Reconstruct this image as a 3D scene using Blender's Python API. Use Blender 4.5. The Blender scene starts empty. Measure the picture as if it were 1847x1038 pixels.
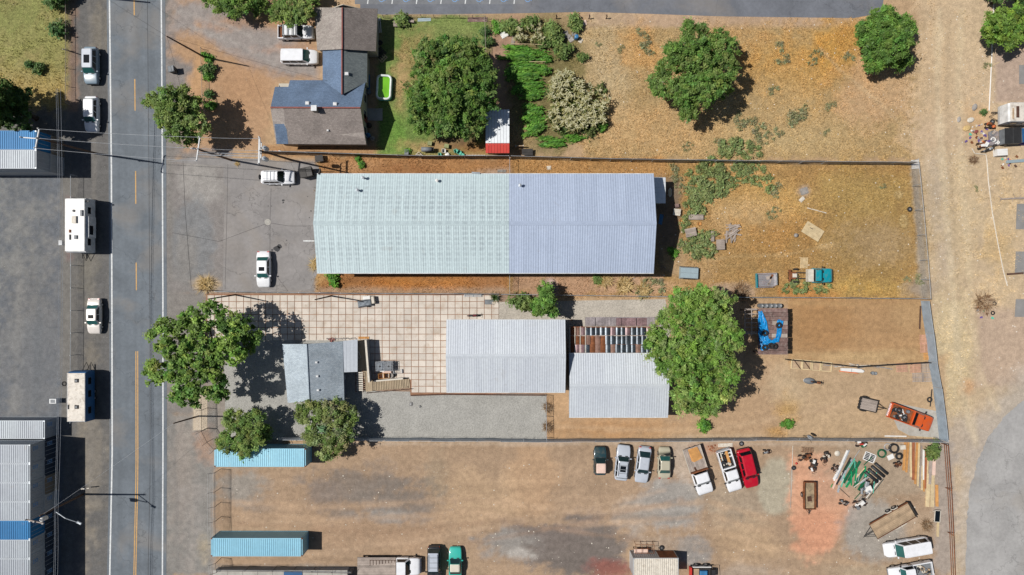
import bpy, math, random
import numpy as np
from mathutils import Vector, Matrix
random.seed(7); RNG = np.random.default_rng(7)
SC = bpy.context.scene; COL = SC.collection
# ---------------------------------------------------------------- camera
S, HC, CX, CY = 13.14, 88.0, 923.5, 519.0        # photo pixels per metre on the ground, camera height
cam = bpy.data.cameras.new('camera'); cam.sensor_width = 36.0; cam.lens = 36.0*HC/(1847/S); cam.clip_end = 2000
camo = bpy.data.objects.new('camera', cam); COL.objects.link(camo); camo.location = (0, 0, HC); SC.camera = camo
# ---------------------------------------------------------------- sky and sun
EL = 54.6
wd = bpy.data.worlds.new('World'); SC.world = wd; wd.use_nodes = True
wn = wd.node_tree.nodes; bg = wn['Background']; sky = wn.new('ShaderNodeTexSky'); sky.sky_type = 'NISHITA'
sky.sun_disc = False; sky.sun_elevation = math.radians(EL); sky.sun_rotation = math.radians(-84)
wd.node_tree.links.new(sky.outputs[0], bg.inputs[0]); bg.inputs[1].default_value = 0.05
sun = bpy.data.lights.new('sun', 'SUN'); sun.energy = 4.85; sun.angle = math.radians(0.5); sun.color = (1, .965, .91)
suno = bpy.data.objects.new('sun', sun); COL.objects.link(suno); suno.location = (-60, 6, 90)
ce = math.cos(math.radians(EL)); sd = Vector((ce, -.09*ce, -math.sin(math.radians(EL))))
suno.rotation_euler = sd.to_track_quat('-Z', 'Y').to_euler()
SC.view_settings.view_transform = 'Standard'; SC.view_settings.look = 'None'
SC.view_settings.exposure = 0.0; SC.view_settings.gamma = 1.0; SC.view_settings.use_curve_mapping = False
# ---------------------------------------------------------------- helpers
def W(px, py, z=0.0):
    k = (HC - z)/HC
    return Vector(((px-CX)/S*k, (CY-py)/S*k, z))
def lin(c): c /= 255.0; return c/12.92 if c <= .04045 else ((c+.055)/1.055)**2.4
FL = 1.22
def A(r, g, b): return tuple(min(.86, lin(c)/FL) for c in (r, g, b))
class MB:
    def __init__(s): s.v = []; s.f = []; s.mi = []
    def add(s, vs, fs):
        o = len(s.v); s.v += [tuple(v) for v in vs]; s.f += [tuple(o+i for i in f) for f in fs]; return s
    def box(s, x0, y0, z0, x1, y1, z1):
        return s.add([(x0,y0,z0),(x1,y0,z0),(x1,y1,z0),(x0,y1,z0),(x0,y0,z1),(x1,y0,z1),(x1,y1,z1),(x0,y1,z1)],
                     [(3,2,1,0),(4,5,6,7),(0,1,5,4),(1,2,6,5),(2,3,7,6),(3,0,4,7)])
    def cb(s, cx, cy, cz, sx, sy, sz, rot=0, bev=0):
        c, n = math.cos(math.radians(rot)), math.sin(math.radians(rot))
        hx, hy, hz = sx/2, sy/2, sz/2
        b = bev
        if b:
            vs = []
            for z, q in ((-hz, 0), (hz-b, 0), (hz, b)):
                for x, y in ((-hx+q,-hy+q),(hx-q,-hy+q),(hx-q,hy-q),(-hx+q,hy-q)): vs.append((x, y, z))
            fs = [(3,2,1,0),(8,9,10,11)]
            for r in (0, 4):
                for i in range(4): fs.append((r+i, r+(i+1)%4, r+4+(i+1)%4, r+4+i))
        else:
            vs = [(-hx,-hy,-hz),(hx,-hy,-hz),(hx,hy,-hz),(-hx,hy,-hz),(-hx,-hy,hz),(hx,-hy,hz),(hx,hy,hz),(-hx,hy,hz)]
            fs = [(3,2,1,0),(4,5,6,7),(0,1,5,4),(1,2,6,5),(2,3,7,6),(3,0,4,7)]
        return s.add([(cx+x*c-y*n, cy+x*n+y*c, cz+z) for x, y, z in vs], fs)
    def tube(s, pts, r, n=6, r1=None, cap=True):
        pts = [Vector(p) for p in pts]; m = len(pts); rings = []
        for i, p in enumerate(pts):
            d = (pts[min(i+1, m-1)] - pts[max(i-1, 0)]).normalized()
            u = d.cross(Vector((0, 0, 1)))
            if u.length < .05: u = d.cross(Vector((1, 0, 0)))
            u.normalize(); w = d.cross(u)
            rr = r if r1 is None else r + (r1-r)*i/(m-1)
            rings.append([p + u*math.cos(2*math.pi*k/n)*rr + w*math.sin(2*math.pi*k/n)*rr for k in range(n)])
        vs = [q for g in rings for q in g]; fs = []
        for i in range(m-1):
            for k in range(n):
                fs.append((i*n+k, i*n+(k+1)%n, (i+1)*n+(k+1)%n, (i+1)*n+k))
        if cap: fs += [tuple(range(n-1, -1, -1)), tuple((m-1)*n+k for k in range(n))]
        return s.add(vs, fs)
    def prism(s, poly, z0, z1):
        n = len(poly); zz0 = z0 if callable(z0) else (lambda x, y: z0); zz1 = z1 if callable(z1) else (lambda x, y: z1)
        vs = [(x, y, zz0(x, y)) for x, y in poly] + [(x, y, zz1(x, y)) for x, y in poly]
        ar = sum(poly[i][0]*poly[(i+1)%n][1]-poly[(i+1)%n][0]*poly[i][1] for i in range(n))
        if ar < 0: vs = vs[:n][::-1] + vs[n:][::-1]
        return s.add(vs, [tuple(range(n-1, -1, -1)), tuple(range(n, 2*n))] + [(i, (i+1)%n, n+(i+1)%n, n+i) for i in range(n)])
    def lathe(s, prof, n=14, c=(0, 0, 0)):
        vs = [(c[0]+r*math.cos(2*math.pi*k/n), c[1]+r*math.sin(2*math.pi*k/n), c[2]+z) for r, z in prof for k in range(n)]
        fs = [(i*n+k, i*n+(k+1)%n, (i+1)*n+(k+1)%n, (i+1)*n+k) for i in range(len(prof)-1) for k in range(n)]
        if prof[0][0] > .001: fs.append(tuple(range(n-1, -1, -1)))
        if prof[-1][0] > .001: fs.append(tuple((len(prof)-1)*n+k for k in range(n)))
        return s.add(vs, fs)
    def torus(s, c, R, r, n=18, m=8, axis='z', sq=1.0):
        vs = []
        for i in range(n):
            a = 2*math.pi*i/n
            for j in range(m):
                b = 2*math.pi*j/m; q = R + r*math.cos(b); x, y, z = q*math.cos(a), q*math.sin(a), r*sq*math.sin(b)
                if axis == 'y': x, y, z = x, z, y
                if axis == 'x': x, y, z = z, x, y
                vs.append((c[0]+x, c[1]+y, c[2]+z))
        return s.add(vs, [(i*m+j, ((i+1)%n)*m+j, ((i+1)%n)*m+(j+1)%m, i*m+(j+1)%m) for i in range(n) for j in range(m)])
    def mesh(s, name, mat, smooth=False):
        me = bpy.data.meshes.new(name); me.from_pydata(s.v, [], s.f); me.validate(); me.update()
        me.materials.append(M(mat) if isinstance(mat, str) else mat)
        if smooth: me.polygons.foreach_set('use_smooth', [True]*len(me.polygons))
        return me
    def build(s, name, mat, parent=None, world=False, smooth=False, loc=None, rot=None, label=None):
        o = bpy.data.objects.new(name, s.mesh(name, mat, smooth)); COL.objects.link(o)
        return place(o, parent, world, loc, rot, label)
def place(o, parent=None, world=False, loc=None, rot=None, label=None):
    if parent is not None:
        o.parent = parent
        if world and parent.parent is None: o.matrix_parent_inverse = Matrix.Translation(-Vector(POS[parent.name]))
    if loc is not None: o.location = loc
    if rot is not None: o.rotation_euler = rot if hasattr(rot, '__len__') else (0, 0, math.radians(rot))
    if label: o['label'] = label
    return o
POS = {}
def root_of(o):
    while o.parent is not None: o = o.parent
    return o
def tag(o, label=None, cat=None, group=None, kind=None):
    if label: o['label'] = label
    if cat: o['category'] = cat
    if group: o['group'] = group
    if kind: o['kind'] = kind
    return o
def thing(name, label, cat, loc, rot=0, group=None):
    o = bpy.data.objects.new(name, None); COL.objects.link(o); o.empty_display_size = .3
    o.location = loc; o.rotation_euler = (0, 0, math.radians(rot)); POS[o.name] = tuple(loc)
    return tag(o, label, cat, group)
def solo(mb, name, mat, label, cat, loc, rot=0, group=None, smooth=False):
    o = mb.build(name, mat, None, False, smooth, loc, rot); return tag(o, label, cat, group)
def dup(root, loc, rot=None, label=None):
    r = root.copy(); COL.objects.link(r); r.location = loc; POS[r.name] = tuple(loc)
    if rot is not None: r.rotation_euler = (0, 0, math.radians(rot))
    if label: r['label'] = label
    for ch in root.children:
        c = ch.copy(); COL.objects.link(c); c.parent = r
        for g in ch.children:
            d = g.copy(); COL.objects.link(d); d.parent = c
    return r
def struct(mb, name, mat, parent=None):
    o = mb.build(name, mat, parent)
    if parent is None: o['kind'] = 'structure'
    return o
def poly_w(pts, z=0): return [tuple(W(x, y, z)[:2]) for x, y in pts]
# ---------------------------------------------------------------- materials
MATS = {}
def M(k):
    if k not in MATS: raise KeyError(k)
    return MATS[k]
def nodes(name):
    m = bpy.data.materials.new(name); m.use_nodes = True; nt = m.node_tree; return m, nt, nt.nodes['Principled BSDF']
def N(nt, t, **kw):
    n = nt.nodes.new('ShaderNode'+t)
    for k, v in kw.items():
        if k.startswith('i_'): n.inputs[int(k[2:]) if k[2:].isdigit() else k[2:].replace('_', ' ')].default_value = v
        else: setattr(n, k, v)
    return n
def math_n(nt, op, a, b=None, c=None):
    n = N(nt, 'Math', operation=op)
    for i, v in enumerate((a, b, c)):
        if v is None: continue
        if isinstance(v, (int, float)): n.inputs[i].default_value = v
        else: nt.links.new(v, n.inputs[i])
    return n.outputs[0]
def mixc(nt, fac, a, b, mode='MIX'):
    n = N(nt, 'Mix', data_type='RGBA', blend_type=mode)
    for i, v in ((0, fac), (6, a), (7, b)):
        if isinstance(v, (int, float)): n.inputs[i].default_value = v
        elif isinstance(v, tuple): n.inputs[i].default_value = (*v[:3], 1)
        else: nt.links.new(v, n.inputs[i])
    return n.outputs[2]
def ramp(nt, fac, lo, hi, a=0.0, b=1.0):
    n = N(nt, 'MapRange'); n.inputs[1].default_value = lo; n.inputs[2].default_value = hi; n.inputs[3].default_value = a; n.inputs[4].default_value = b
    nt.links.new(fac, n.inputs[0]); return n.outputs[0]
def noise(nt, scale, det=3, vec=None, dist=0.0):
    n = N(nt, 'TexNoise'); n.inputs['Scale'].default_value = scale; n.inputs['Detail'].default_value = det; n.inputs['Distortion'].default_value = dist
    if vec is not None: nt.links.new(vec, n.inputs['Vector'])
    return n.outputs[0]
def pos(nt): return N(nt, 'NewGeometry').outputs['Position']
def objc(nt): return N(nt, 'TexCoord').outputs['Object']
def bump(nt, p, h, st=.3, d=.05):
    b = N(nt, 'Bump'); b.inputs['Strength'].default_value = st; b.inputs['Distance'].default_value = d
    nt.links.new(h, b.inputs['Height']); nt.links.new(b.outputs[0], p.inputs['Normal'])
def mat(name, col, rough=.6, metal=0.0, var=.18, scale=1.5, fine=.12, fscale=14, dirt=None, dfac=.5, bmp=0.0, bscale=20, rnd=0.0, spec=.4, coat=0):
    m, nt, p = nodes(name); v = pos(nt)
    a = ramp(nt, noise(nt, scale, 4, v), .3, .7, 1-var, 1+var); b = ramp(nt, noise(nt, fscale, 3, v), .3, .7, 1-fine, 1+fine)
    f = math_n(nt, 'MULTIPLY', a, b)
    if rnd:
        r = N(nt, 'ObjectInfo').outputs['Random']; f = math_n(nt, 'MULTIPLY', f, ramp(nt, r, 0, 1, 1-rnd, 1+rnd))
    cc = N(nt, 'CombineColor')
    for i in range(3): nt.links.new(f, cc.inputs[i])
    c = mixc(nt, 1.0, col, cc.outputs[0], 'MULTIPLY')
    if dirt:
        d = ramp(nt, noise(nt, scale*1.7, 6, v, .6), .5, .72, 0, dfac); c = mixc(nt, d, c, dirt)
    nt.links.new(c, p.inputs['Base Color']); p.inputs['Roughness'].default_value = rough; p.inputs['Metallic'].default_value = metal
    p.inputs['Specular IOR Level'].default_value = spec
    if coat: p.inputs['Coat Weight'].default_value = coat; p.inputs['Coat Roughness'].default_value = .08
    if bmp: bump(nt, p, noise(nt, bscale, 4, v), bmp, .05)
    MATS[name] = m; return m
def paint(name, col, dirt=.12):
    return mat(name, col, .32, 0, .05, 1.2, .03, 9, dirt=(.2, .16, .11), dfac=dirt, coat=.6, spec=.5)
def glassy(name, col, rough=.06):
    m = mat(name, col, rough, 0, .15, .8, .05, 5, spec=.6); return m
for k, c in dict(p_white=(238,239,242), p_silver=(190,196,206), p_bluegrey=(128,146,160), p_beige=(188,182,160), p_tan=(205,190,168), p_red=(190,18,42), p_orange=(214,92,38),
                 p_teal=(20,150,165), p_aqua=(58,188,172), p_green=(38,66,72), p_black=(38,40,44), p_pearl=(228,220,212), p_cream=(222,214,198), p_grey=(112,118,124)).items():
    paint(k, A(*c), .35 if k in ('p_orange', 'p_green', 'p_teal') else .1)
glassy('glass', (.012, .028, .03)); glassy('glass_teal', (.02, .085, .08)); glassy('glass_dark', (.006, .008, .01))
mat('rubber', (.018, .018, .019), .8); mat('rim', (.45, .46, .47), .35, .8); mat('black', (.02, .02, .022), .6); mat('chrome', (.6, .61, .62), .25, .9)
mat('lamp_red', (.4, .015, .012), .25); mat('lamp_clear', (.65, .66, .66), .15)
mat('steel', (.36, .38, .4), .45, .5, .15, 2, .1, 20); mat('galv', (.42, .45, .48), .5, .35, .15); mat('wire', (.5, .52, .55), .5, .4); mat('blacksteel', (.035, .032, .03), .6, .2)
mat('rust', A(128, 78, 48), .85, .1, .35, 2.2, .25, 16, bmp=.2); mat('rustdark', A(84, 58, 46), .85, .1, .3, 2)
mat('wood', A(172, 148, 120), .85, 0, .2, 1.3, .2, 18, rnd=.18); mat('woodgrey', A(165, 152, 142), .9, 0, .2, 1.3, .22, 20, rnd=.15); mat('woodorange', A(205, 150, 88), .85, 0, .2, 2, .15, 20, rnd=.2)
mat('woodpale', A(212, 190, 150), .85, 0, .15, 2, .15, 20, rnd=.12); mat('woodred', A(160, 98, 66), .85, 0, .2, 2, .15, 20, rnd=.15); mat('wooddark', A(92, 68, 56), .9, 0, .25, 2, .2, 16, rnd=.15)
mat('woodplum', A(124, 100, 94), .9, 0, .25, 1.6, .25, 14, rnd=.22, dirt=A(170, 158, 150), dfac=.5); mat('pole_wood', A(92, 72, 60), .9, 0, .25, 2, .2, 14)
mat('white', A(232, 230, 226), .5, 0, .06, 2, .05, 14); mat('offwhite', A(214, 206, 192), .6, 0, .12, 2, .1, 14, dirt=A(150, 128, 104), dfac=.35)
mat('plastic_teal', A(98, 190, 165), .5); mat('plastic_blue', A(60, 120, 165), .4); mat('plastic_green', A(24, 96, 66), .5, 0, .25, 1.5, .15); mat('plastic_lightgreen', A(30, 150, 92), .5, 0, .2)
mat('plastic_black', (.025, .026, .028), .55); mat('plastic_grey', A(120, 124, 128), .6); mat('plastic_red', A(200, 60, 50), .5); mat('plastic_orange', A(220, 120, 70), .5); mat('plastic_purple', A(110, 90, 150), .5)
mat('tarp_blue', A(20, 138, 205), .45, 0, .35, 4, .3, 12, bmp=.4, bscale=5); mat('tarp_grey', A(118, 126, 134), .6, 0, .2, 2, .15, bmp=.3, bscale=6)
mat('concrete', A(176, 172, 164), .85, 0, .12, 1, .12, 18, dirt=A(140, 128, 112), dfac=.4); mat('concrete_dark', A(140, 138, 136), .85, 0, .12, 1, .12, 18)
mat('wall_cream', A(196, 188, 172), .8, 0, .08); mat('wall_grey', A(150, 156, 162), .8, 0, .08); mat('wall_tan', A(170, 156, 136), .8, 0, .1); mat('wall_metal', A(150, 165, 172), .5, .2, .1)
mat('trim_red', A(140, 78, 70), .6, 0, .15, 3); mat('trim_white', A(215, 216, 216), .6); mat('yellowgreen', A(148, 152, 104), .7); mat('pink_panel', A(226, 196, 180), .7, 0, .08)
mat('water_green', A(118, 186, 48), .06, 0, .12, 1.2, .03, spec=.6); mat('pool_vinyl', A(130, 222, 210), .4, 0, .06); mat('pool_white', A(226, 232, 228), .4)
mat('stone', A(158, 152, 146), .9, 0, .25, 3, .2, rnd=.2); mat('bark', (.085, .062, .045), .95, 0, .3, 6, .3, 20, bmp=.5, bscale=18)
mat('trunkcut', A(196, 160, 112), .9); mat('straw', A(206, 176, 122), .95, 0, .25, 4, .25, 20)
mat('deck', A(178, 160, 134), .85, 0, .15, 1.4, .2, 22, rnd=.1)
mat('white_paint', A(218, 220, 220), .7, 0, .12, 3, .12, 22, dirt=A(140, 142, 144), dfac=.5); mat('yellow_paint', A(206, 160, 92), .7, 0, .15, 3, .15, 22, dirt=A(140, 130, 115), dfac=.5); mat('blue_paint', A(120, 160, 205), .7)
def leafmat(name, transl=.35):
    m, nt, p = nodes(name); at = N(nt, 'Attribute', attribute_name='Col')
    p.inputs['Roughness'].default_value = .55; p.inputs['Specular IOR Level'].default_value = .25
    nt.links.new(at.outputs['Color'], p.inputs['Base Color'])
    t = N(nt, 'BsdfTranslucent'); nt.links.new(mixc(nt, 1.0, at.outputs['Color'], (1.2, 1.3, .6), 'MULTIPLY'), t.inputs[0])
    mx = N(nt, 'MixShader'); mx.inputs[0].default_value = transl; nt.links.new(p.outputs[0], mx.inputs[1]); nt.links.new(t.outputs[0], mx.inputs[2])
    nt.links.new(mx.outputs[0], nt.nodes['Material Output'].inputs[0]); MATS[name] = m
leafmat('leaf', .3); leafmat('drygrass', .15)
# chain-link: thin wire mesh seen from far off, a see-through veil with diamond wires
def linkmat():
    m, nt, p = nodes('chainlink'); v = pos(nt); sx = N(nt, 'SeparateXYZ'); nt.links.new(v, sx.inputs[0])
    h = math_n(nt, 'ADD', sx.outputs[0], sx.outputs[1]); z = sx.outputs[2]
    def w(s):
        a = math_n(nt, 'ADD', h, math_n(nt, 'MULTIPLY', z, s)); return math_n(nt, 'LESS_THAN', math_n(nt, 'FRACT', math_n(nt, 'MULTIPLY', a, 9.0)), .09)
    k = math_n(nt, 'MAXIMUM', w(1.0), w(-1.0)); t = N(nt, 'BsdfTransparent'); mx = N(nt, 'MixShader')
    p.inputs['Base Color'].default_value = (.3, .31, .32, 1); p.inputs['Metallic'].default_value = .5; p.inputs['Roughness'].default_value = .5
    nt.links.new(k, mx.inputs[0]); nt.links.new(t.outputs[0], mx.inputs[1]); nt.links.new(p.outputs[0], mx.inputs[2])
    nt.links.new(mx.outputs[0], nt.nodes['Material Output'].inputs[0]); MATS['chainlink'] = m
linkmat()
def slatmat(name, col):
    m, nt, p = nodes(name); v = pos(nt); sx = N(nt, 'SeparateXYZ'); nt.links.new(v, sx.inputs[0])
    h = math_n(nt, 'MULTIPLY', math_n(nt, 'ADD', sx.outputs[0], sx.outputs[1]), 8.0); fr = math_n(nt, 'FRACT', h)
    g = math_n(nt, 'LESS_THAN', fr, .12); nz = ramp(nt, noise(nt, 1.2, 4, v), .3, .7, .8, 1.15)
    cc = N(nt, 'CombineColor'); [nt.links.new(nz, cc.inputs[i]) for i in range(3)]
    c = mixc(nt, g, mixc(nt, 1.0, col, cc.outputs[0], 'MULTIPLY'), tuple(x*.45 for x in col))
    nt.links.new(c, p.inputs['Base Color']); p.inputs['Roughness'].default_value = .6; MATS[name] = m
slatmat('slat_grey', A(150, 160, 170)); slatmat('slat_pale', A(170, 168, 160)); slatmat('slat_dark', A(104, 92, 84)); slatmat('slat_blue', A(158, 172, 184))
def shingle(name, c1, c2, sc=3.4):
    m, nt, p = nodes(name); v = objc(nt); br = N(nt, 'TexBrick'); br.inputs['Scale'].default_value = sc
    br.inputs['Color1'].default_value = (*c1, 1); br.inputs['Color2'].default_value = (*c2, 1); br.inputs['Mortar'].default_value = (*[x*.6 for x in c1], 1)
    br.inputs['Mortar Size'].default_value = .03; br.inputs['Brick Width'].default_value = .9; br.inputs['Row Height'].default_value = .5; nt.links.new(v, br.inputs['Vector'])
    a = ramp(nt, noise(nt, .5, 5, pos(nt)), .3, .7, .84, 1.14); b = ramp(nt, noise(nt, 7, 3, pos(nt)), .3, .7, .82, 1.18); f = math_n(nt, 'MULTIPLY', a, b)
    cc = N(nt, 'CombineColor'); [nt.links.new(f, cc.inputs[i]) for i in range(3)]
    nt.links.new(mixc(nt, 1.0, br.outputs[0], cc.outputs[0], 'MULTIPLY'), p.inputs['Base Color']); p.inputs['Roughness'].default_value = .9
    bump(nt, p, br.outputs[1], .3, .02); MATS[name] = m
shingle('sh_brown', A(152, 142, 136), A(134, 124, 118)); shingle('sh_brownlight', A(164, 156, 148), A(146, 136, 130)); shingle('sh_blue', A(108, 128, 154), A(96, 116, 142)); shingle('sh_green', A(128, 136, 136), A(112, 120, 122))
shingle('sh_grey', A(168, 178, 186), A(148, 160, 170)); shingle('sh_greylight', A(184, 196, 204), A(168, 180, 190)); shingle('sh_patch', A(176, 166, 158), A(158, 148, 142))
def roofmat(name, c1, c2, mode=0):
    m, nt, p = nodes(name); v = pos(nt); sx = N(nt, 'SeparateXYZ'); nt.links.new(v, sx.inputs[0])
    rnd = N(nt, 'ObjectInfo').outputs['Random']; big = noise(nt, .22, 4, v); fin = noise(nt, 3.0, 4, v)
    f = ramp(nt, math_n(nt, 'ADD', big, math_n(nt, 'MULTIPLY', rnd, .25)), .4, .8)
    if mode == 1:      # weathered sheets: grey worn field between the paler laps and purlin lines
        def ln(o, per, w, ph):      # 1 on a lap or purlin line, 0 between
            t_ = math_n(nt, 'FRACT', math_n(nt, 'ADD', math_n(nt, 'DIVIDE', o, per), ph)); return ramp(nt, math_n(nt, 'ABSOLUTE', math_n(nt, 'SUBTRACT', t_, .5)), .5-w, .5-w*.35)
        wo = math_n(nt, 'MULTIPLY', math_n(nt, 'SUBTRACT', noise(nt, .5, 3, v), .5), .25)
        la = ln(math_n(nt, 'ADD', sx.outputs[0], wo), 1.07, .24, .1); lb = ln(math_n(nt, 'ADD', sx.outputs[1], wo), .66, .3, .0)
        pale = math_n(nt, 'MAXIMUM', la, math_n(nt, 'MULTIPLY', lb, .75)); edge = ramp(nt, math_n(nt, 'ABSOLUTE', math_n(nt, 'SUBTRACT', math_n(nt, 'ABSOLUTE', math_n(nt, 'SUBTRACT', sx.outputs[1], 8.2)), 2.4)), 1.4, 4.0, 1.0, .25)
        wear = math_n(nt, 'MULTIPLY', edge, ramp(nt, noise(nt, .35, 5, v), .3, .7, .35, 1.0)); f = math_n(nt, 'MULTIPLY', math_n(nt, 'SUBTRACT', 1.0, pale), wear); f = math_n(nt, 'MULTIPLY', f, ramp(nt, noise(nt, 2.0, 3, v), .3, .7, .6, 1.15))
    c = mixc(nt, f, c1, c2); mp = N(nt, 'Mapping'); mp.inputs['Scale'].default_value = (2.2, .16, 1); nt.links.new(v, mp.inputs[0])
    sk = ramp(nt, noise(nt, 1.0, 5, mp.outputs[0], .5), .42, .75, 0, .14); c = mixc(nt, sk, c, tuple(x*.72 for x in c2)); st2 = ramp(nt, noise(nt, .9, 6, v, .8), .64, .76, 0, .22); c = mixc(nt, st2, c, (.3, .25, .2))
    c = mixc(nt, ramp(nt, rnd, 0, 1, 0, .12), c, tuple(x*.8 for x in c2)); d = ramp(nt, fin, .3, .7, .94, 1.06)
    cc = N(nt, 'CombineColor'); [nt.links.new(d, cc.inputs[i]) for i in range(3)]
    nt.links.new(mixc(nt, 1.0, c, cc.outputs[0], 'MULTIPLY'), p.inputs['Base Color']); p.inputs['Roughness'].default_value = .55; p.inputs['Metallic'].default_value = .15
    MATS[name] = m
roofmat('rf_teal', A(200, 217, 220), A(168, 182, 187), 1); roofmat('rf_lav', A(182, 195, 217), A(174, 187, 209)); roofmat('rf_shed', A(204, 210, 216), A(196, 202, 210)); roofmat('rf_white', A(240, 243, 246), A(232, 236, 240))
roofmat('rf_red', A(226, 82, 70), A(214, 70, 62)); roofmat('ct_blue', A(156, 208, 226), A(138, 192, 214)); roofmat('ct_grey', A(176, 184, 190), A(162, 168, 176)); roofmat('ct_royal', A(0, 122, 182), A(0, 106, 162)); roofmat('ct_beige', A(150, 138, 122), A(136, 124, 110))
roofmat('ct_white', A(196, 198, 198), A(176, 178, 180)); roofmat('ct_navy', A(52, 68, 88), A(44, 58, 76)); roofmat('rf_silver', A(168, 186, 192), A(150, 168, 176))
# ================================================================ ground
def vnoise(x, y, seed):
    r = np.random.default_rng(seed); t = r.random((256, 256)); xi = np.floor(x).astype(int); yi = np.floor(y).astype(int)
    fx = x-xi; fy = y-yi; fx = fx*fx*(3-2*fx); fy = fy*fy*(3-2*fy); g = lambda a, b: t[a % 256, b % 256]
    return (g(xi, yi)*(1-fx)+g(xi+1, yi)*fx)*(1-fy)+(g(xi, yi+1)*(1-fx)+g(xi+1, yi+1)*fx)*fy
def fbm(x, y, sc, seed, octs=4):
    s = 0; a = .5; t = 0
    for i in range(octs): s = s+a*vnoise(x*sc*2**i+17*i, y*sc*2**i+31*i, seed+i); t += a; a *= .55
    return s/t-.5
def sdf(px, py, pts):
    d = np.full(px.shape, 1e9); inside = np.zeros(px.shape, bool); n = len(pts)
    for i in range(n):
        ax, ay = pts[i]; bx, by = pts[(i+1) % n]; ex, ey = bx-ax, by-ay; wx, wy = px-ax, py-ay
        t = np.clip((wx*ex+wy*ey)/(ex*ex+ey*ey+1e-9), 0, 1); d = np.minimum(d, np.hypot(wx-ex*t, wy-ey*t))
        if ay != by:
            c = ((ay > py) != (by > py)) & (px < (bx-ax)*(py-ay)/(by-ay)+ax); inside ^= c
    return np.where(inside, d, -d)
def rect(x0, y0, x1, y1): return [(x0, y0), (x1, y0), (x1, y1), (x0, y1)]
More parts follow.
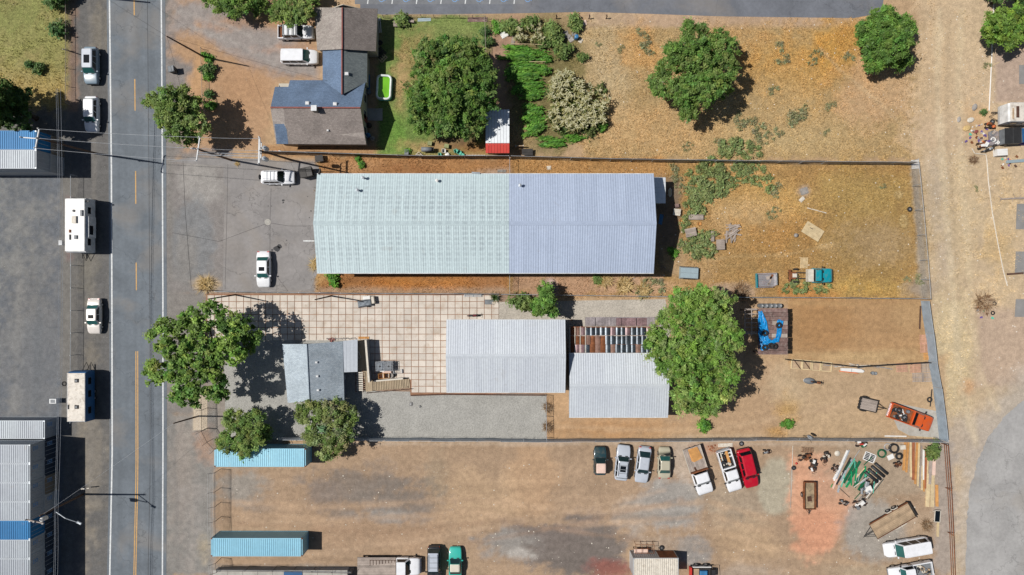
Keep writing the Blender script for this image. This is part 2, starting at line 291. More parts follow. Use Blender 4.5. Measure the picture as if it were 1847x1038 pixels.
# regions of the bare ground: (outline or ellipse in photo pixels, colour, edge softness, edge wobble, strength, grassiness)
REG = [
 (rect(-900, -900, 315, 2000), (120, 118, 114), 6, 6, 1, 0),
 (rect(-900, -900, 128, 195), (176, 152, 92), 6, 8, 1, .8), ((40, 50, 90, 70), (150, 146, 80), 50, 50, .6, .9), ((90, 100, 60, 60), (146, 142, 74), 40, 40, .5, .9), ((20, 20, 50, 30), (120, 128, 62), 30, 30, .5, .9), ((80, 165, 70, 25), (194, 158, 88), 30, 30, .7, .8),
 (rect(-900, 310, 112, 2000), (108, 112, 118), 5, 3, 1, 0), ((60, 560, 60, 160), (134, 130, 124), 50, 60, .6, 0), ((30, 430, 30, 110), (138, 137, 132), 30, 40, .45, 0), ((70, 640, 40, 70), (104, 108, 114), 30, 40, .5, 0),
 (rect(128, -900, 200, 2000), (108, 106, 104), 6, 8, 1, 0), (rect(122, -100, 140, 200), (150, 118, 92), 5, 8, .7, 0), (rect(108, 310, 140, 760), (122, 118, 112), 4, 5, .7, 0), (rect(120, 355, 132, 470), (140, 112, 104), 5, 5, .5, 0), ((165, 830, 18, 120), (138, 128, 112), 14, 20, .6, 0), ((180, 60, 12, 70), (132, 122, 104), 10, 15, .6, 0), ((160, 480, 15, 60), (136, 128, 110), 12, 15, .5, 0), ((165, 640, 12, 50), (138, 126, 104), 12, 15, .5, 0), ((152, 980, 8, 90), (152, 138, 116), 8, 12, .6, 0),
 (rect(294, 290, 575, 530), (140, 134, 130), 4, 3, 1, 0), (rect(294, 40, 420, 290), (138, 130, 124), 10, 12, 1, 0),
 # house lot
 ([(310, -50), (572, -50), (572, 150), (500, 150), (480, 270), (330, 270), (345, 120), (310, 100)], (184, 144, 104), 12, 12, 1, 0),
 ([(310, 0), (420, 10), (500, 60), (572, 95), (572, 140), (520, 145), (440, 110), (350, 60), (310, 60)], (148, 142, 138), 14, 14, .9, 0), ((435, 160, 45, 45), (178, 134, 92), 25, 20, .6, 0), ((440, 40, 60, 12), (190, 132, 72), 10, 10, .5, .5), ((530, 88, 45, 6), (182, 130, 82), 6, 6, .6, 0), ((360, 130, 12, 60), (196, 150, 100), 6, 8, .7, 0),
 (rect(470, 262, 700, 284), (178, 134, 88), 4, 4, 1, .2),
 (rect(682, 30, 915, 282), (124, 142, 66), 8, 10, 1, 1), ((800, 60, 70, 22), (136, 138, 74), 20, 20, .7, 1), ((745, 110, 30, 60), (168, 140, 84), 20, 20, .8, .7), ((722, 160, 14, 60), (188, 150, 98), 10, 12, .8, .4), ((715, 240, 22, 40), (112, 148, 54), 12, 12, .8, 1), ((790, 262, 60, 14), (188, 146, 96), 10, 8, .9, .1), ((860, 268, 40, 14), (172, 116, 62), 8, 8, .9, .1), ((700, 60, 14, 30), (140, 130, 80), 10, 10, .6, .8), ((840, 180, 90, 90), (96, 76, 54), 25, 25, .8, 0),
 # garden
 (rect(880, 28, 945, 282), (176, 138, 104), 10, 10, 1, .1), ((985, 150, 75, 130), (120, 108, 62), 15, 14, .9, .5), ((915, 90, 25, 55), (168, 132, 104), 10, 10, .9, 0), ((1060, 130, 30, 60), (138, 120, 66), 20, 18, .8, .7), ((1090, 190, 20, 70), (146, 130, 70), 12, 15, .7, .7), ((930, 255, 40, 25), (172, 142, 92), 12, 10, .8, .6),
 # dry lots north
 (rect(1055, 36, 1700, 290), (192, 154, 100), 8, 10, 1, .9), (rect(1060, 22, 1600, 50), (184, 152, 120), 6, 6, .9, .1), ((1100, 130, 45, 90), (198, 168, 122), 25, 25, .8, .7), ((1180, 230, 110, 50), (204, 160, 104), 30, 30, .7, .8), ((1440, 120, 110, 60), (204, 150, 74), 35, 35, .8, 1), ((1530, 90, 60, 60), (208, 150, 64), 25, 25, .8, 1), ((1395, 190, 80, 50), (198, 160, 104), 30, 25, .6, .7), ((1420, 255, 100, 25), (208, 174, 118), 20, 20, .6, .7), ((1150, 90, 40, 40), (208, 152, 84), 20, 20, .7, 1), ((1340, 60, 60, 20), (196, 150, 92), 20, 15, .6, .8), ((1580, 160, 70, 70), (198, 156, 110), 30, 30, .8, .4),
 # wide strip on the right
 (rect(1655, -50, 2800, 2000), (204, 174, 134), 18, 14, 1, .25), ((1680, 120, 40, 140), (204, 170, 126), 30, 30, .7, .3), ((1720, 400, 60, 130), (206, 176, 132), 30, 30, .8, .4), ((1760, 230, 25, 40), (206, 160, 104), 15, 15, .7, .1), ((1715, 640, 45, 120), (208, 182, 136), 20, 25, .8, .4), ((1745, 700, 16, 16), (206, 148, 96), 10, 10, .6, .2), ((1700, 240, 60, 30), (196, 166, 130), 20, 20, .6, .1), (rect(1760, 555, 1900, 700), (188, 160, 132), 10, 8, .9, 0), ([(1860, 660), (1800, 705), (1760, 760), (1735, 830), (1722, 1060), (1900, 1060), (1900, 660)], (182, 170, 154), 26, 14, .8, 0), (rect(1795, 90, 1900, 185), (180, 154, 132), 5, 3, .9, 0), ((1740, 790, 50, 40), (176, 160, 142), 20, 20, .7, 0), ((1810, 420, 30, 100), (212, 178, 128), 20, 20, .6, .5), ((1690, 350, 20, 60), (178, 160, 138), 15, 20, .6, .2), ((1705, 460, 16, 50), (178, 160, 140), 12, 16, .5, .2), ((1795, 450, 30, 30), (206, 168, 112), 15, 15, .6, .6),
 # warehouse lot
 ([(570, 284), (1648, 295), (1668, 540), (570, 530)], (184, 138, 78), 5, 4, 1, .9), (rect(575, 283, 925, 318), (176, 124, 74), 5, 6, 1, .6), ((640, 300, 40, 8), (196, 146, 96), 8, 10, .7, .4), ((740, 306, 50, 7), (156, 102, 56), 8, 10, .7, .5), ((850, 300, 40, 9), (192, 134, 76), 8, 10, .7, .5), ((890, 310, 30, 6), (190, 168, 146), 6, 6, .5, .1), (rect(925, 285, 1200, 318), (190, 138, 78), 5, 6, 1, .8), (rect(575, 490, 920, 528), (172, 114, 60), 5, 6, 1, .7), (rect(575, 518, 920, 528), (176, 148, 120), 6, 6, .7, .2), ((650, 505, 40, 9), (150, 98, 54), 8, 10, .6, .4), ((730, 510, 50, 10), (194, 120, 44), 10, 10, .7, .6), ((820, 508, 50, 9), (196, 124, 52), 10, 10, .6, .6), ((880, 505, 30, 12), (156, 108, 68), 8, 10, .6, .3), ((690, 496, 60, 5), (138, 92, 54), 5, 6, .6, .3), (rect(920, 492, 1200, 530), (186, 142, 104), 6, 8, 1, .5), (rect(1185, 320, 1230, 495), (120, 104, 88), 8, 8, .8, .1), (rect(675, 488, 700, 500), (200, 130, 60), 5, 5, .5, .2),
 ((1390, 360, 90, 35), (206, 158, 88), 25, 22, .8, 1), ((1340, 400, 60, 40), (206, 166, 112), 22, 20, .7, .6), ((1380, 430, 80, 30), (184, 132, 66), 20, 20, .7, 1), ((1570, 420, 90, 120), (176, 136, 74), 35, 30, .9, .9), ((1560, 350, 90, 40), (182, 146, 82), 25, 25, .7, .9), ((1580, 440, 70, 40), (172, 142, 100), 25, 25, .7, .4), ((1560, 520, 90, 16), (204, 160, 82), 14, 10, .8, 1), ((1250, 470, 50, 40), (184, 148, 102), 15, 15, .8, .3), ((1330, 470, 70, 30), (178, 136, 80), 20, 20, .6, .8), ((1450, 530, 50, 10), (196, 126, 58), 8, 8, .7, .4), ((1660, 520, 30, 16), (158, 142, 124), 10, 10, .8, .1), ([(1642, 296), (1656, 296), (1674, 540), (1660, 540)], (168, 156, 138), 4, 4, .7, .2), ((1360, 300, 60, 12), (206, 160, 96), 10, 10, .6, .8), ((1450, 345, 12, 12), (186, 160, 134), 5, 5, .8, 0), ((580, 480, 14, 30), (196, 152, 92), 8, 8, .7, .7), ((1140, 515, 60, 16), (204, 162, 122), 10, 10, .7, .2), ((990, 520, 14, 16), (182, 160, 148), 6, 6, .8, 0), ((1330, 525, 40, 12), (178, 152, 128), 8, 8, .7, 0),
 # courtyard, corral and back yard
 (rect(365, 529, 1000, 720), (160, 130, 104), 3, 2, 1, 0), (rect(985, 700, 1705, 797), (192, 152, 108), 5, 3, 1, .1), (rect(1200, 540, 1420, 797), (186, 150, 110), 8, 8, 1, .1), (rect(1415, 640, 1705, 797), (192, 158, 116), 6, 4, 1, .15), (rect(1422, 539, 1680, 656), (182, 140, 92), 3, 1.5, 1, .1), ((1480, 590, 60, 45), (164, 118, 68), 25, 20, .6, .1), ((1560, 645, 110, 10), (200, 164, 112), 8, 6, .7, .3), ((1640, 570, 40, 30), (182, 144, 96), 15, 15, .6, .2), ((1100, 775, 110, 14), (184, 136, 86), 12, 10, .8, .1), ((1420, 740, 22, 25), (206, 156, 84), 14, 14, .7, .8), ((1400, 780, 18, 12), (190, 140, 74), 8, 8, .7, .8), ((1420, 700, 40, 30), (196, 168, 128), 20, 20, .6, .2), ((1560, 700, 80, 30), (184, 152, 114), 25, 25, .6, .1), ((1300, 790, 90, 6), (200, 172, 134), 5, 5, .6, .1),
 # lower yard
 (rect(372, 798, 1712, 2000), (174, 143, 110), 4, 3, 1, .05), ((960, 870, 45, 75), (200, 156, 110), 18, 16, .4, 0), ((850, 900, 90, 50), (190, 156, 116), 30, 30, .6, 0), ((680, 950, 130, 40), (172, 138, 104), 25, 25, .6, 0), ((440, 880, 42, 32), (150, 144, 134), 14, 16, .85, 0), ((660, 875, 80, 26), (134, 120, 106), 20, 26, .9, 0), ((720, 905, 60, 28), (130, 118, 106), 18, 22, .9, 0), ((580, 890, 28, 26), (138, 122, 108), 14, 18, .8, 0), ((620, 925, 30, 14), (132, 118, 104), 12, 14, .7, 0), ((690, 930, 40, 10), (150, 144, 136), 8, 8, .8, 0), ((470, 918, 22, 14), (146, 128, 110), 10, 10, .6, 0), ((790, 855, 16, 40), (150, 132, 106), 12, 14, .5, 0),
 ((960, 980, 75, 36), (124, 112, 102), 16, 22, .95, 0), ((1045, 990, 84, 60), (120, 109, 100), 14, 20, 1, 0), ((1000, 965, 50, 24), (122, 110, 101), 12, 16, .9, 0), ((915, 985, 40, 24), (156, 150, 142), 14, 14, .8, 0), ((935, 1000, 22, 10), (182, 174, 164), 8, 8, .8, 0), ((1095, 1030, 38, 18), (150, 92, 76), 10, 10, .9, 0), ((1210, 910, 60, 48), (158, 152, 144), 12, 14, .95, 0), ((1150, 930, 40, 28), (162, 150, 136), 14, 14, .7, 0), ((1255, 995, 36, 28), (146, 142, 138), 8, 12, .9, 0), ((1210, 985, 50, 14), (170, 152, 132), 12, 12, .6, 0), ((1235, 830, 30, 35), (188, 168, 146), 12, 12, .8, 0), ((1330, 910, 60, 50), (166, 146, 120), 22, 22, .8, 0), ((1340, 980, 60, 40), (186, 152, 112), 25, 22, .7, 0), ((1400, 878, 34, 52), (176, 164, 138), 5, 4, .95, 0), ((1345, 1030, 50, 12), (166, 150, 132), 10, 10, .6, 0), ([(1426, 822), (1480, 826), (1520, 848), (1546, 890), (1540, 930), (1515, 968), (1488, 1000), (1455, 1018), (1426, 960)], (218, 158, 118), 12, 16, .85, 0), ((1470, 960, 40, 40), (208, 138, 98), 22, 18, .5, 0), ((1500, 870, 40, 40), (196, 152, 118), 14, 14, .5, 0), ((1590, 850, 90, 60), (172, 150, 122), 20, 20, .8, 0), ((1580, 960, 60, 60), (160, 154, 144), 14, 16, .85, 0), (rect(1685, 800, 1722, 1040), (168, 154, 140), 8, 8, .9, 0), ((1560, 1030, 60, 14), (178, 154, 122), 10, 10, .8, 0), ((1660, 950, 30, 30), (180, 152, 120), 10, 10, .7, 0), (rect(600, 798, 1700, 804), (190, 168, 142), 3, 3, .6, 0), ((1295, 810, 40, 8), (170, 120, 90), 6, 6, .5, 0),
 (rect(372, 1020, 640, 1100), (160, 142, 122), 4, 4, .9, 0),
 ([(296, 525), (371, 525), (371, 748), (296, 748)], (138, 132, 126), 5, 4, 1, 0), (rect(371, 612, 512, 800), (150, 140, 128), 5, 5, 1, 0),
 # verge in front of the fence, right of the road
 ([(300, 745), (388, 745), (385, 1038), (300, 1038)], (140, 136, 130), 8, 8, 1, 0), ((330, 860, 22, 110), (156, 142, 128), 16, 20, .6, 0), ((370, 800, 16, 30), (172, 136, 106), 10, 10, .8, 0), ((350, 930, 20, 60), (150, 144, 138), 16, 20, .6, 0), ((368, 990, 10, 20), (180, 160, 124), 8, 8, .6, 0), (rect(348, 700, 372, 776), (186, 170, 146), 3, 2, .9, 0), ((362, 330, 40, 40), (168, 164, 158), 12, 14, .5, 0), ((345, 440, 40, 80), (126, 128, 130), 10, 12, .8, 0), ((370, 512, 24, 12), (198, 166, 118), 6, 6, .8, .5), ((335, 470, 18, 50), (146, 138, 128), 10, 10, .4, 0), ((306, 400, 6, 140), (128, 124, 118), 6, 6, .7, 0),
]
def axis(lo, hi, st):
    c = np.arange(lo, hi+st/2, st); out = [24.0*1.55**i for i in range(1, 9)]
    return np.concatenate([lo-np.array(out[::-1]), c, hi+np.array(out)])
gx = axis(-74, 74, .25); gy = axis(-44, 44, .25); GX, GY = np.meshgrid(gx, gy)
PX = GX*S+CX; PY = CY-GY*S
nS = fbm(GX*.28, GY*1.5, .6, 41); nA = fbm(GX, GY, .35, 3); nB = fbm(GX, GY, .9, 11); nC = fbm(GX, GY, 2.2, 23, 3)
def reg_mask(shape, soft, wob):
    if isinstance(shape, list): d = sdf(PX, PY, shape)
    else:
        cx, cy, rx, ry = shape; q = np.hypot((PX-cx)/rx, (PY-cy)/ry); d = (1-q)*min(rx, ry)
    d = d + wob*(nA*1.5+nB*1.5+nC*1.1+nS*1.3*(PY > 800)); t = np.clip(d/soft*.5+.5, 0, 1); return t*t*(3-2*t)
GC = np.empty(GX.shape+(3,)); GC[:] = A(190, 154, 112); GG = np.zeros(GX.shape)+.2
# wheel tracks and paths: (polyline, width, colour, strength)
STK = [([(410, 905), (600, 915), (850, 900), (1050, 925), (1280, 905), (1400, 940)], 9, (196, 160, 122), .5), ([(410, 925), (600, 938), (850, 925), (1050, 948), (1280, 930), (1400, 965)], 8, (194, 158, 120), .45), ([(420, 945), (700, 962), (900, 940), (1150, 975)], 7, (164, 130, 98), .4), ([(560, 1000), (760, 975), (1000, 930), (1200, 885)], 7, (198, 164, 128), .35), ([(600, 1015), (800, 990), (1040, 945), (1230, 900)], 6, (162, 130, 100), .35), ([(1300, 960), (1420, 1000), (1560, 1020)], 8, (196, 160, 120), .5), ([(1290, 985), (1420, 1020), (1520, 1040)], 7, (160, 132, 102), .4),
       ([(1270, 470), (1330, 462), (1420, 460), (1500, 440)], 5, (206, 168, 112), .5), ([(1270, 480), (1340, 478), (1420, 500)], 4, (200, 162, 104), .4), ([(1480, 90), (1530, 140), (1580, 180), (1640, 240), (1660, 290)], 6, (206, 172, 126), .5), ([(1695, 20), (1690, 150), (1700, 300), (1712, 450), (1722, 560), (1735, 700), (1760, 800)], 12, (214, 190, 150), .55), ([(1735, 20), (1728, 150), (1735, 300), (1745, 450), (1752, 560), (1770, 680), (1800, 740)], 12, (214, 188, 146), .5), ([(1712, 40), (1708, 200), (1718, 380), (1730, 540)], 8, (180, 154, 118), .4),
       ([(1000, 770), (1150, 776), (1300, 774), (1450, 745), (1560, 720), (1680, 700)], 9, (204, 168, 126), .5), ([(1220, 785), (1380, 772), (1500, 735)], 6, (176, 142, 104), .4), ([(320, 20), (420, 50), (500, 90), (545, 110)], 6, (166, 158, 150), .5), ([(330, 45), (420, 75), (500, 118)], 5, (164, 156, 148), .5), ([(160, -20), (170, 300), (165, 800), (160, 1060)], 6, (132, 126, 118), .4), ([(185, -20), (188, 400), (186, 1060)], 4, (104, 102, 100), .5), ([(310, 760), (318, 900), (322, 1050)], 7, (128, 124, 120), .5), ([(340, 780), (345, 900), (350, 1050)], 6, (160, 150, 138), .4), ([(30, 320), (34, 500), (26, 740)], 14, (140, 138, 134), .4), ([(70, 320), (72, 500), (64, 740)], 10, (104, 108, 112), .4), ([(1390, 545), (1480, 548), (1640, 552)], 5, (186, 146, 94), .5), ([(1430, 640), (1540, 640), (1650, 632)], 8, (196, 158, 106), .5)]
def stroke(pts, w):
    d = np.full(PX.shape, 1e9)
    for (ax, ay), (bx, by) in zip(pts[:-1], pts[1:]):
        ex, ey = bx-ax, by-ay; t = np.clip(((PX-ax)*ex+(PY-ay)*ey)/(ex*ex+ey*ey), 0, 1); d = np.minimum(d, np.hypot(PX-ax-ex*t, PY-ay-ey*t))
    t = np.clip((w-d+w*(nA+nB))/w, 0, 1); return t*t*(3-2*t)
for sh, c, soft, wob, st, gr in REG:
    m = reg_mask(sh, soft, wob)*st; GC += (np.array(A(*c))-GC)*m[..., None]; GG += (gr-GG)*m
for pts, w, c, st in STK: GC += (np.array(A(*c))-GC)*(stroke(pts, w)*st)[..., None]
yd = reg_mask(rect(400, 830, 1500, 1100), 60, 20)[..., None]; GC *= 1+yd*(.30*fbm(GX*.1, GY*1.6+.15*np.sin(GX*.12), .8, 91)+.16*fbm(GX*.25, GY*2.8, .9, 97))[..., None]
yd = reg_mask(rect(1424, 541, 1672, 652), 12, 6)[..., None]; GC *= 1+yd*(.18*fbm(GX*.12, GY*2.6, .9, 93))[..., None]
GC *= (1+.22*nA+.16*nB*(1+GG)+.14*nC)[..., None]; GC[..., 0] *= 1+.05*nB*GG; sat = np.clip((GC[..., :1]-GC[..., 2:])/GC[..., :1]*1.9-.25, 0, 1); GC *= 1+sat*np.array([-.05, .0, .12]); GC = GC*.92+.08*GC.mean(-1, keepdims=True); gm = np.clip(GG, 0, 1)[..., None]*sat; GC *= 1+gm*np.array([-.035, .012, .02]); GC = np.clip(GC, .01, .8)
GZ = .0*GX
def ground_at(px, py):
    i = np.clip(np.searchsorted(gy, (CY-py)/S), 0, len(gy)-1); j = np.clip(np.searchsorted(gx, (px-CX)/S), 0, len(gx)-1); return GC[i, j], GG[i, j]
ny, nx = GX.shape
gv = np.stack([GX, GY, GZ], -1).reshape(-1, 3); ii = np.arange(nx*ny).reshape(ny, nx)
gf = np.stack([ii[:-1, :-1], ii[:-1, 1:], ii[1:, 1:], ii[1:, :-1]], -1).reshape(-1, 4)
def np_mesh(name, v, f, mt, col=None, smooth=False):
    me = bpy.data.meshes.new(name); me.vertices.add(len(v)); me.vertices.foreach_set('co', np.asarray(v, np.float32).ravel())
    k = f.shape[1]; me.loops.add(f.size); me.loops.foreach_set('vertex_index', f.ravel().astype(np.int32)); me.polygons.add(len(f))
    me.polygons.foreach_set('loop_start', np.arange(0, f.size, k, dtype=np.int32)); me.update(calc_edges=True)
    if col is not None:
        a = me.color_attributes.new('Col', 'FLOAT_COLOR', 'POINT'); c = np.ones((len(v), 4), np.float32); c[:, :col.shape[1]] = col; a.data.foreach_set('color', c.ravel())
    me.materials.append(M(mt)); return me
def groundmat():
    m, nt, p = nodes('ground'); v = pos(nt); at = N(nt, 'Attribute', attribute_name='Col')
    st = N(nt, 'Mapping'); st.inputs['Scale'].default_value = (1.0, 1.6, 1); nt.links.new(v, st.inputs[0])
    a = ramp(nt, noise(nt, 1.6, 5, v, .4), .3, .7, .86, 1.14); b = ramp(nt, noise(nt, 6.5, 4, v), .25, .75, .84, 1.16); c = ramp(nt, noise(nt, 24, 2, v), .2, .8, .9, 1.1)
    tu = ramp(nt, noise(nt, 3.4, 4, st.outputs[0], 1.2), .28, .72, .55, 1.42); g = at.outputs['Alpha']
    gmix = N(nt, 'Mix', data_type='FLOAT'); nt.links.new(g, gmix.inputs[0]); gmix.inputs[2].default_value = 1.0; nt.links.new(tu, gmix.inputs[3])
    f = math_n(nt, 'MULTIPLY', math_n(nt, 'MULTIPLY', a, b), math_n(nt, 'MULTIPLY', c, gmix.outputs[0]))
    cc = N(nt, 'CombineColor'); [nt.links.new(f, cc.inputs[i]) for i in range(3)]
    col = mixc(nt, 1.0, at.outputs['Color'], cc.outputs[0], 'MULTIPLY')
    vo = N(nt, 'TexVoronoi'); vo.inputs['Scale'].default_value = 2.3; nt.links.new(v, vo.inputs['Vector'])
    sp = math_n(nt, 'LESS_THAN', vo.outputs['Distance'], .055); sp = math_n(nt, 'MULTIPLY', sp, math_n(nt, 'GREATER_THAN', noise(nt, .6, 2, v), .55))
    col = mixc(nt, math_n(nt, 'MULTIPLY', sp, .8), col, (.62, .58, .52)); nt.links.new(col, p.inputs['Base Color'])
    p.inputs['Roughness'].default_value = .95; p.inputs['Specular IOR Level'].default_value = .15
    hh = math_n(nt, 'ADD', math_n(nt, 'MULTIPLY', noise(nt, 5, 5, st.outputs[0], .8), math_n(nt, 'ADD', math_n(nt, 'MULTIPLY', g, 1.6), .35)), math_n(nt, 'MULTIPLY', noise(nt, 18, 3, v), .25))
    bump(nt, p, hh, .55, .16); MATS['ground'] = m
groundmat()
go = bpy.data.objects.new('ground', np_mesh('ground', gv, gf, 'ground', np.concatenate([GC.reshape(-1, 3), GG.reshape(-1, 1)], 1))); COL.objects.link(go); go['kind'] = 'structure'
# ---------------------------------------------------------------- asphalt, gravel
def asphalt(name, c, tr=0.0, crack=.5, wheel=False):
    m, nt, p = nodes(name); v = pos(nt)
    a = ramp(nt, noise(nt, .35, 5, v, .3), .3, .7, .86, 1.14); b = ramp(nt, noise(nt, 2.2, 4, v), .3, .7, .92, 1.08); d = ramp(nt, noise(nt, 16, 3, v), .25, .75, .86, 1.14)
    f = math_n(nt, 'MULTIPLY', math_n(nt, 'MULTIPLY', a, b), d)
    if wheel:     # worn wheel tracks along the road
        mp = N(nt, 'Mapping'); mp.inputs['Scale'].default_value = (1.1, .02, 1); nt.links.new(v, mp.inputs[0])
        f = math_n(nt, 'MULTIPLY', f, ramp(nt, noise(nt, 1.0, 3, mp.outputs[0]), .3, .7, .91, 1.08))
    cc = N(nt, 'CombineColor'); [nt.links.new(f, cc.inputs[i]) for i in range(3)]
    col = mixc(nt, 1.0, c, cc.outputs[0], 'MULTIPLY')
    st = ramp(nt, noise(nt, .12, 5, v, .8), .52, .66, 0, .35); col = mixc(nt, st, col, A(150, 140, 128))
    vo = N(nt, 'TexVoronoi', feature='DISTANCE_TO_EDGE'); vo.inputs['Scale'].default_value = .11; w = N(nt, 'VectorMath', operation='ADD')
    nz = N(nt, 'TexNoise'); nz.inputs['Scale'].default_value = .5; nz.inputs['Detail'].default_value = 4; nt.links.new(v, nz.inputs['Vector'])
    sc = N(nt, 'VectorMath', operation='SCALE'); sc.inputs['Scale'].default_value = 4.0; nt.links.new(nz.outputs['Color'], sc.inputs[0]); nt.links.new(v, w.inputs[0]); nt.links.new(sc.outputs[0], w.inputs[1]); nt.links.new(w.outputs[0], vo.inputs['Vector'])
    ck = math_n(nt, 'LESS_THAN', vo.outputs['Distance'], .0045); col = mixc(nt, math_n(nt, 'MULTIPLY', ck, crack), col, tuple(x*.35 for x in c))
    nt.links.new(col, p.inputs['Base Color']); p.inputs['Roughness'].default_value = .85; p.inputs['Specular IOR Level'].default_value = .3
    bump(nt, p, noise(nt, 30, 3, v), .25, .03); MATS[name] = m
asphalt('asphalt_road', A(110, 117, 124), wheel=True, crack=.35); asphalt('asphalt_apron', A(142, 138, 136), crack=.4); asphalt('asphalt_top', A(112, 115, 122), crack=.3); asphalt('asphalt_lot', A(122, 124, 128)); asphalt('asphalt_lane', A(164, 162, 160), crack=.3)
def gravelmat(name, c):
    m, nt, p = nodes(name); v = pos(nt); vo = N(nt, 'TexVoronoi'); vo.inputs['Scale'].default_value = 10; nt.links.new(v, vo.inputs['Vector'])
    g = N(nt, 'RGBToBW'); nt.links.new(vo.outputs['Color'], g.inputs[0]); a = ramp(nt, g.outputs[0], .15, .85, .8, 1.17); b = ramp(nt, noise(nt, .5, 4, v), .3, .7, .9, 1.08)
    f = math_n(nt, 'MULTIPLY', a, b); cc = N(nt, 'CombineColor'); [nt.links.new(f, cc.inputs[i]) for i in range(3)]
    nt.links.new(mixc(nt, 1.0, c, cc.outputs[0], 'MULTIPLY'), p.inputs['Base Color']); p.inputs['Roughness'].default_value = .95; bump(nt, p, vo.outputs['Distance'], .5, .04); MATS[name] = m
gravelmat('gravel', A(166, 164, 158)); gravelmat('gravel_warm', A(184, 176, 164)); gravelmat('cobble', A(196, 180, 158))
def sheet(name, pts, z, mt, parent=None):
    o = MB().prism(poly_w(pts), -.02 if parent is None else z-.003, z).build(name, mt, parent)
    if parent is None: o['kind'] = 'structure'
    return o
LX = [(-700, 192), (0, 197.5), (300, 201), (560, 202), (820, 202.5), (1038, 198), (1700, 186)]; RX = [(-700, 285), (0, 291), (300, 293), (560, 294), (820, 294), (1038, 293), (1700, 290)]
def xi(tab, y): return float(np.interp(y, [t[0] for t in tab], [t[1] for t in tab]))
road = sheet('road', [(x-5, y) for y, x in LX]+[(x+7, y) for y, x in RX[::-1]], .012, 'asphalt_road')
def line(name, fx, y0, y1, w, mt, parent=road, z=.017):
    ys = np.linspace(y0, y1, max(2, int(abs(y1-y0)/40)+2)); L = [(fx(y)-w/2, y) for y in ys]; R = [(fx(y)+w/2, y) for y in ys]
    return MB().prism(poly_w(L+R[::-1]), z-.003, z).build(name, mt, parent)
line('edge_line', lambda y: xi(LX, y), -690, 1690, 2.6, 'white_paint'); line('edge_line', lambda y: xi(RX, y), -690, 1690, 2.4, 'white_paint')
cxl = lambda y: float(np.interp(y, [-700, 0, 300, 600, 850, 1038, 1700], [238, 242, 244.6, 246.6, 247, 243, 238]))
for y0, y1 in ((-30, 28), (143, 200), (309, 368), (474, 524)): line('centre_dash', cxl, y0, y1, 1.9, 'yellow_paint')
line('centre_line', lambda y: cxl(y)-1.5, 634, 1690, 1.7, 'yellow_paint'); line('centre_line', lambda y: cxl(y)+1.9, 634, 1690, 1.7, 'yellow_paint')
mat('tar', (.028, .028, .03), .7)
line('tar_seam', lambda y: cxl(y)+24, -20, 1060, .7, 'tar', z=.016)
apron = sheet('parking_apron', [(303, 292), (345, 284), (470, 287), (575, 300), (578, 480), (560, 522), (470, 527), (402, 525), (404, 400), (403, 300)], .010, 'asphalt_apron')
for pts in ([(411, 296), (409, 400), (406, 522)], [(489, 340), (487, 400), (487, 460)], [(310, 420), (395, 436), (480, 404)], [(484, 402), (520, 408), (570, 408)], [(488, 460), (500, 500), (520, 526)], [(330, 290), (334, 380), (345, 520)]):
    MB().tube([W(*p, .009) for p in pts], .018, 4).build('crack', 'tar', apron)
top = sheet('lane_asphalt', [(640, -300), (1640, -300), (1590, 24), (1540, 33), (1300, 30), (1190, 26), (1060, 22), (900, 25), (690, 27), (650, 20)], .010, 'asphalt_top')
lot = sheet('parking_lot', [(640, -300), (945, -300), (945, 8), (640, 8)], .016, 'asphalt_lot')
for i, x in enumerate(range(662, 930, 44)):
    MB().prism(poly_w([(x+6, -40), (x+8, -40), (x+2, 7.6), (x, 7.6)]), .017, .021).build('stall_line', 'white_paint', lot)
    g = MB()
    c = W(x+26, -1.0, .017)
    g.torus(c, .34, .05, 14, 4, sq=.08).tube([(c.x-.15, c.y+.6, .02), (c.x-.05, c.y+.2, .02), (c.x+.35, c.y+.15, .02), (c.x+.55, c.y-.2, .02)], .05, 4)
    g.build('wheelchair_symbol', 'blue_paint', lot)
LP = [(1900, 690), (1847, 722), (1815, 748), (1785, 785), (1764, 830), (1750, 880), (1744, 940), (1740, 1100)]; LP = [(np.interp(u, range(8), [p[0] for p in LP])+random.uniform(-1.6, 1.6), np.interp(u, range(8), [p[1] for p in LP])+random.uniform(-1, 1)) for u in np.linspace(0, 7, 90)]
lane = sheet('curved_lane', LP+[(2100, 1100), (2100, 690)], .012, 'asphalt_lane')
gr = sheet('gravel_yard', [(404, 660), (440, 616), (510, 612), (650, 612), (655, 705), (985, 712), (985, 793), (500, 793), (408, 793)], .014, 'gravel')
gr2 = sheet('gravel_drive', [(898, 545), (1200, 540), (1210, 600), (1190, 640), (1025, 640), (1020, 580), (900, 577)], .012, 'gravel_warm')
sheet('cobble_bed', [(349, 702), (374, 702), (374, 776), (349, 776)], .016, 'cobble'); sheet('concrete_pad', [(1614, 727), (1690, 742), (1697, 792), (1640, 786), (1620, 775), (1610, 752)], .012, 'concrete')
sheet('concrete_pad', [(1834, 368), (1900, 368), (1900, 414), (1832, 414)], .05, 'concrete_dark'); sheet('concrete_pad', [(1832, 454), (1900, 454), (1900, 495), (1830, 495)], .05, 'concrete_dark'); sheet('concrete_pad', [(1832, 540), (1900, 540), (1900, 572), (1830, 572)], .05, 'concrete_dark'); sheet('concrete_pad', [(1838, 118), (1900, 118), (1900, 152), (1838, 152)], .05, 'concrete_dark')
sheet('patio_slab', [(660, 196), (690, 196), (690, 218), (660, 218)], .05, 'concrete')
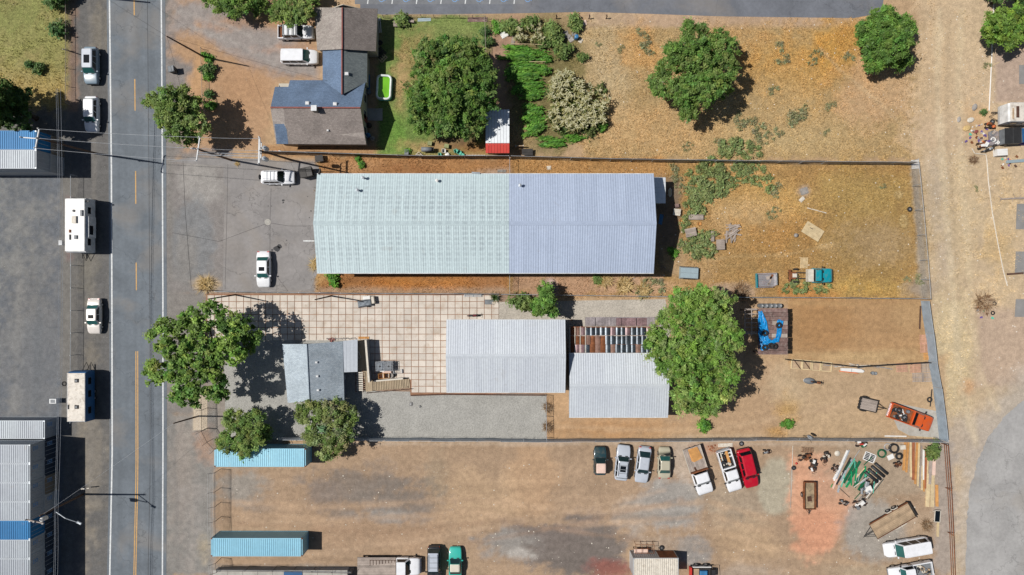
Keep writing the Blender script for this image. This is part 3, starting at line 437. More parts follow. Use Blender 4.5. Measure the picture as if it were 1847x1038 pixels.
# ---------------------------------------------------------------- courtyard of square slabs with rusty joints
mat('joint', A(150, 112, 88), .9, 0, .25, 1, .2, 12); mat('slab', A(209, 199, 187), .8, 0, .09, .6, .1, 18, dirt=A(168, 146, 122), dfac=.5, rnd=.08)
YARD = [(372, 531), (900, 531), (900, 577), (806, 577), (1018, 577), (1018, 706), (985, 711), (806, 710), (740, 712), (740, 705), (655, 705), (655, 612), (372, 612)]
yard = struct(MB().prism(poly_w([(372, 530), (900, 530), (900, 580), (1020, 580), (1020, 709), (740, 713), (740, 690), (655, 690), (655, 612), (372, 612)]), -.02, .02), 'courtyard', 'joint')
ys = [532.5]
while ys[-1] < 712: ys.append(ys[-1]+11.75)
cells = []
for a in range(len(ys)-1):
    y0, y1 = ys[a], ys[a+1]
    if y1 > 716: continue
    off = random.uniform(-.6, .6); x = 374.0
    while x < 1015:
        x1 = x+13.15; xm, ym = x+6.5, (y0+y1)/2
        ok = (ym < 611 and x1 < 902) or (x > 655 and ym < 712 and x1 < 1018)
        if x1 > 812 and x < 1013 and 588 < ym < 700: ok = False
        if ym > 690 and x < 740: ok = False
        if ym < 577 and x1 > 902: ok = False
        if ok: cells.append((xm, ym, x1-x-1.05, y1-y0-1.0))
        x = x1
cells.sort(key=lambda c: (c[0] < 440, 640 < c[0] < 700 and c[1] > 600, -c[0]))
pm = [MB().cb(0, 0, 0, 12.1/S+random.uniform(-.03, .02), 10.75/S+random.uniform(-.03, .02), .05, random.uniform(-.5, .5), .012).mesh('slab', 'slab') for _ in range(5)]
rest = MB()
for i, (x, y, w, h) in enumerate(cells):
    c = W(x, y)
    if i < 300:
        o = bpy.data.objects.new('slab', random.choice(pm)); COL.objects.link(o); o.parent = yard; o.location = (c.x, c.y, .03+random.uniform(0, .006))
    else: rest.cb(c.x, c.y, .03, w/S, h/S, .05, 0, .012)
if rest.v: tag(rest.build('slab_field', 'slab', yard), kind='stuff')
# ---------------------------------------------------------------- dry grass and lawn: short blades scattered where the ground is grassy
def scatter_grass(name, label, n, test, hmin, hmax, wd, colf):
    P = RNG.random((n*6, 2))*np.array([1847, 1038]); j = np.clip(np.searchsorted(gx, (P[:, 0]-CX)/S), 0, len(gx)-1); i = np.clip(np.searchsorted(gy, (CY-P[:, 1])/S), 0, len(gy)-1)
    g = GG[i, j]*np.clip(.55+2.2*nB[i, j], .1, 1.2); c = GC[i, j]; keep = test(P, g, c) & (RNG.random(len(P)) < g); P = P[keep][:n]; c = c[keep][:n]; m = len(P)
    x = (P[:, 0]-CX)/S; y = (CY-P[:, 1])/S; a = RNG.random(m)*2*math.pi; l = RNG.uniform(hmin, hmax, m); tilt = RNG.uniform(.2, 1.25, m); w = wd*RNG.uniform(.6, 1.3, m)
    ux, uy = -np.sin(a)*w, np.cos(a)*w; tx = np.cos(a)*l*np.sin(tilt); ty = np.sin(a)*l*np.sin(tilt); tz = l*np.cos(tilt)+.02
    v = np.stack([np.stack([x-ux, y-uy, 0*x], -1), np.stack([x+ux, y+uy, 0*x], -1), np.stack([x+tx, y+ty, tz], -1)], 1).reshape(-1, 3)
    col = np.repeat(colf(c)*RNG.uniform(.58, 1.45, (m, 1)), 3, 0)
    o = bpy.data.objects.new(name, np_mesh(name, v, np.arange(3*m).reshape(-1, 3), 'drygrass', col)); COL.objects.link(o); tag(o, label, 'grass', kind='stuff')
def bare(P):
    x, y = P[:, 0], P[:, 1]; return ~(((x > 404) & (x < 986) & (y > 610) & (y < 794)) | ((x > 370) & (x < 1022) & (y > 530) & (y < 714)) | ((x > 896) & (x < 1212) & (y > 539) & (y < 642)) | ((x > 640) & (x < 1600) & (y < 32)))
isg = lambda c: c[:, 1] > c[:, 0]*.98
scatter_grass('dry_grass', 'short dry golden grass growing over the bare lots', 125000, lambda P, g, c: (g > .2) & ~isg(c) & bare(P), .12, .36, .036, lambda c: c*np.array([1.2, 1.2, 1.14]))
scatter_grass('lawn_grass', 'green lawn grass behind the shingled house', 22000, lambda P, g, c: (g > .3) & isg(c) & bare(P), .05, .14, .02, lambda c: c*np.array([.95, 1.1, .8]))
# ================================================================ buildings
def rib_panel(w, run, drop, n=3, h=.013):
    p = w/n; prof = [(0, 0)]
    for i in range(n): prof += [(p*(i+.5), 0), (p*(i+.62), h), (p*(i+.86), h), (p*(i+1), 0)]
    m = len(prof); vs = [(x, 0, z) for x, z in prof]+[(x, run, z-drop) for x, z in prof]
    return MB().add(vs, [((i, i+1, m+i+1, m+i) if run < 0 else (i+1, i, m+i, m+i+1)) for i in range(m-1)])
def gable_shed(name, label, cat, X0, X1, yN, yR, yS, ze, zr, segs, wallm, pw=.93, nrib=3, capm=None, ov=.22, doors=()):
    t = thing(name, label, cat, ((X0+X1)/2, yR, 0))
    for xa, xb, mt in segs:
        n = max(1, round((xb-xa)/pw)); w = (xb-xa)/n
        mesh = {}
        for sgn, ye in ((1, yN), (-1, yS)):
            mesh[sgn] = rib_panel(w+.02, ye-yR, zr-ze, nrib).mesh('roof_panel', mt)
            for i in range(n):
                o = bpy.data.objects.new('roof_panel', mesh[sgn]); COL.objects.link(o); o.parent = t
                o.location = (xa+i*w-(X0+X1)/2, 0, zr+(.004 if i % 2 else 0)+random.uniform(0, .003)); o.rotation_euler = (random.uniform(-.002, .002), 0, 0)
        c = MB(); k = (zr-ze)/abs(yN-yR)
        c.add([(xa, yR-.28, zr+.06-.28*k), (xb, yR-.28, zr+.06-.28*k), (xb, yR, zr+.09), (xa, yR, zr+.09), (xa, yR+.28, zr+.06-.28*k), (xb, yR+.28, zr+.06-.28*k)], [(0, 1, 2, 3), (3, 2, 5, 4)])
        c.build('ridge_cap', capm or mt, t, True)
    wl = MB(); a, b, n_, s_ = X0+ov, X1-ov, yN-ov, yS+ov; zz = lambda y: ze-.05+(zr-ze)*(1-abs(y-yR)/abs((yN if y > yR else yS)-yR))
    zn, zs2 = zz(n_)-.05, zz(s_)-.05
    wl.add([(a, s_, 0), (b, s_, 0), (b, n_, 0), (a, n_, 0), (a, s_, zs2), (b, s_, zs2), (b, n_, zn), (a, n_, zn), (a, yR, zr-.12), (b, yR, zr-.12)],
           [(0, 1, 5, 4), (2, 3, 7, 6), (1, 2, 6, 9, 5), (3, 0, 4, 8, 7), (4, 5, 9, 8), (8, 9, 6, 7)])
    wl.build('wall', wallm, t, True)
    for side, u, w, h in doors:      # roll-up doors in slats of their own
        d = MB()
        for i in range(int(h/.3)):
            z = .02+i*.3
            if side == 'W': d.box(a-.05, yR+u-w/2, z, a-.002, yR+u+w/2, z+.28)
            elif side == 'E': d.box(b+.002, yR+u-w/2, z, b+.05, yR+u+w/2, z+.28)
            elif side == 'S': d.box(u-w/2, s_-.05, z, u+w/2, s_-.002, z+.28)
            else: d.box(u-w/2, n_+.002, z, u+w/2, n_+.05, z+.28)
        d.build('roller_door', 'trim_white', t, True)
    g = MB()
    g.tube([(X0, yS-.03, ze-.02), (X1, yS-.03, ze-.02)], .06, 6).build('gutter', 'trim_white', t, True); MB().tube([(X0, yN+.03, ze-.02), (X1, yN+.03, ze-.02)], .06, 6).build('gutter', 'trim_white', t, True)
    return t
wh = gable_shed('warehouse', 'long metal warehouse with one half weathered teal and one half lavender grey roof', 'warehouse', -25.24, 18.34, 14.71, 8.17, 1.87, 5.0, 6.6,
                [(-25.24, -.39, 'rf_teal'), (-.37, 18.34, 'rf_lav')], 'wall_metal', doors=[('W', 2.8, 3.6, 3.6), ('W', -2.6, 3.6, 3.6), ('E', -2, 3.2, 3.2), ('S', -18, 1.0, 2.1), ('S', 8, 1.0, 2.1)])
for px, py, h, b in ((655, 321, .7, 1), (646, 344, .55, 1), (788, 326, .5, 0), (938, 335, .6, 1)):
    c = W(px, py, 5.6); zb = 6.6-1.6*abs(c.y-8.17)/6.4
    MB().lathe([(.22, -.12), (.2, .06), (.1, .1), (.1, h), (.2, h), (.2, h+.1), (.02, h+.18)], 10, (c.x, c.y, zb)).build('vent_pipe', 'galv' if b else 'white', wh, True)
MB().tube([W(851, 312, 5)+Vector((0, 0, .1)), W(866, 313, 5)+Vector((0, 0, .1))], .12, 8).build('eave_light', 'galv', wh, True)
c = W(575, 314, 5); MB().tube([c+Vector((0, -.1, .15)), c+Vector((.25, .6, .2))], .09, 6).build('antenna', 'blacksteel', wh, True)
# lean-to on its gable end
t = thing('lean_to', 'small white metal lean-to against the end wall of the warehouse', 'lean-to', W(1192, 343, 0))
a, b = W(1176, 320, 2.6), W(1201, 367, 2.6)
for i in range(5):
    y0 = b.y+(a.y-b.y)*i/5; y1 = b.y+(a.y-b.y)*(i+1)/5-.01
    MB().add([(a.x+.15, y0, 2.8), (b.x, y0, 2.45), (b.x, y1, 2.45), (a.x+.15, y1, 2.8), (a.x+.15, y1-.1, 2.84), (b.x, y1-.1, 2.49)], [(0, 1, 5, 4), (4, 5, 2, 3)]).build('roof_panel', 'rf_white', t, True)
MB().box(18.35, b.y+.2, 0, b.x-.2, a.y-.2, 2.42).build('wall', 'wall_cream', t, True); MB().box(b.x-.19, b.y+.9, .02, b.x-.15, b.y+1.8, 2.05).build('door', 'trim_white', t, True)
shA = gable_shed('metal_shed', 'pale grey metal shed standing in the slab courtyard', 'shed', -8.62, 7.0, -4.27, -8.94, -13.78, 3.7, 4.6, [(-8.62, 7.0, 'rf_shed')], 'wall_grey', doors=[('W', 1.6, 3, 3), ('W', -2, 3, 3)])
shB = gable_shed('metal_shed', 'pale grey metal shed half under the big willow crown', 'shed', 7.58, 20.72, -8.77, -13.0, -17.24, 2.8, 3.5, [(7.58, 20.72, 'rf_shed')], 'wall_grey', doors=[('S', 12, 2.6, 2.2), ('S', 17, 2.6, 2.2)])
# ---------------------------------------------------------------- shingled house
def solve(px, py, fz):
    z = 3.0
    for _ in range(12): p = W(px, py, z); z = fz(p.x, p.y)
    p = W(px, py, z); return Vector((p.x, p.y, z))
def face(t, name, pts, mt, th=.1, lift=0.0, label=None):
    m = MB(); n = len(pts); up = [(p[0], p[1], p[2]+lift) for p in pts]; dn = [(p[0], p[1], p[2]+lift-th) for p in pts]
    ar = sum(up[i][0]*up[(i+1) % n][1]-up[(i+1) % n][0]*up[i][1] for i in range(n))
    if ar < 0: up = up[::-1]; dn = dn[::-1]
    m.add(up+dn, [tuple(range(n)), tuple(range(2*n-1, n-1, -1))]+[(i, n+i, n+(i+1) % n, (i+1) % n) for i in range(n)])
    return m.build(name, mt, t, True, label=label)
h = thing('shingled_house', 'L-shaped house with brown and blue shingle roofs and red ridge caps beside the lawn', 'house', W(600, 180, 0))
yr = W(560, 194.5, 5.0).y; xr = W(617, 130, 4.4).x; xg = W(617.5, 50, 4.85).x
fN = lambda x, y: 5.0-.54*(y-yr); fS = lambda x, y: 5.0-.54*(yr-y); fW = lambda x, y: 4.4-.57*abs(x-xr); fG = lambda x, y: 4.85-.55*abs(x-xg)
f0 = lambda z: (lambda x, y: z)
q = lambda L, f: [solve(x, y, f) for x, y in L]
rs = face(h, 'roof_slope', q([(488, 194.5), (650, 195), (660.5, 261), (498, 260)], fS), 'sh_brown')
face(rs, 'shingle_patch', q([(488, 195.5), (511, 195.5), (519, 260), (498, 260)], fS), 'sh_patch', .004, .006); face(rs, 'shingle_patch', q([(495, 224), (512, 224), (517, 234), (520, 260), (499.5, 260)], fS), 'sh_blue', .004, .012); face(rs, 'shingle_patch', q([(612, 243), (656, 239), (658, 251), (640, 247)], fS), 'sh_patch', .004, .006)
face(h, 'roof_slope', q([(488, 194), (496, 157), (520, 157), (523, 145), (582, 145), (617, 171), (659, 149), (650, 194.6)], fN), 'sh_blue')
face(h, 'roof_slope', q([(582, 88), (617, 88), (617, 171), (582, 145)], fW), 'sh_blue'); face(h, 'roof_slope', q([(617, 88), (662.6, 92), (662, 150), (659, 149.5), (617, 171)], fW), 'sh_green')
face(h, 'roof_slope', q([(567, 14), (617.5, 14), (617.5, 89), (572, 91)], fG), 'sh_brownlight'); face(h, 'roof_slope', q([(617.5, 14), (681, 16), (678, 93), (617.5, 89)], fG), 'sh_brown')
for L, f in (([(488, 194.3), (650, 194.8)], fN), ([(617, 90), (617, 171)], fW), ([(617.5, 14), (617.5, 89)], fG)):
    a, b = q(L, f); MB().tube([a+Vector((0, 0, .02)), b+Vector((0, 0, .02))], .11, 6).build('ridge_cap', 'trim_red', h, True)
def blk(x0, y0, x1, y1, z): MB().box(x0, y0, 0, x1, y1, z).build('wall', 'wall_cream', h, True)
E0 = solve(498, 260, fS); E1 = solve(660.5, 261, fS); N1 = solve(582, 145, fN); W0 = solve(582, 120, fW); W1 = solve(662.6, 120, fW); G0 = solve(572, 91, fG); G1 = solve(681, 16, fG); G2 = solve(678, 93, fG)
blk(E0.x+.3, E0.y+.35, E1.x-.45, N1.y-.4, 2.55); blk(W0.x+.3, N1.y-.38, W1.x-.3, solve(600, 90, fW).y, 2.55); blk(G0.x+.3, G2.y+.2, G1.x-.4, G1.y-.3, 2.5)
for x in (E0.x+.32, E1.x-.47):
    MB().add([(x-.04, E0.y+.5, 2.55), (x-.04, N1.y-.6, 2.55), (x-.04, yr, 4.8), (x+.04, E0.y+.5, 2.55), (x+.04, N1.y-.6, 2.55), (x+.04, yr, 4.8)], [(0, 1, 2), (5, 4, 3), (0, 2, 5, 3), (1, 4, 5, 2)]).build('gable_wall', 'wall_cream', h, True)
for y in (G2.y+.3, G1.y-.35):
    MB().add([(G0.x+.5, y-.04, 2.5), (G1.x-.6, y-.04, 2.5), (xg, y-.04, 4.65), (G0.x+.5, y+.04, 2.5), (G1.x-.6, y+.04, 2.5), (xg, y+.04, 4.65)], [(0, 1, 2), (5, 4, 3), (0, 2, 5, 3), (1, 4, 5, 2)]).build('gable_wall', 'wall_cream', h, True)
for y in (E0.y+1.4, E0.y+3.6, yr+1.6):
    fr = MB().box(E1.x-.46, y, .9, E1.x-.41, y+1.2, 2.1).build('window', 'trim_white', h, True); MB().box(E1.x-.42, y+.08, .98, E1.x-.4, y+1.12, 2.02).build('pane', 'glass', fr, True)
MB().box(E1.x-.46, yr-.9, .05, E1.x-.4, yr+.0, 2.1).build('door', 'trim_red', h, True)
for x in (E0.x+2, E0.x+5.5, E0.x+8.5):
    fr = MB().box(x, E0.y+.3, .9, x+1.3, E0.y+.36, 2.0).build('window', 'trim_white', h, True); MB().box(x+.08, E0.y+.28, .98, x+1.22, E0.y+.31, 1.92).build('pane', 'glass', fr, True)
ch = solve(570, 199, fS); cm = MB().box(ch.x-.3, ch.y-.3, ch.z-.4, ch.x+.3, ch.y+.3, ch.z+.9).build('chimney', 'wall_tan', h, True); MB().box(ch.x-.36, ch.y-.36, ch.z+.9, ch.x+.36, ch.y+.36, ch.z+1.0).build('chimney_cap', 'trim_white', cm, True)
for x, y, f in ((555, 187, fN), (605, 188.5, fN), (626, 134, fW), (592, 236, fS)):
    c = solve(x, y, f); s = .26 if y != 236 else .14
    MB().cb(c.x, c.y, c.z+.1, s*2, s*1.7, .28, 0, .06).build('roof_vent', 'trim_white', h, True)
# ---------------------------------------------------------------- office house with grey shingles
of = thing('office_house', 'small grey shingled house in the corner of the slab courtyard', 'house', W(580, 668, 0))
P = lambda x, y, z: W(x, y, z)
face(of, 'roof_slope', [P(509, 621, 2.85), P(553, 621, 4.0), P(558, 724, 4.0), P(519, 727, 2.85)], 'sh_greylight'); face(of, 'roof_slope', [P(553, 621, 4.0), P(618, 616, 2.55), P(621, 723, 2.55), P(558, 724, 4.0)], 'sh_grey')
a, b = P(553, 621, 4.03), P(558, 724, 4.03); MB().tube([a, b], .1, 6).build('ridge_cap', 'sh_greylight', of, True)
for i in range(4):
    u0, u1 = i/4, (i+1)/4-.006; pt = lambda u, y0, y1, z: W(618.5+(645-618.5)*u, y0+(y1-y0)*u, z-.3*u)
    face(of, 'roof_panel', [pt(u0, 615.5, 612.5, 2.5), pt(u1, 615.5, 612.5, 2.5), pt(u1, 672, 671, 2.5), pt(u0, 672, 671, 2.5)], 'rf_shed', .05)
for x, y in ((571, 654), (572.5, 679), (574, 704)):
    c = W(x, y, 3.65); MB().cb(c.x, c.y, c.z, .34, .28, .3, 0, .06).build('roof_vent', 'trim_white', of, True)
a, b = W(519, 722, 0), W(612, 630, 0); MB().box(P(512, 0, 2.8).x+.3, P(0, 722, 2.7).y+.25, 0, P(619, 0, 2.55).x-.35, P(0, 619, 2.7).y-.4, 2.5).build('wall', 'wall_grey', of, True)
MB().box(P(619, 0, 2.5).x-.34, P(0, 668, 2.3).y, 0, P(640, 0, 2.2).x-.3, P(0, 617, 2.3).y, 2.15).build('wall', 'wall_grey', of, True)
ex = P(619, 0, 2.55).x-.35
fr = MB().box(ex+.002, P(0, 700, 0).y, .9, ex+.05, P(0, 690, 0).y, 2.0).build('window', 'trim_white', of, True); MB().box(ex+.05, P(0, 699, 0).y, .98, ex+.06, P(0, 691, 0).y, 1.92).build('pane', 'glass', fr, True)
MB().box(ex+.002, P(0, 684, 0).y, .3, ex+.05, P(0, 676, 0).y, 2.3).build('door', 'trim_white', of, True)
# ---------------------------------------------------------------- deck, screen walls, stair and ramp by the office
def planks(t, quad, z, n, mt, name='plank', th=.05, gap=.012, along=True, z2=None):
    a, b, c, d = [Vector((*W(x, y, zz)[:2], zz)) for (x, y), zz in zip(quad, (z, z2 if z2 is not None else z, z2 if z2 is not None else z, z))]
    for i in range(n):
        u0, u1 = i/n+gap/2, (i+1)/n-gap/2; dz = Vector((0, 0, random.uniform(-.006, .006)))
        if along: pts = [a.lerp(b, u0)+dz, a.lerp(b, u1)+dz, d.lerp(c, u1)+dz, d.lerp(c, u0)+dz]
        else: pts = [a.lerp(d, u0)+dz, b.lerp(c, u0)+dz, b.lerp(c, u1)+dz, a.lerp(d, u1)+dz]
        face(t, name, pts, mt, th)
dk = thing('timber_deck', 'weathered timber deck with a ramp and high screen wall beside the office house', 'deck', W(680, 660, 0))
planks(dk, [(646, 613), (666, 613), (668, 667), (646, 668)], .45, 9, 'deck'); planks(dk, [(655, 668), (672, 668), (672, 706), (660, 707)], .45, 4, 'deck'); planks(dk, [(673, 688.5), (738, 682), (740, 700), (673, 705)], .42, 22, 'deck', z2=.12)
for x, y in ((648, 616), (664, 616), (664, 664), (664, 704), (700, 702), (736, 698)):
    c = W(x, y); MB().box(c.x-.06, c.y-.06, 0, c.x+.06, c.y+.06, .38 if x < 690 else .2).build('post', 'wooddark', dk, True)
a, b = W(665, 612), W(671, 686); MB().prism([(a.x-.09, a.y), (a.x+.09, a.y), (b.x+.09, b.y), (b.x-.09, b.y)], .0, 1.85).build('screen_wall', 'tarp_grey', dk, True); MB().prism([(a.x-.13, a.y+.02), (a.x+.13, a.y+.02), (b.x+.13, b.y-.02), (b.x-.13, b.y-.02)], 1.85, 1.92).build('wall_cap', 'offwhite', dk, True)
a, b = W(677, 686), W(729, 681.5); MB().prism([(a.x, a.y-.06), (b.x, b.y-.06), (b.x, b.y+.06), (a.x, a.y+.06)], 0, .95).build('ramp_wall', 'tarp_grey', dk, True); MB().prism([(a.x, a.y-.1), (b.x, b.y-.1), (b.x, b.y+.1), (a.x, a.y+.1)], .95, 1.01).build('wall_cap', 'offwhite', dk, True)
a, b = W(664, 707.5), W(740, 701); MB().tube([a+Vector((0, 0, .95)), b+Vector((0, 0, .7))], .04, 5).build('handrail', 'wooddark', dk, True)
for i in range(6):
    p = a.lerp(b, i/5); MB().tube([p+Vector((0, 0, .1)), p+Vector((0, 0, .95-.25*i/5))], .035, 5).build('rail_post', 'wooddark', dk, True)
st = thing('slatted_stair', 'open slatted stair and railing between the office wall and the timber deck', 'stair', W(653, 690, 0))
for i in range(9):
    c = W(652, 672+i*3.9); MB().box(c.x-.55, c.y-.09, .4, c.x+.35, c.y+.09, .45).build('slat', 'offwhite', st, True)
for dx in (-.6, .4):
    a, b = W(652, 671), W(652, 706); MB().tube([(a.x+dx, a.y, .75), (b.x+dx, b.y, .75)], .035, 5).build('rail', 'rustdark', st, True)
    for i in range(6):
        y = a.y+(b.y-a.y)*i/5; MB().box(a.x+dx-.03, y-.03, 0, a.x+dx+.03, y+.03, .75).build('post', 'rustdark', st, True)
# ---------------------------------------------------------------- red and white garden shed
t = thing('garden_shed', 'small garden shed with a white metal roof ending in a red strip', 'shed', W(900, 240, 0))
for i in range(8):
    x0, x1 = 876+43*i/8, 876+43*(i+1)/8-.35; y1 = 258.5
    face(t, 'roof_panel', [W(x0, 198, 2.9), W(x1, 198, 2.9), W(x1, y1, 2.7), W(x0, y1, 2.7)], 'rf_white', .04); face(t, 'roof_panel', [W(x0, 259, 2.68), W(x1, 259, 2.68), W(x1, 276.5, 2.2), W(x0, 276.5, 2.2)], 'rf_red', .04)
a, b = W(878, 274, 2.2), W(917, 200, 2.8); MB().box(a.x+.1, a.y+.1, 0, b.x-.1, b.y-.1, 2.1).build('wall', 'wall_cream', t, True); MB().box(b.x-.1, a.y+1.5, .05, b.x-.05, a.y+2.4, 2.0).build('door', 'trim_red', t, True)
# ---------------------------------------------------------------- patchwork lean-to of salvaged roofing
t = thing('salvage_lean_to', 'patchwork rack of rusty, dark and pale roofing sheets between the two pale sheds', 'lean-to', W(1100, 605, 0))
mat('dark_sheet', A(72, 80, 88), .3, .4, .5, 1.2, .4, 9); mat('pale_sheet', A(170, 160, 160), .35, .3, .3, 1.5, .25, 10, rnd=.15); mat('plum_sheet', A(142, 116, 118), .4, .2, .3, 1.5, .25, 10, rnd=.2); mat('brown_sheet', A(140, 108, 94), .7, 0, .3, 1.5, .25, 10, rnd=.15)
ZR = [1.6, 2.0, 2.1, 2.2]
for row, (y0, y1, z) in enumerate(((574, 588.5, 1.6), (589.5, 605.8, 2.0), (605.6, 622.2, 2.1), (622, 638, 2.2))):
    for i in range(17):
        x0 = (1056 if row == 0 else 1027.5)+i*9.2+random.uniform(-.8, .8); x1 = x0+random.uniform(8.8, 9.8); z = ZR[row]+random.uniform(-.05, .08)
        if x1 > 1198: continue
        if row == 0: mt = 'plum_sheet' if 5 < i < 12 else 'pale_sheet'
        elif i < 3: mt = random.choice(['brown_sheet', 'plum_sheet', 'rust'])
        elif row >= 2 and i in (4, 5, 6): mt = 'rust' if i != 5 else 'brown_sheet'
        else: mt = random.choice(['dark_sheet']*7+['plum_sheet', 'brown_sheet', 'plum_sheet'])
        m = MB(); L = []
        for k in range(7):
            u = k/6; zz = z+(.10*math.sin(math.pi*u) if row else .03*math.sin(6*math.pi*u))+random.uniform(-.01, .01)
            j = random.uniform(-.8, .8) if row else random.uniform(-1, .4); L.append((W(x0+(x1-x0)*u, y0+j*.4, zz), W(x0+(x1-x0)*u, y1+j*.4, zz)))
        n = len(L); m.add([p[0] for p in L]+[p[1] for p in L], [(k+1, k, n+k, n+k+1) for k in range(n-1)]); m.build('roof_sheet', mt, t, True, smooth=True)
for y, mt in ((573, 'pale_sheet'), (590.2, 'rust'), (605.7, 'woodgrey'), (622, 'rust')):
    a, b = W(1027 if y > 580 else 1056, y, 2.1 if y > 580 else 1.65), W(1190, y, 2.1 if y > 580 else 1.65); MB().box(a.x, a.y-.06, a.z-.1, b.x, a.y+.05, a.z+(.1 if y > 580 else .02)).build('purlin', mt, t, True)
for x in (1028, 1037, 1046.5, 1056):
    a, b = W(x, 590, 2.36), W(x, 637, 2.36); MB().box(a.x-.04, b.y, 2.3, a.x+.04, a.y, 2.36).build('rafter', 'offwhite', t, True)
for x in (1030, 1080, 1130, 1185):
    for y in (577, 605.7, 634):
        c = W(x, y); MB().box(c.x-.06, c.y-.06, 0, c.x+.06, c.y+.06, 2.0 if y > 580 else 1.55).build('post', 'rust', t, True)
# ---------------------------------------------------------------- boarded barn with tarp, tyres
bn = thing('boarded_barn', 'low barn roofed with weathered plum boards beside the corral', 'barn', W(1385, 598, 0))
for r in range(11):
    y0, y1 = 556.5+r*7.62, 556.5+(r+1)*7.62-.5; cuts = [1367, random.uniform(1385, 1402), 1421]
    for c0, c1 in zip(cuts[:-1], cuts[1:]):
        if r < 4 and c0 < 1380: c0 = 1368
        e = random.uniform(-1, .6); face(bn, 'roof_board', [W(c0, y0, 2.35), W(c1+e, y0, 2.35), W(c1+e, y1, 2.35), W(c0, y1, 2.35)], random.choice(['woodplum', 'woodplum', 'woodgrey']), .04, random.uniform(0, .05))
for r in range(6):
    y = 558+r*8; face(bn, 'rafter', [W(1343, y, 2.3), W(1367, y, 2.3), W(1367, y+1.2, 2.3), W(1343, y+1.2, 2.3)], 'woodgrey', .1)
for x in (1343, 1355): face(bn, 'rafter', [W(x, 556, 2.36), W(x+1.5, 556, 2.36), W(x+1.5, 606, 2.36), W(x, 606, 2.36)], 'woodgrey', .06)
for r in range(4): face(bn, 'roof_board', [W(1344, 557+r*1.6+(40 if r > 1 else 0), 2.42), W(1366, 557+r*1.6+(40 if r > 1 else 0), 2.42), W(1365, 558.3+r*1.6+(40 if r > 1 else 0), 2.42), W(1344, 558.3+r*1.6+(40 if r > 1 else 0), 2.42)], 'woodgrey', .03)
for x in (1346, 1370, 1395, 1418):
    for y in (560, 600, 637):
        if x == 1346 and y > 610: continue
        c = W(x, y, 2.2); MB().box(c.x-.07, c.y-.07, 0, c.x+.07, c.y+.07, 2.3).build('post', 'wooddark', bn, True)
for i in range(14):
    p0 = W(1419.5, 558+i*5.8, 2.2); MB().box(p0.x-.02, p0.y-.36, .02, p0.x+.03, p0.y, 2.2).build('wall_board', 'woodplum', bn, True)
tp = thing('blue_tarp', 'crumpled bright blue tarp trailing over the barn roof', 'tarp', W(1385, 600, 2.36))
def tarp(pts, wf):
    m = MB(); n = len(pts); K = 9; P2 = [Vector((x, y, 0)) for x, y in pts]; vs = []
    for i, p in enumerate(P2):
        d = (P2[min(i+1, n-1)]-P2[max(i-1, 0)]).normalized(); nn = Vector((-d.y, d.x, 0)); w = wf[i]
        for k in range(K):
            u = (k/(K-1)-.5)*2; q_ = p+nn*u*w+Vector((random.uniform(-1, 1), random.uniform(-1, 1), 0)); zz = 2.46+abs(math.sin(i*1.7+k*2.1))*.09+random.uniform(0, .05); vs.append(W(q_.x, q_.y, zz))
    m.add(vs, [(i*K+k, i*K+k+1, (i+1)*K+k+1, (i+1)*K+k) for i in range(n-1) for k in range(K-1)]); return m
def dense(pts, wf, m=3):
    P_, W_ = [], []
    for i in range(len(pts)-1):
        for j in range(m):
            u = j/m; P_.append((pts[i][0]+(pts[i+1][0]-pts[i][0])*u, pts[i][1]+(pts[i+1][1]-pts[i][1])*u)); W_.append(wf[i]+(wf[i+1]-wf[i])*u)
    return P_+[pts[-1]], W_+[wf[-1]]
tarp(*dense([(1371, 562), (1375, 582), (1377, 600), (1378, 618), (1381, 631)], [3, 8, 9, 8, 9])).build('sheet', 'tarp_blue', tp, True); tarp(*dense([(1408, 578), (1406, 588), (1405, 602), (1401, 614), (1392, 618), (1380, 614)], [5, 5, 3.5, 4, 4, 6])).build('sheet', 'tarp_blue', tp, True)
def tyre(name, label, c, R=.36, r=.13, group=None, rim=False, tilt=None):
    o = solo(MB().torus((0, 0, r), R-r, r, 20, 8), name, 'rubber', label, 'tyre', c, 0, group, True)
    if rim: MB().lathe([(.0, r*.6), (R-2*r, r*.7), (R-2*r+.02, r*1.3), (R-2*r, r*1.5)], 14).build('rim', 'rim', o)
    if tilt: o.rotation_euler = tilt
    return o
for x, y in ((1379, 601), (1404, 587), (1379, 627), (1389.5, 624), (1396, 625)): tyre('tyre', 'black tyre weighing down the blue tarp on the barn roof', W(x, y, 2.62), .42, .14, 'tyres on the tarp')
for x in (1369, 1377, 1385.5, 1393.5, 1402):
    c = W(x, 551.5); o = solo(MB().lathe([(.27, 0), (.3, .02), (.3, .28), (.31, .3), (.3, .32), (.3, .58), (.31, .6), (.3, .62), (.3, .86), (.31, .88), (.28, .88), (.27, .85), (0, .85)], 16), 'barrel', 'plastic_grey', 'blue grey drum lined up behind the boarded barn', 'barrel', c, 0, 'drums behind the barn', True)
    MB().lathe([(.05, .85), (.05, .89), (0, .89)], 8, (.15, 0, 0)).build('bung', 'white', o)
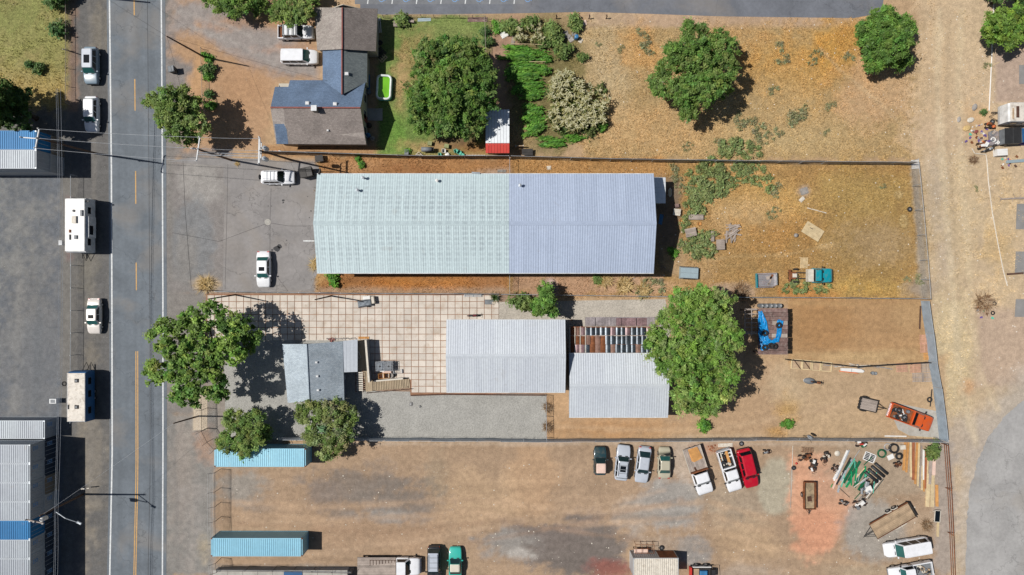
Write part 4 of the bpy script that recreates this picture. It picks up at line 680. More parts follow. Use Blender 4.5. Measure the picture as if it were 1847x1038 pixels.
# ================================================================ shipping containers
CT = {}
def container(label, x, y, z, mt, L=12.19, rot=0, group=None, doors='E', mark=True, marks='slat_blue', roofm=None):
    t = thing('shipping_container', label, 'container', (x, y, z), rot, group); w, h = 2.44, 2.59; n = int(L/.28)
    r = MB(); vs, fs = [], []
    for i in range(n+1):
        X = -L/2+.1+(L-.2)*i/n; X2 = X+(L-.2)/n*.5
        for xx, zz in ((X, h-.06), (X+.05, h-.02), (X2, h-.02), (X2+.05, h-.06)):
            if xx <= L/2-.1: vs += [(xx, -w/2+.08, zz), (xx, w/2-.08, zz)]
    fs = [(2*i, 2*i+2, 2*i+3, 2*i+1) for i in range(len(vs)//2-1)]
    r.add(vs, fs).build('roof', roofm or mt, t)
    for s in (1, -1):
        vs = []
        for i in range(n+1):
            X = -L/2+.1+(L-.2)*i/n; X2 = X+(L-.2)/n*.5
            for xx, yy in ((X, w/2-.06), (X+.05, w/2-.015), (X2, w/2-.015), (X2+.05, w/2-.06)):
                if xx <= L/2-.1: vs += [(xx, s*yy, .12), (xx, s*yy, h-.1)]
        MB().add(vs, [((2*i, 2*i+2, 2*i+3, 2*i+1) if s < 0 else (2*i+1, 2*i+3, 2*i+2, 2*i)) for i in range(len(vs)//2-1)]).build('side_wall', mt, t)
    f = MB()
    for s in (1, -1):
        f.box(-L/2, s*w/2-(.08 if s > 0 else 0), h-.12, L/2, s*w/2+(.08 if s < 0 else 0), h-.004); f.box(-L/2, s*w/2-(.08 if s > 0 else 0), 0, L/2, s*w/2+(.08 if s < 0 else 0), .15)
        f.box(s*L/2-(.1 if s > 0 else 0), -w/2+.08, h-.12, s*L/2+(.1 if s < 0 else 0), w/2-.08, h-.006); f.box(s*L/2-(.1 if s > 0 else 0), -w/2+.08, 0, s*L/2+(.1 if s < 0 else 0), w/2-.08, .15)
        for q_ in (1, -1): f.box(min(s*L/2, s*(L/2-.1)), min(q_*w/2, q_*(w/2-.1)), .15, max(s*L/2, s*(L/2-.1)), max(q_*w/2, q_*(w/2-.1)), h-.12)
    f.build('frame', mt, t)
    for s in (1, -1):
        for q_ in (1, -1): MB().box(min(s*(L/2+.004), s*(L/2-.18)), min(q_*(w/2+.004), q_*(w/2-.16)), h-.11, max(s*(L/2+.004), s*(L/2-.18)), max(q_*(w/2+.004), q_*(w/2-.16)), h+.006).build('corner_casting', 'galv' if z > 2 or mt != 'ct_blue' else 'rust', t)
    e = 1 if doors == 'E' else -1
    MB().box(min(-e*(L/2-.03), -e*(L/2-.07)), -w/2+.1, .15, max(-e*(L/2-.03), -e*(L/2-.07)), w/2-.1, h-.12).build('end_wall', mt, t)
    for s in (1, -1):
        d = MB().box(min(e*(L/2-.02), e*(L/2-.06)), min(s*.01, s*(w/2-.11)), .16, max(e*(L/2-.02), e*(L/2-.06)), max(s*.01, s*(w/2-.11)), h-.13).build('door', mt, t)
        b = MB()
        for yy in (.3, .85): b.tube([(e*(L/2+.0), s*yy, .18), (e*(L/2+.0), s*yy, h-.15)], .025, 5)
        b.build('lock_bar', 'galv', d)
    if mark:
        g = MB(); xx = e*(L/2+.012); g.box(min(xx, xx-.02), .28, 1.25, max(xx, xx-.02), .36, 2.05); g.box(min(xx, xx-.02), .72, 1.25, max(xx, xx-.02), .8, 2.05); g.box(min(xx, xx-.02), .36, 1.97, max(xx, xx-.02), .72, 2.05); g.box(min(xx, xx-.02), .36, 1.25, max(xx, xx-.02), .72, 1.33); g.box(min(xx, xx-.02), .46, 1.5, max(xx, xx-.02), .62, 1.8)
        g.build('emblem', 'blue_paint', t)
    return t
c = W(463, 987.5, 2.59); container('sky blue container with an empty strip of yard on both sides', c.x, c.y, 0, 'ct_blue', mark=False, doors='W')
c = W(469, 826, 2.59); container('sky blue container tucked under the two trees by the fence', c.x, c.y, 0, 'ct_blue', mark=False, doors='W')
XR = -62.25
def stk(ym, z, mt, label, group=None, mark=True): y = W(0, ym, z+2.59).y; return container(label, XR-6.1, y, z, mt, mark=mark, group=group)
ORD = ['first', 'second', 'third', 'fourth', 'fifth', 'sixth', 'seventh', 'eighth']
stk(775.5, 0, 'ct_grey', 'single grey container standing unstacked at the end of the container rows')
base = W(0, 819.5, 5.18).y
tops = ['ct_grey', 'ct_grey', 'ct_grey', 'ct_grey', 'ct_royal', 'ct_grey', 'ct_grey', 'ct_grey']; bots = ['ct_navy', 'ct_navy', 'ct_beige', 'ct_white', 'ct_navy', 'ct_navy', 'ct_navy', 'ct_navy']
for i in range(8):
    y = base-i*2.458
    lab = 'royal blue container on the top tier of the stacks' if tops[i] == 'ct_royal' else f'pale grey container on the top tier, {ORD[i]} row from the unstacked one'
    container(lab, XR-6.1, y, 2.595, tops[i], group=None if tops[i] == 'ct_royal' else 'grey containers on the top tier')
    lab = {'ct_navy': f'dark navy container in the bottom tier, {ORD[i]} row from the unstacked one', 'ct_beige': 'beige container in the bottom tier of the stacks', 'ct_white': 'off white container in the bottom tier of the stacks'}[bots[i]]
    container(lab, XR-6.1, y, 0, bots[i], group='navy containers in the bottom tier' if bots[i] == 'ct_navy' else None)
xr2 = W(65.5, 0, 5.18).x; ya = W(0, 253, 5.18).y; yb = ya-2.47
for y, z, mt, lab in ((ya, 2.595, 'ct_royal', 'pale container beside the power pole with its tree shade painted royal blue'), (ya, 0, 'ct_beige', 'brownish container beneath the blue-shaded one by the dark trees'), (yb, 2.595, 'ct_grey', 'pale grey container stacked beside the blue-shaded one under the dark trees'), (yb, 0, 'ct_white', 'whitish container at the bottom of the pair by the roadside gravel')):  # royal blue here paints tree shade onto a pale container
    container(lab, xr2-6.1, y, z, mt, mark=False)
c = W(1183, 1023.5, 2.59); tt = container('short white container with peeling roof and a rust brown end panel', c.x, c.y, 0, 'ct_white', L=6.06, mark=False, roofm='offwhite')
MB().box(.55, 1.21, .16, 2.9, 1.235, 2.45).build('rust_panel', 'rust', tt)
# ================================================================ fences
def fence(label, pts, h, kind='slat', mt='slat_grey', name='fence', bay=3.0, arms=0.0, wires=3, postm='galv', skip=(), cat='fence', lean=0.0, zb=0.0):
    P_ = [W(x, y) for x, y in pts]; t = thing(name, label, cat, P_[0]); nb = 0
    pr = .035 if kind != 'rail' else .06
    for a, b in zip(P_[:-1], P_[1:]):
        n = max(1, round((b-a).length/bay)); d = (b-a).normalized(); nr = Vector((-d.y, d.x, 0))
        for i in range(n+1):
            if i == n and b is not P_[-1]: continue
            p = a.lerp(b, i/n)+nr*random.uniform(-.03, .03); m = MB().tube([p, p+Vector((0, 0, h+.04))], pr, 6)
            if arms: q_ = p+Vector((0, 0, h+.04)); m.tube([q_, q_+nr*arms+Vector((0, 0, abs(arms)*.75))], .022, 5)
            m.build('post', postm, t, True)
        for i in range(n):
            p, q_ = a.lerp(b, i/n), a.lerp(b, (i+1)/n)
            if kind == 'rail':
                for z in (h*.35, h*.65, h*.95): MB().tube([p+Vector((0, 0, z)), q_+Vector((0, 0, z+random.uniform(-.05, .05)))], .045, 5).build('rail', postm, t, True)
                continue
            o = nr*.04; bow = nr*random.uniform(-.06, .06); L = []
            for k in range(4):
                u = k/3; pp = p.lerp(q_, u)+o+bow*math.sin(math.pi*u); L.append(pp)
            m = MB(); m.add([v+Vector((0, 0, .04)) for v in L]+[v+Vector((0, 0, h))+bow*.6 for v in L], [(k, k+1, 4+k+1, 4+k) for k in range(3)])
            m.build('privacy_panel' if kind == 'slat' else 'mesh_panel', mt if kind == 'slat' else 'chainlink', t, True)
        MB().tube([a+Vector((0, 0, h)), b+Vector((0, 0, h))], .028, 5).build('top_rail', postm, t, True)
        if arms:
            for w in range(wires):
                f = (w+1)/wires; o = nr*arms*f+Vector((0, 0, h+.04+abs(arms)*.75*f)); MB().tube([a+o, b+o], .009, 3).build('barbed_wire', 'wire', t, True)
    return t
fence('dark brown slat fence between the shingled house lot and the warehouse', [(473, 277), (600, 281), (760, 286), (918, 286)], 1.8, 'slat', 'slat_dark')
fence('pale slat fence running along the dry lot north of the warehouse', [(922, 286), (1100, 291), (1250, 293), (1400, 295), (1643, 297)], 1.7, 'slat', 'slat_pale')
fence('grey slat fence between the parking apron and the slab courtyard', [(398, 526), (620, 529), (900, 530.5)], 1.7, 'slat', 'slat_grey')
fence('thin chain-link fence behind the gravel drive and the willow', [(905, 531), (1060, 533), (1195, 535), (1330, 536)], 1.6, 'link')
fence('grey slat fence between the dry warehouse lot and the corral', [(1330, 536.5), (1480, 537), (1560, 538), (1660, 539)], 1.4, 'slat', 'slat_pale')
fence('long grey privacy fence between the gravel yards and the lower vehicle yard', [(512, 788), (700, 790), (985, 792), (1200, 791), (1430, 789), (1600, 791), (1690, 793)], 1.9, 'slat', 'slat_grey', arms=.35)
fence('chain-link fence with bare posts at the end of the warehouse lot', [(1641, 292), (1650, 380), (1658, 470), (1663, 539)], 1.9, 'link', bay=2.8)
fence('pale blue grey privacy fence at the end of the corral and back yard', [(1660, 543), (1668, 600), (1674, 652), (1682, 697)], 1.9, 'slat', 'slat_blue')
fence('wide pale grey rolling gate beside the orange pickup', [(1682, 698), (1688, 745), (1693, 792)], 2.0, 'slat', 'slat_blue', name='rolling_gate', cat='gate', bay=3.6)
fence('dark pipe rail fence along the corral', [(1416, 648), (1470, 653), (1540, 661), (1600, 657), (1668, 653)], 1.3, 'rail', postm='blacksteel', bay=2.4)
fence('chain-link cross fence with dry vines beside the metal sheds', [(984, 712), (985, 789)], 1.5, 'link')
fence('chain-link fence with barbed wire arms between the verge and the lower yard', [(399, 846), (399, 880), (399, 932), (400, 970)], 1.9, 'link', arms=-.7, bay=2.4, postm='blacksteel')
fence('short chain-link fence with barbed wire by the blue container end', [(400, 1006), (402, 1022)], 1.9, 'link', arms=-.7, postm='blacksteel')
fence('barbed chain-link fence behind the pole at the gravel yard corner', [(374, 700), (375, 772)], 1.8, 'link', arms=-.5, postm='blacksteel')
fence('angled chain-link corner with barbed wire arms under the small tree', [(375, 773), (385, 792), (398, 806)], 1.9, 'link', arms=-.6, postm='blacksteel', bay=2.0)
fence('chain-link fence along the bottom lot beside the container', [(402, 1020), (500, 1021), (640, 1024)], 1.8, 'link', arms=.3, postm='blacksteel')
fence('pipe rail fence along the lower yard beside the lumber', [(1699, 800), (1705, 880), (1709, 960), (1712, 1042)], 1.3, 'rail', postm='rust', bay=4.2)
fence('low wire fence with grass along the roadside lawn', [(127, -5), (127, 190)], 1.0, 'link', postm='woodgrey', bay=2.6)
fence('low chain-link fence along the roadside gravel lot', [(139, 318), (139, 560), (138, 760)], 1.3, 'link', bay=3.0)
fence('wire fence on posts behind the lawn by the lane asphalt', [(692, 33), (760, 32), (876, 34)], 1.1, 'link', postm='woodgrey', bay=1.9)
fence('vine covered wire fence between the lawn and the vegetable garden', [(875, 38), (877, 100)], 1.2, 'link', postm='woodgrey', bay=2.2)
fence('chain-link gate panel beside the shed in front of the warehouse seam', [(919.5, 288), (919.5, 316)], 1.7, 'link', name='side_gate', cat='gate')
fence('chain-link gate panel between the warehouse seam and the courtyard fence', [(919.5, 497), (919.5, 529)], 1.7, 'link', name='side_gate', cat='gate')
fence('low planter fence around the shrubs by the house driveway', [(367, 90), (371, 202)], .9, 'link', postm='woodgrey', bay=2.2)
# short leaning posts at the lane edge
for i, (x, y) in enumerate(((1003, 34), (1062, 34), (1093, 34))):
    solo(MB().tube([(0, 0, 0), (.06, .03, .55), (-.04, .1, 1.0)], .09, 7, .08), 'bollard_post', 'wooddark', 'short dark timber post at the edge of the lane asphalt', 'post', W(x, y), 0, 'timber posts along the lane')
fr = thing('iron_gate', 'rusty scroll gate at the courtyard corner beside the broad tree', 'gate', W(372, 524))
a, b = W(360, 523), W(392, 524.5)
for i in range(13):
    p = a.lerp(b, i/12); MB().tube([p, p+Vector((0, 0, 1.5))], .028, 5).build('bar', 'rustdark', fr, True)
for i in range(6):
    p = a.lerp(b, (i+.5)/6); MB().torus((p.x, p.y, 1.0), .15, .025, 10, 4, 'y').build('scroll', 'rustdark', fr, True)
for z in (.2, .75, 1.5): MB().tube([a+Vector((0, 0, z)), b+Vector((0, 0, z))], .035, 5).build('rail', 'rustdark', fr, True)
# ================================================================ poles and wires
def upole(label, b, t_, h, arms=(), kind='utility_pole', r=.15, mt='pole_wood', cat='pole'):
    B = W(*b); T = W(*t_, h); t = thing(kind, label, cat, B); MB().tube([B-Vector((0, 0, .1)), B.lerp(T, .5), T], r, 9, r*.65).build('shaft', mt, t, True, True); return t, B, T
def arm(t, a, b, z, mt='trim_white', r=.07, ins=4, w=.12):
    A_, B_ = W(*a, z), W(*b, z); d = (B_-A_); n = Vector((-d.y, d.x, 0)).normalized()*w/2
    o = MB().add([A_-n, B_-n, B_+n, A_+n]+[v+Vector((0, 0, .14)) for v in (A_-n, B_-n, B_+n, A_+n)], [(3, 2, 1, 0), (4, 5, 6, 7), (0, 1, 5, 4), (1, 2, 6, 5), (2, 3, 7, 6), (3, 0, 4, 7)]).build('crossarm', mt, t, True)
    for i in range(ins):
        p = A_.lerp(B_, i/(ins-1) if ins > 1 else .5); MB().lathe([(.03, .14), (.03, .2), (.08, .2), (.1, .26), (.05, .34), (.07, .36), (0, .42)], 8, p).build('insulator', 'white', o, True)
    return A_, B_
pA, BA, TA = upole('utility pole with a white transformer and street lamp beside the container stacks', (150, 892), (72, 931), 10.0)
arm(pA, (147, 882), (162, 880.5), 1.2 if False else .9, 'offwhite', ins=1); arm(pA, (48, 937), (80, 944), 9.6, 'woodgrey', ins=3)
c = W(79, 936, 8.6); MB().lathe([(.2, -.5), (.26, -.45), (.26, .4), (.2, .48), (.05, .5), (.05, .62), (0, .62)], 12, c).build('transformer', 'white', pA, True, True)
a, b = W(100, 925, 8.0), W(141, 943, 7.4); la = MB().tube([W(100, 923, 8.0), a.lerp(b, .5)+Vector((0, 0, .25)), b], .06, 6).build('lamp_arm', 'galv', pA, True); MB().cb(b.x+.1, b.y-.04, b.z, .65, .28, .16, -25, .05).build('lamp_head', 'galv', la, True)
pB, BB, TB = upole('tall utility pole with a white crossarm beside the blue-shaded stacked container', (172, 277), (66, 249), 12.0); arm(pB, (71.5, 233), (65, 268), 11.8, 'trim_white', ins=3); arm(pB, (40, 248.5), (76, 251.5), 10.8, 'trim_white', ins=2)
pC, BC, TC = upole('utility pole with one tilted crossarm beside the roadside tree', (417, 289), (349, 267), 11.6); arm(pC, (361, 248), (355, 291), 11.4, 'trim_white', ins=3); arm(pC, (345, 268), (352, 270), 11.0, 'galv', ins=1)
pD, BD, TD = upole('utility pole with paired transformers standing behind the parked white SUV', (526, 289), (469, 272), 11.0); arm(pD, (468.5, 248), (467.5, 296), 10.8, 'trim_white', ins=2, w=.2); arm(pD, (472, 258), (471, 288), 9.8, 'trim_white', ins=4)
for x, y in ((479, 268), (478.5, 287)):
    c = W(x, y, 8.8); MB().lathe([(.22, -.5), (.28, -.45), (.28, .4), (.2, .5), (.05, .52), (.05, .7), (0, .7)], 12, c).build('transformer', 'galv', pD, True, True)
pE, BE, TE = upole('bare wooden pole leaning beside the house driveway shrubs', (370, 104), (301, 66), 9.0, r=.13)
pF, BF, TF = upole('slim wooden pole behind the fence at the gravel yard corner', (358, 751), (313, 764), 6.4, r=.12)
pG, BG, TG = upole('bare light pole standing among the courtyard slabs behind the broad tree', (425, 532), (375, 540), 7.0, r=.11, kind='light_pole'); pH, BH, TH = upole('bare light pole standing by the small covered cart in the courtyard', (598, 534), (568, 541), 7.2, r=.11, kind='light_pole')
pI, BI, TI = upole('small white topped post beside the roadside lawn', (124, 92), (113, 89), 1.8, r=.09, kind='sign_post', mt='offwhite')
pJ, BJ, TJ = upole('utility pole standing by the roadside lawn fence and the parked grey SUV', (178, -4), (92, -66), 9.5)
def wire(a, b, label, group, sag=.5, r=.02, mt='wire'):
    a, b = Vector(a), Vector(b); pts = []
    for i in range(15):
        u = i/14; p = a.lerp(b, u); p.z -= sag*4*u*(1-u); pts.append(p)
    solo(MB().tube([p-a for p in pts], r, 4), 'power_line', mt, label, 'wire', a, 0, group)
L1, G1_ = 'pale power line strung across the road between crossarms', 'power lines across the road'
for (x0, y0), (x1, y1) in (((71.5, 233), (361, 248)), ((70, 250), (358, 268)), ((65, 268), (355, 291))): wire(W(x0, y0, 12.1), W(x1, y1, 11.7), L1, G1_)
for (x0, y0), (x1, y1), z in (((361, 248), (468.5, 250), 11.6), ((358, 268), (470, 272), 11.3), ((357, 275), (472, 278), 9.6), ((357, 279), (472, 282), 9.4)): wire(W(x0, y0, z), W(x1, y1, z-.5), 'power line between the tilted crossarm pole and the transformer pole', 'lines over the apron edge', .25, .02 if z > 10 else .05)
for dx, z in ((0, 8.6), (3, 8.6), (8, 8.2)): 
    a, b, c_ = W(101+dx, 160, z+1), W(106+dx*.3, 520, z+1.2), W(98+dx*.8, 931, z+1)
    wire(a, c_, 'power line running beside the road over the container stacks', 'lines along the roadside', .6, .018); wire(c_, W(92+dx, 1120, z+1), 'power line running beside the road over the container stacks', 'lines along the roadside', .2, .018)
wire(TA+Vector((0, 0, -.5)), TF, 'thin service line from the container side pole to the fence pole', None, .5, .012, 'wire'); wire(TE, W(590, 146, 3.3), 'thin service drop from the bare pole to the shingled house', None, .3, .012, 'blacksteel'); wire(TJ, TE, 'thin service line crossing the road to the bare pole', None, .4, .012, 'blacksteel'); wire(TC, TE, 'thin line between the bare pole and the tilted crossarm pole', None, .4, .012, 'blacksteel')
# ================================================================ vehicles
TY = MB(); TY.torus((0, 0, 0), .24, .1, 18, 8, 'y', 1.1); TYRE = TY.mesh('tyre', 'rubber', True)
RIM = MB().lathe([(0, .05), (.08, .07), (.17, .04), (.18, .0), (.18, -.05)], 12).mesh('rim', 'rim')
def wheel(t, x, y, r=.34, mt=None):
    o = bpy.data.objects.new('wheel', TYRE); COL.objects.link(o); o.parent = t; o.location = (x, y, r); o.scale = (r/.34, 1, r/.34)
    q_ = bpy.data.objects.new('rim', RIM); COL.objects.link(q_); q_.parent = o; q_.rotation_euler = (-math.pi/2 if y > 0 else math.pi/2, 0, 0); q_.location = (0, .06 if y > 0 else -.06, 0)
    return o
def body_loft(xs, ws, zt, zb=.28, zbelt=.72, crown=.03):
    vs, K = [], 15
    for x, w, z in zip(xs, ws, zt):
        zb_ = zbelt if z > zbelt+.05 else z-.12
        h_ = [(w*.92, zb), (w, zb+.2), (w*.995, zb_), (w*.965, z-.05), (w*.92, z-.012), (w*.8, z), (w*.4, z+crown*.8)]
        vs += [(x, -a, b) for a, b in h_]+[(x, 0, z+crown)]+[(x, a, b) for a, b in h_[::-1]]
    n = len(xs); fs = [(i*K+k, i*K+k+1, (i+1)*K+k+1, (i+1)*K+k) for i in range(n-1) for k in range(K-1)]
    fs += [tuple(range(K-1, -1, -1)), tuple((n-1)*K+k for k in range(K))]
    return MB().add(vs, [f[::-1] for f in fs])
def qpanel(pts, th=.012, nrm=None, inset=0.0):
    P_ = [Vector(p) for p in pts]; c = sum(P_, Vector())/len(P_); n = (P_[1]-P_[0]).cross(P_[2]-P_[0]).normalized() if nrm is None else Vector(nrm)
    P_ = [c+(p-c)*(1-inset) for p in P_]; k = len(P_); v = [p-n*.02 for p in P_]+[p+n*th for p in P_]
    return MB().add(v, [tuple(range(k-1, -1, -1)), tuple(range(k, 2*k))]+[(i, (i+1) % k, k+(i+1) % k, k+i) for i in range(k)])
def car(label, px, py, head, kind='sedan', pm='p_white', L=4.7, w=1.8, name=None, roofm=None, sun=False, rack=False, gl='glass', cat='car', rear_spare=False, hood=.26, deck=.17, h=None, group=None, wsz=None, roof_lights=False, bigrear=False):
    name = name or {'sedan': 'parked_car', 'coupe': 'parked_car', 'suv': 'parked_car', 'van': 'parked_van'}[kind]
    h = h or {'sedan': 1.44, 'coupe': 1.36, 'suv': 1.75, 'van': 1.8}[kind]
    t = thing(name, label, cat, W(px, py), head, group); hw = w/2; zh = .93 if kind in ('sedan', 'coupe') else 1.03; zbelt = zh-.18
    F, R = L/2, -L/2
    if kind in ('suv',): deck = .05
    if kind == 'van': deck = .03; hood = .2
    xa = F-L*hood; xd = R+L*deck                      # windscreen base, rear window base
    xb = xa-(.62 if kind != 'van' else .7); xc = xd+({'sedan': .62, 'coupe': .85, 'suv': .3, 'van': .18}[kind])
    xs = [F, F-.1, F-.35, F-.9, xa+.15, xa-.3, 0, xd+.4, xd-.02, R+.35, R+.1, R]; xs = sorted(xs, reverse=True)
    def hwf(x):
        d = min(F-x, x-R); return hw*(.80+.20*min(1, d/.55)**.5)
    def zf(x):
        if x > xa: return zh-.26*max(0, (x-xa)/(F-xa))**2.2
        if x < xd: return (zh+.02)-(.2 if kind in ('sedan', 'coupe') else .06)*((xd-x)/max(.1, xd-R))**2.5
        return zh
    body_loft(xs, [hwf(x) for x in xs], [zf(x) for x in xs], zbelt=zbelt).build('body', pm, t, smooth=True)
    wb, wt = hw*.93, hw*.74 if kind != 'van' else hw*.82
    zc = zh-.02; B_ = [(xa, wb*.9), (xa-.25, wb), (xd+.2, wb), (xd, wb*.88)]; T_ = [(xb, wt*.93), (xb-.2, wt), (xc+.2, wt), (xc, wt*.95)]
    vs = [(x, -y, zc) for x, y in B_]+[(x, y, zc) for x, y in B_[::-1]]+[(x, -y, h-.05) for x, y in T_]+[(x, y, h-.05) for x, y in T_[::-1]]
    MB().add(vs, [(i, 8+i, 8+(i+1) % 8, (i+1) % 8) for i in range(8)]).build('cabin', pm, t)
    rv = [(x, s*y*q_, h-.05+(.05 if q_ < .9 else 0)) for x, y in T_ for s, q_ in ((-1, 1.0), (-1, .8), (1, .8), (1, 1.0))]
    MB().add(rv, [(4*i+k, 4*(i+1)+k, 4*(i+1)+k+1, 4*i+k+1) for i in range(3) for k in range(3)]+[(3, 2, 1, 0), (12, 13, 14, 15)]).build('roof', roofm or pm, t, smooth=False)
    la = lambda a, b, u: tuple(a[i]+(b[i]-a[i])*u for i in range(3))
    def win(nm, b0, b1, t0, t1, nrm, lo=.1, hi=.94):
        qpanel([la(b0, t0, lo), la(b1, t1, lo), la(b1, t1, hi), la(b0, t0, hi)], .012, nrm).build(nm, gl if nm == 'windshield' or nm == 'rear_window' else 'glass_dark', t)
    v3 = lambda p, s, z: (p[0], s*p[1], z)
    nx = Vector((h-zc, 0, xa-xb)).normalized(); win('windshield', v3(B_[0], -1, zc), v3(B_[0], 1, zc), v3(T_[0], -1, h-.05), v3(T_[0], 1, h-.05), nx)
    nx = Vector((-(h-zc), 0, xc-xd)).normalized(); win('rear_window', v3(B_[3], 1, zc), v3(B_[3], -1, zc), v3(T_[3], 1, h-.05), v3(T_[3], -1, h-.05), nx, .12, .92 if not bigrear else .97)
    for s in (1, -1):
        nn = Vector((0, s*(h-zc), wb-wt)).normalized(); b0, b1, t0, t1 = v3(B_[1], s, zc), v3(B_[2], s, zc), v3(T_[1], s, h-.05), v3(T_[2], s, h-.05)
        m = 2 if kind in ('sedan', 'coupe') else 3
        for i in range(m):
            u0, u1 = i/m+.02, (i+1)/m-.02; qpanel([la(la(b0, b1, u0), la(t0, t1, u0), .12), la(la(b0, b1, u1), la(t0, t1, u1), .12), la(la(b0, b1, u1), la(t0, t1, u1), .88), la(la(b0, b1, u0), la(t0, t1, u0), .88)], .01, nn).build('side_window', 'glass_dark', t)
        for u in ((xa-.35, xa-1.35), (xa-1.4, xa-2.25)):
            d = MB().box(u[1]+.02, min(s*hw*.97, s*(hw+.006)), .42, u[0]-.02, max(s*hw*.97, s*(hw+.006)), zbelt-.02).build('door', pm, t); MB().box(u[1]+.1, min(s*hw, s*(hw+.03)), zbelt-.16, u[1]+.3, max(s*hw, s*(hw+.03)), zbelt-.12).build('handle', pm, d)
        mz = zc+.06; MB().cb(xa-.28, s*(hw+.1), mz, .16, .24, .14, 0, .03).build('mirror', pm, t)
        MB().cb(F-.2, s*hw*.66, zh-.33, .24, .36, .13, -s*14, .03).build('headlight', 'lamp_clear', t); MB().cb(R+.08, s*hw*.7, zh-.18, .14, .3, .2, s*8, .03).build('taillight', 'lamp_red', t)
        for x in (F-.85, R+.85): wheel(t, x, s*(hw-.1))
    MB().cb(F-.03, 0, .45, .16, w*.78, .2, 0, .04).build('bumper', 'black' if kind == 'suv' else pm, t); MB().cb(R+.03, 0, .45, .16, w*.78, .2, 0, .04).build('bumper', 'black' if kind == 'suv' else pm, t)
    MB().cb(xa+.02, 0, zh+.01, .12, w*.66, .03).build('cowl', 'black', t)
    if sun: MB().cb((xb+xc)/2+(.25 if kind == 'sedan' else .1), 0, h+.008, .62 if sun is True else sun, w*.42, .02, 0, .008).build('sunroof', 'glass_dark', t)
    if rack:
        for s in (1, -1): MB().tube([(xb-.15, s*wt*.84, h), (xb-.3, s*wt*.86, h+.08), (xc+.35, s*wt*.86, h+.08), (xc+.2, s*wt*.84, h)], .025, 5).build('roof_rail', 'black', t)
        for x in np.linspace(xb-.5, xc+.6, 3): MB().box(x-.03, -wt*.86, h+.06, x+.03, wt*.86, h+.09).build('rack_bar', 'steel', t)
    if roof_lights:
        for i in range(6): MB().cb(xb+.02, -wt*.7+i*wt*.28, h+.07, .1, .14, .12, 0, .03).build('roof_lamp', 'black', t)
    if rear_spare: MB().torus((R-.12, 0, .95), .26, .11, 16, 7, 'x').build('spare_tyre', 'rubber', t)
    return t
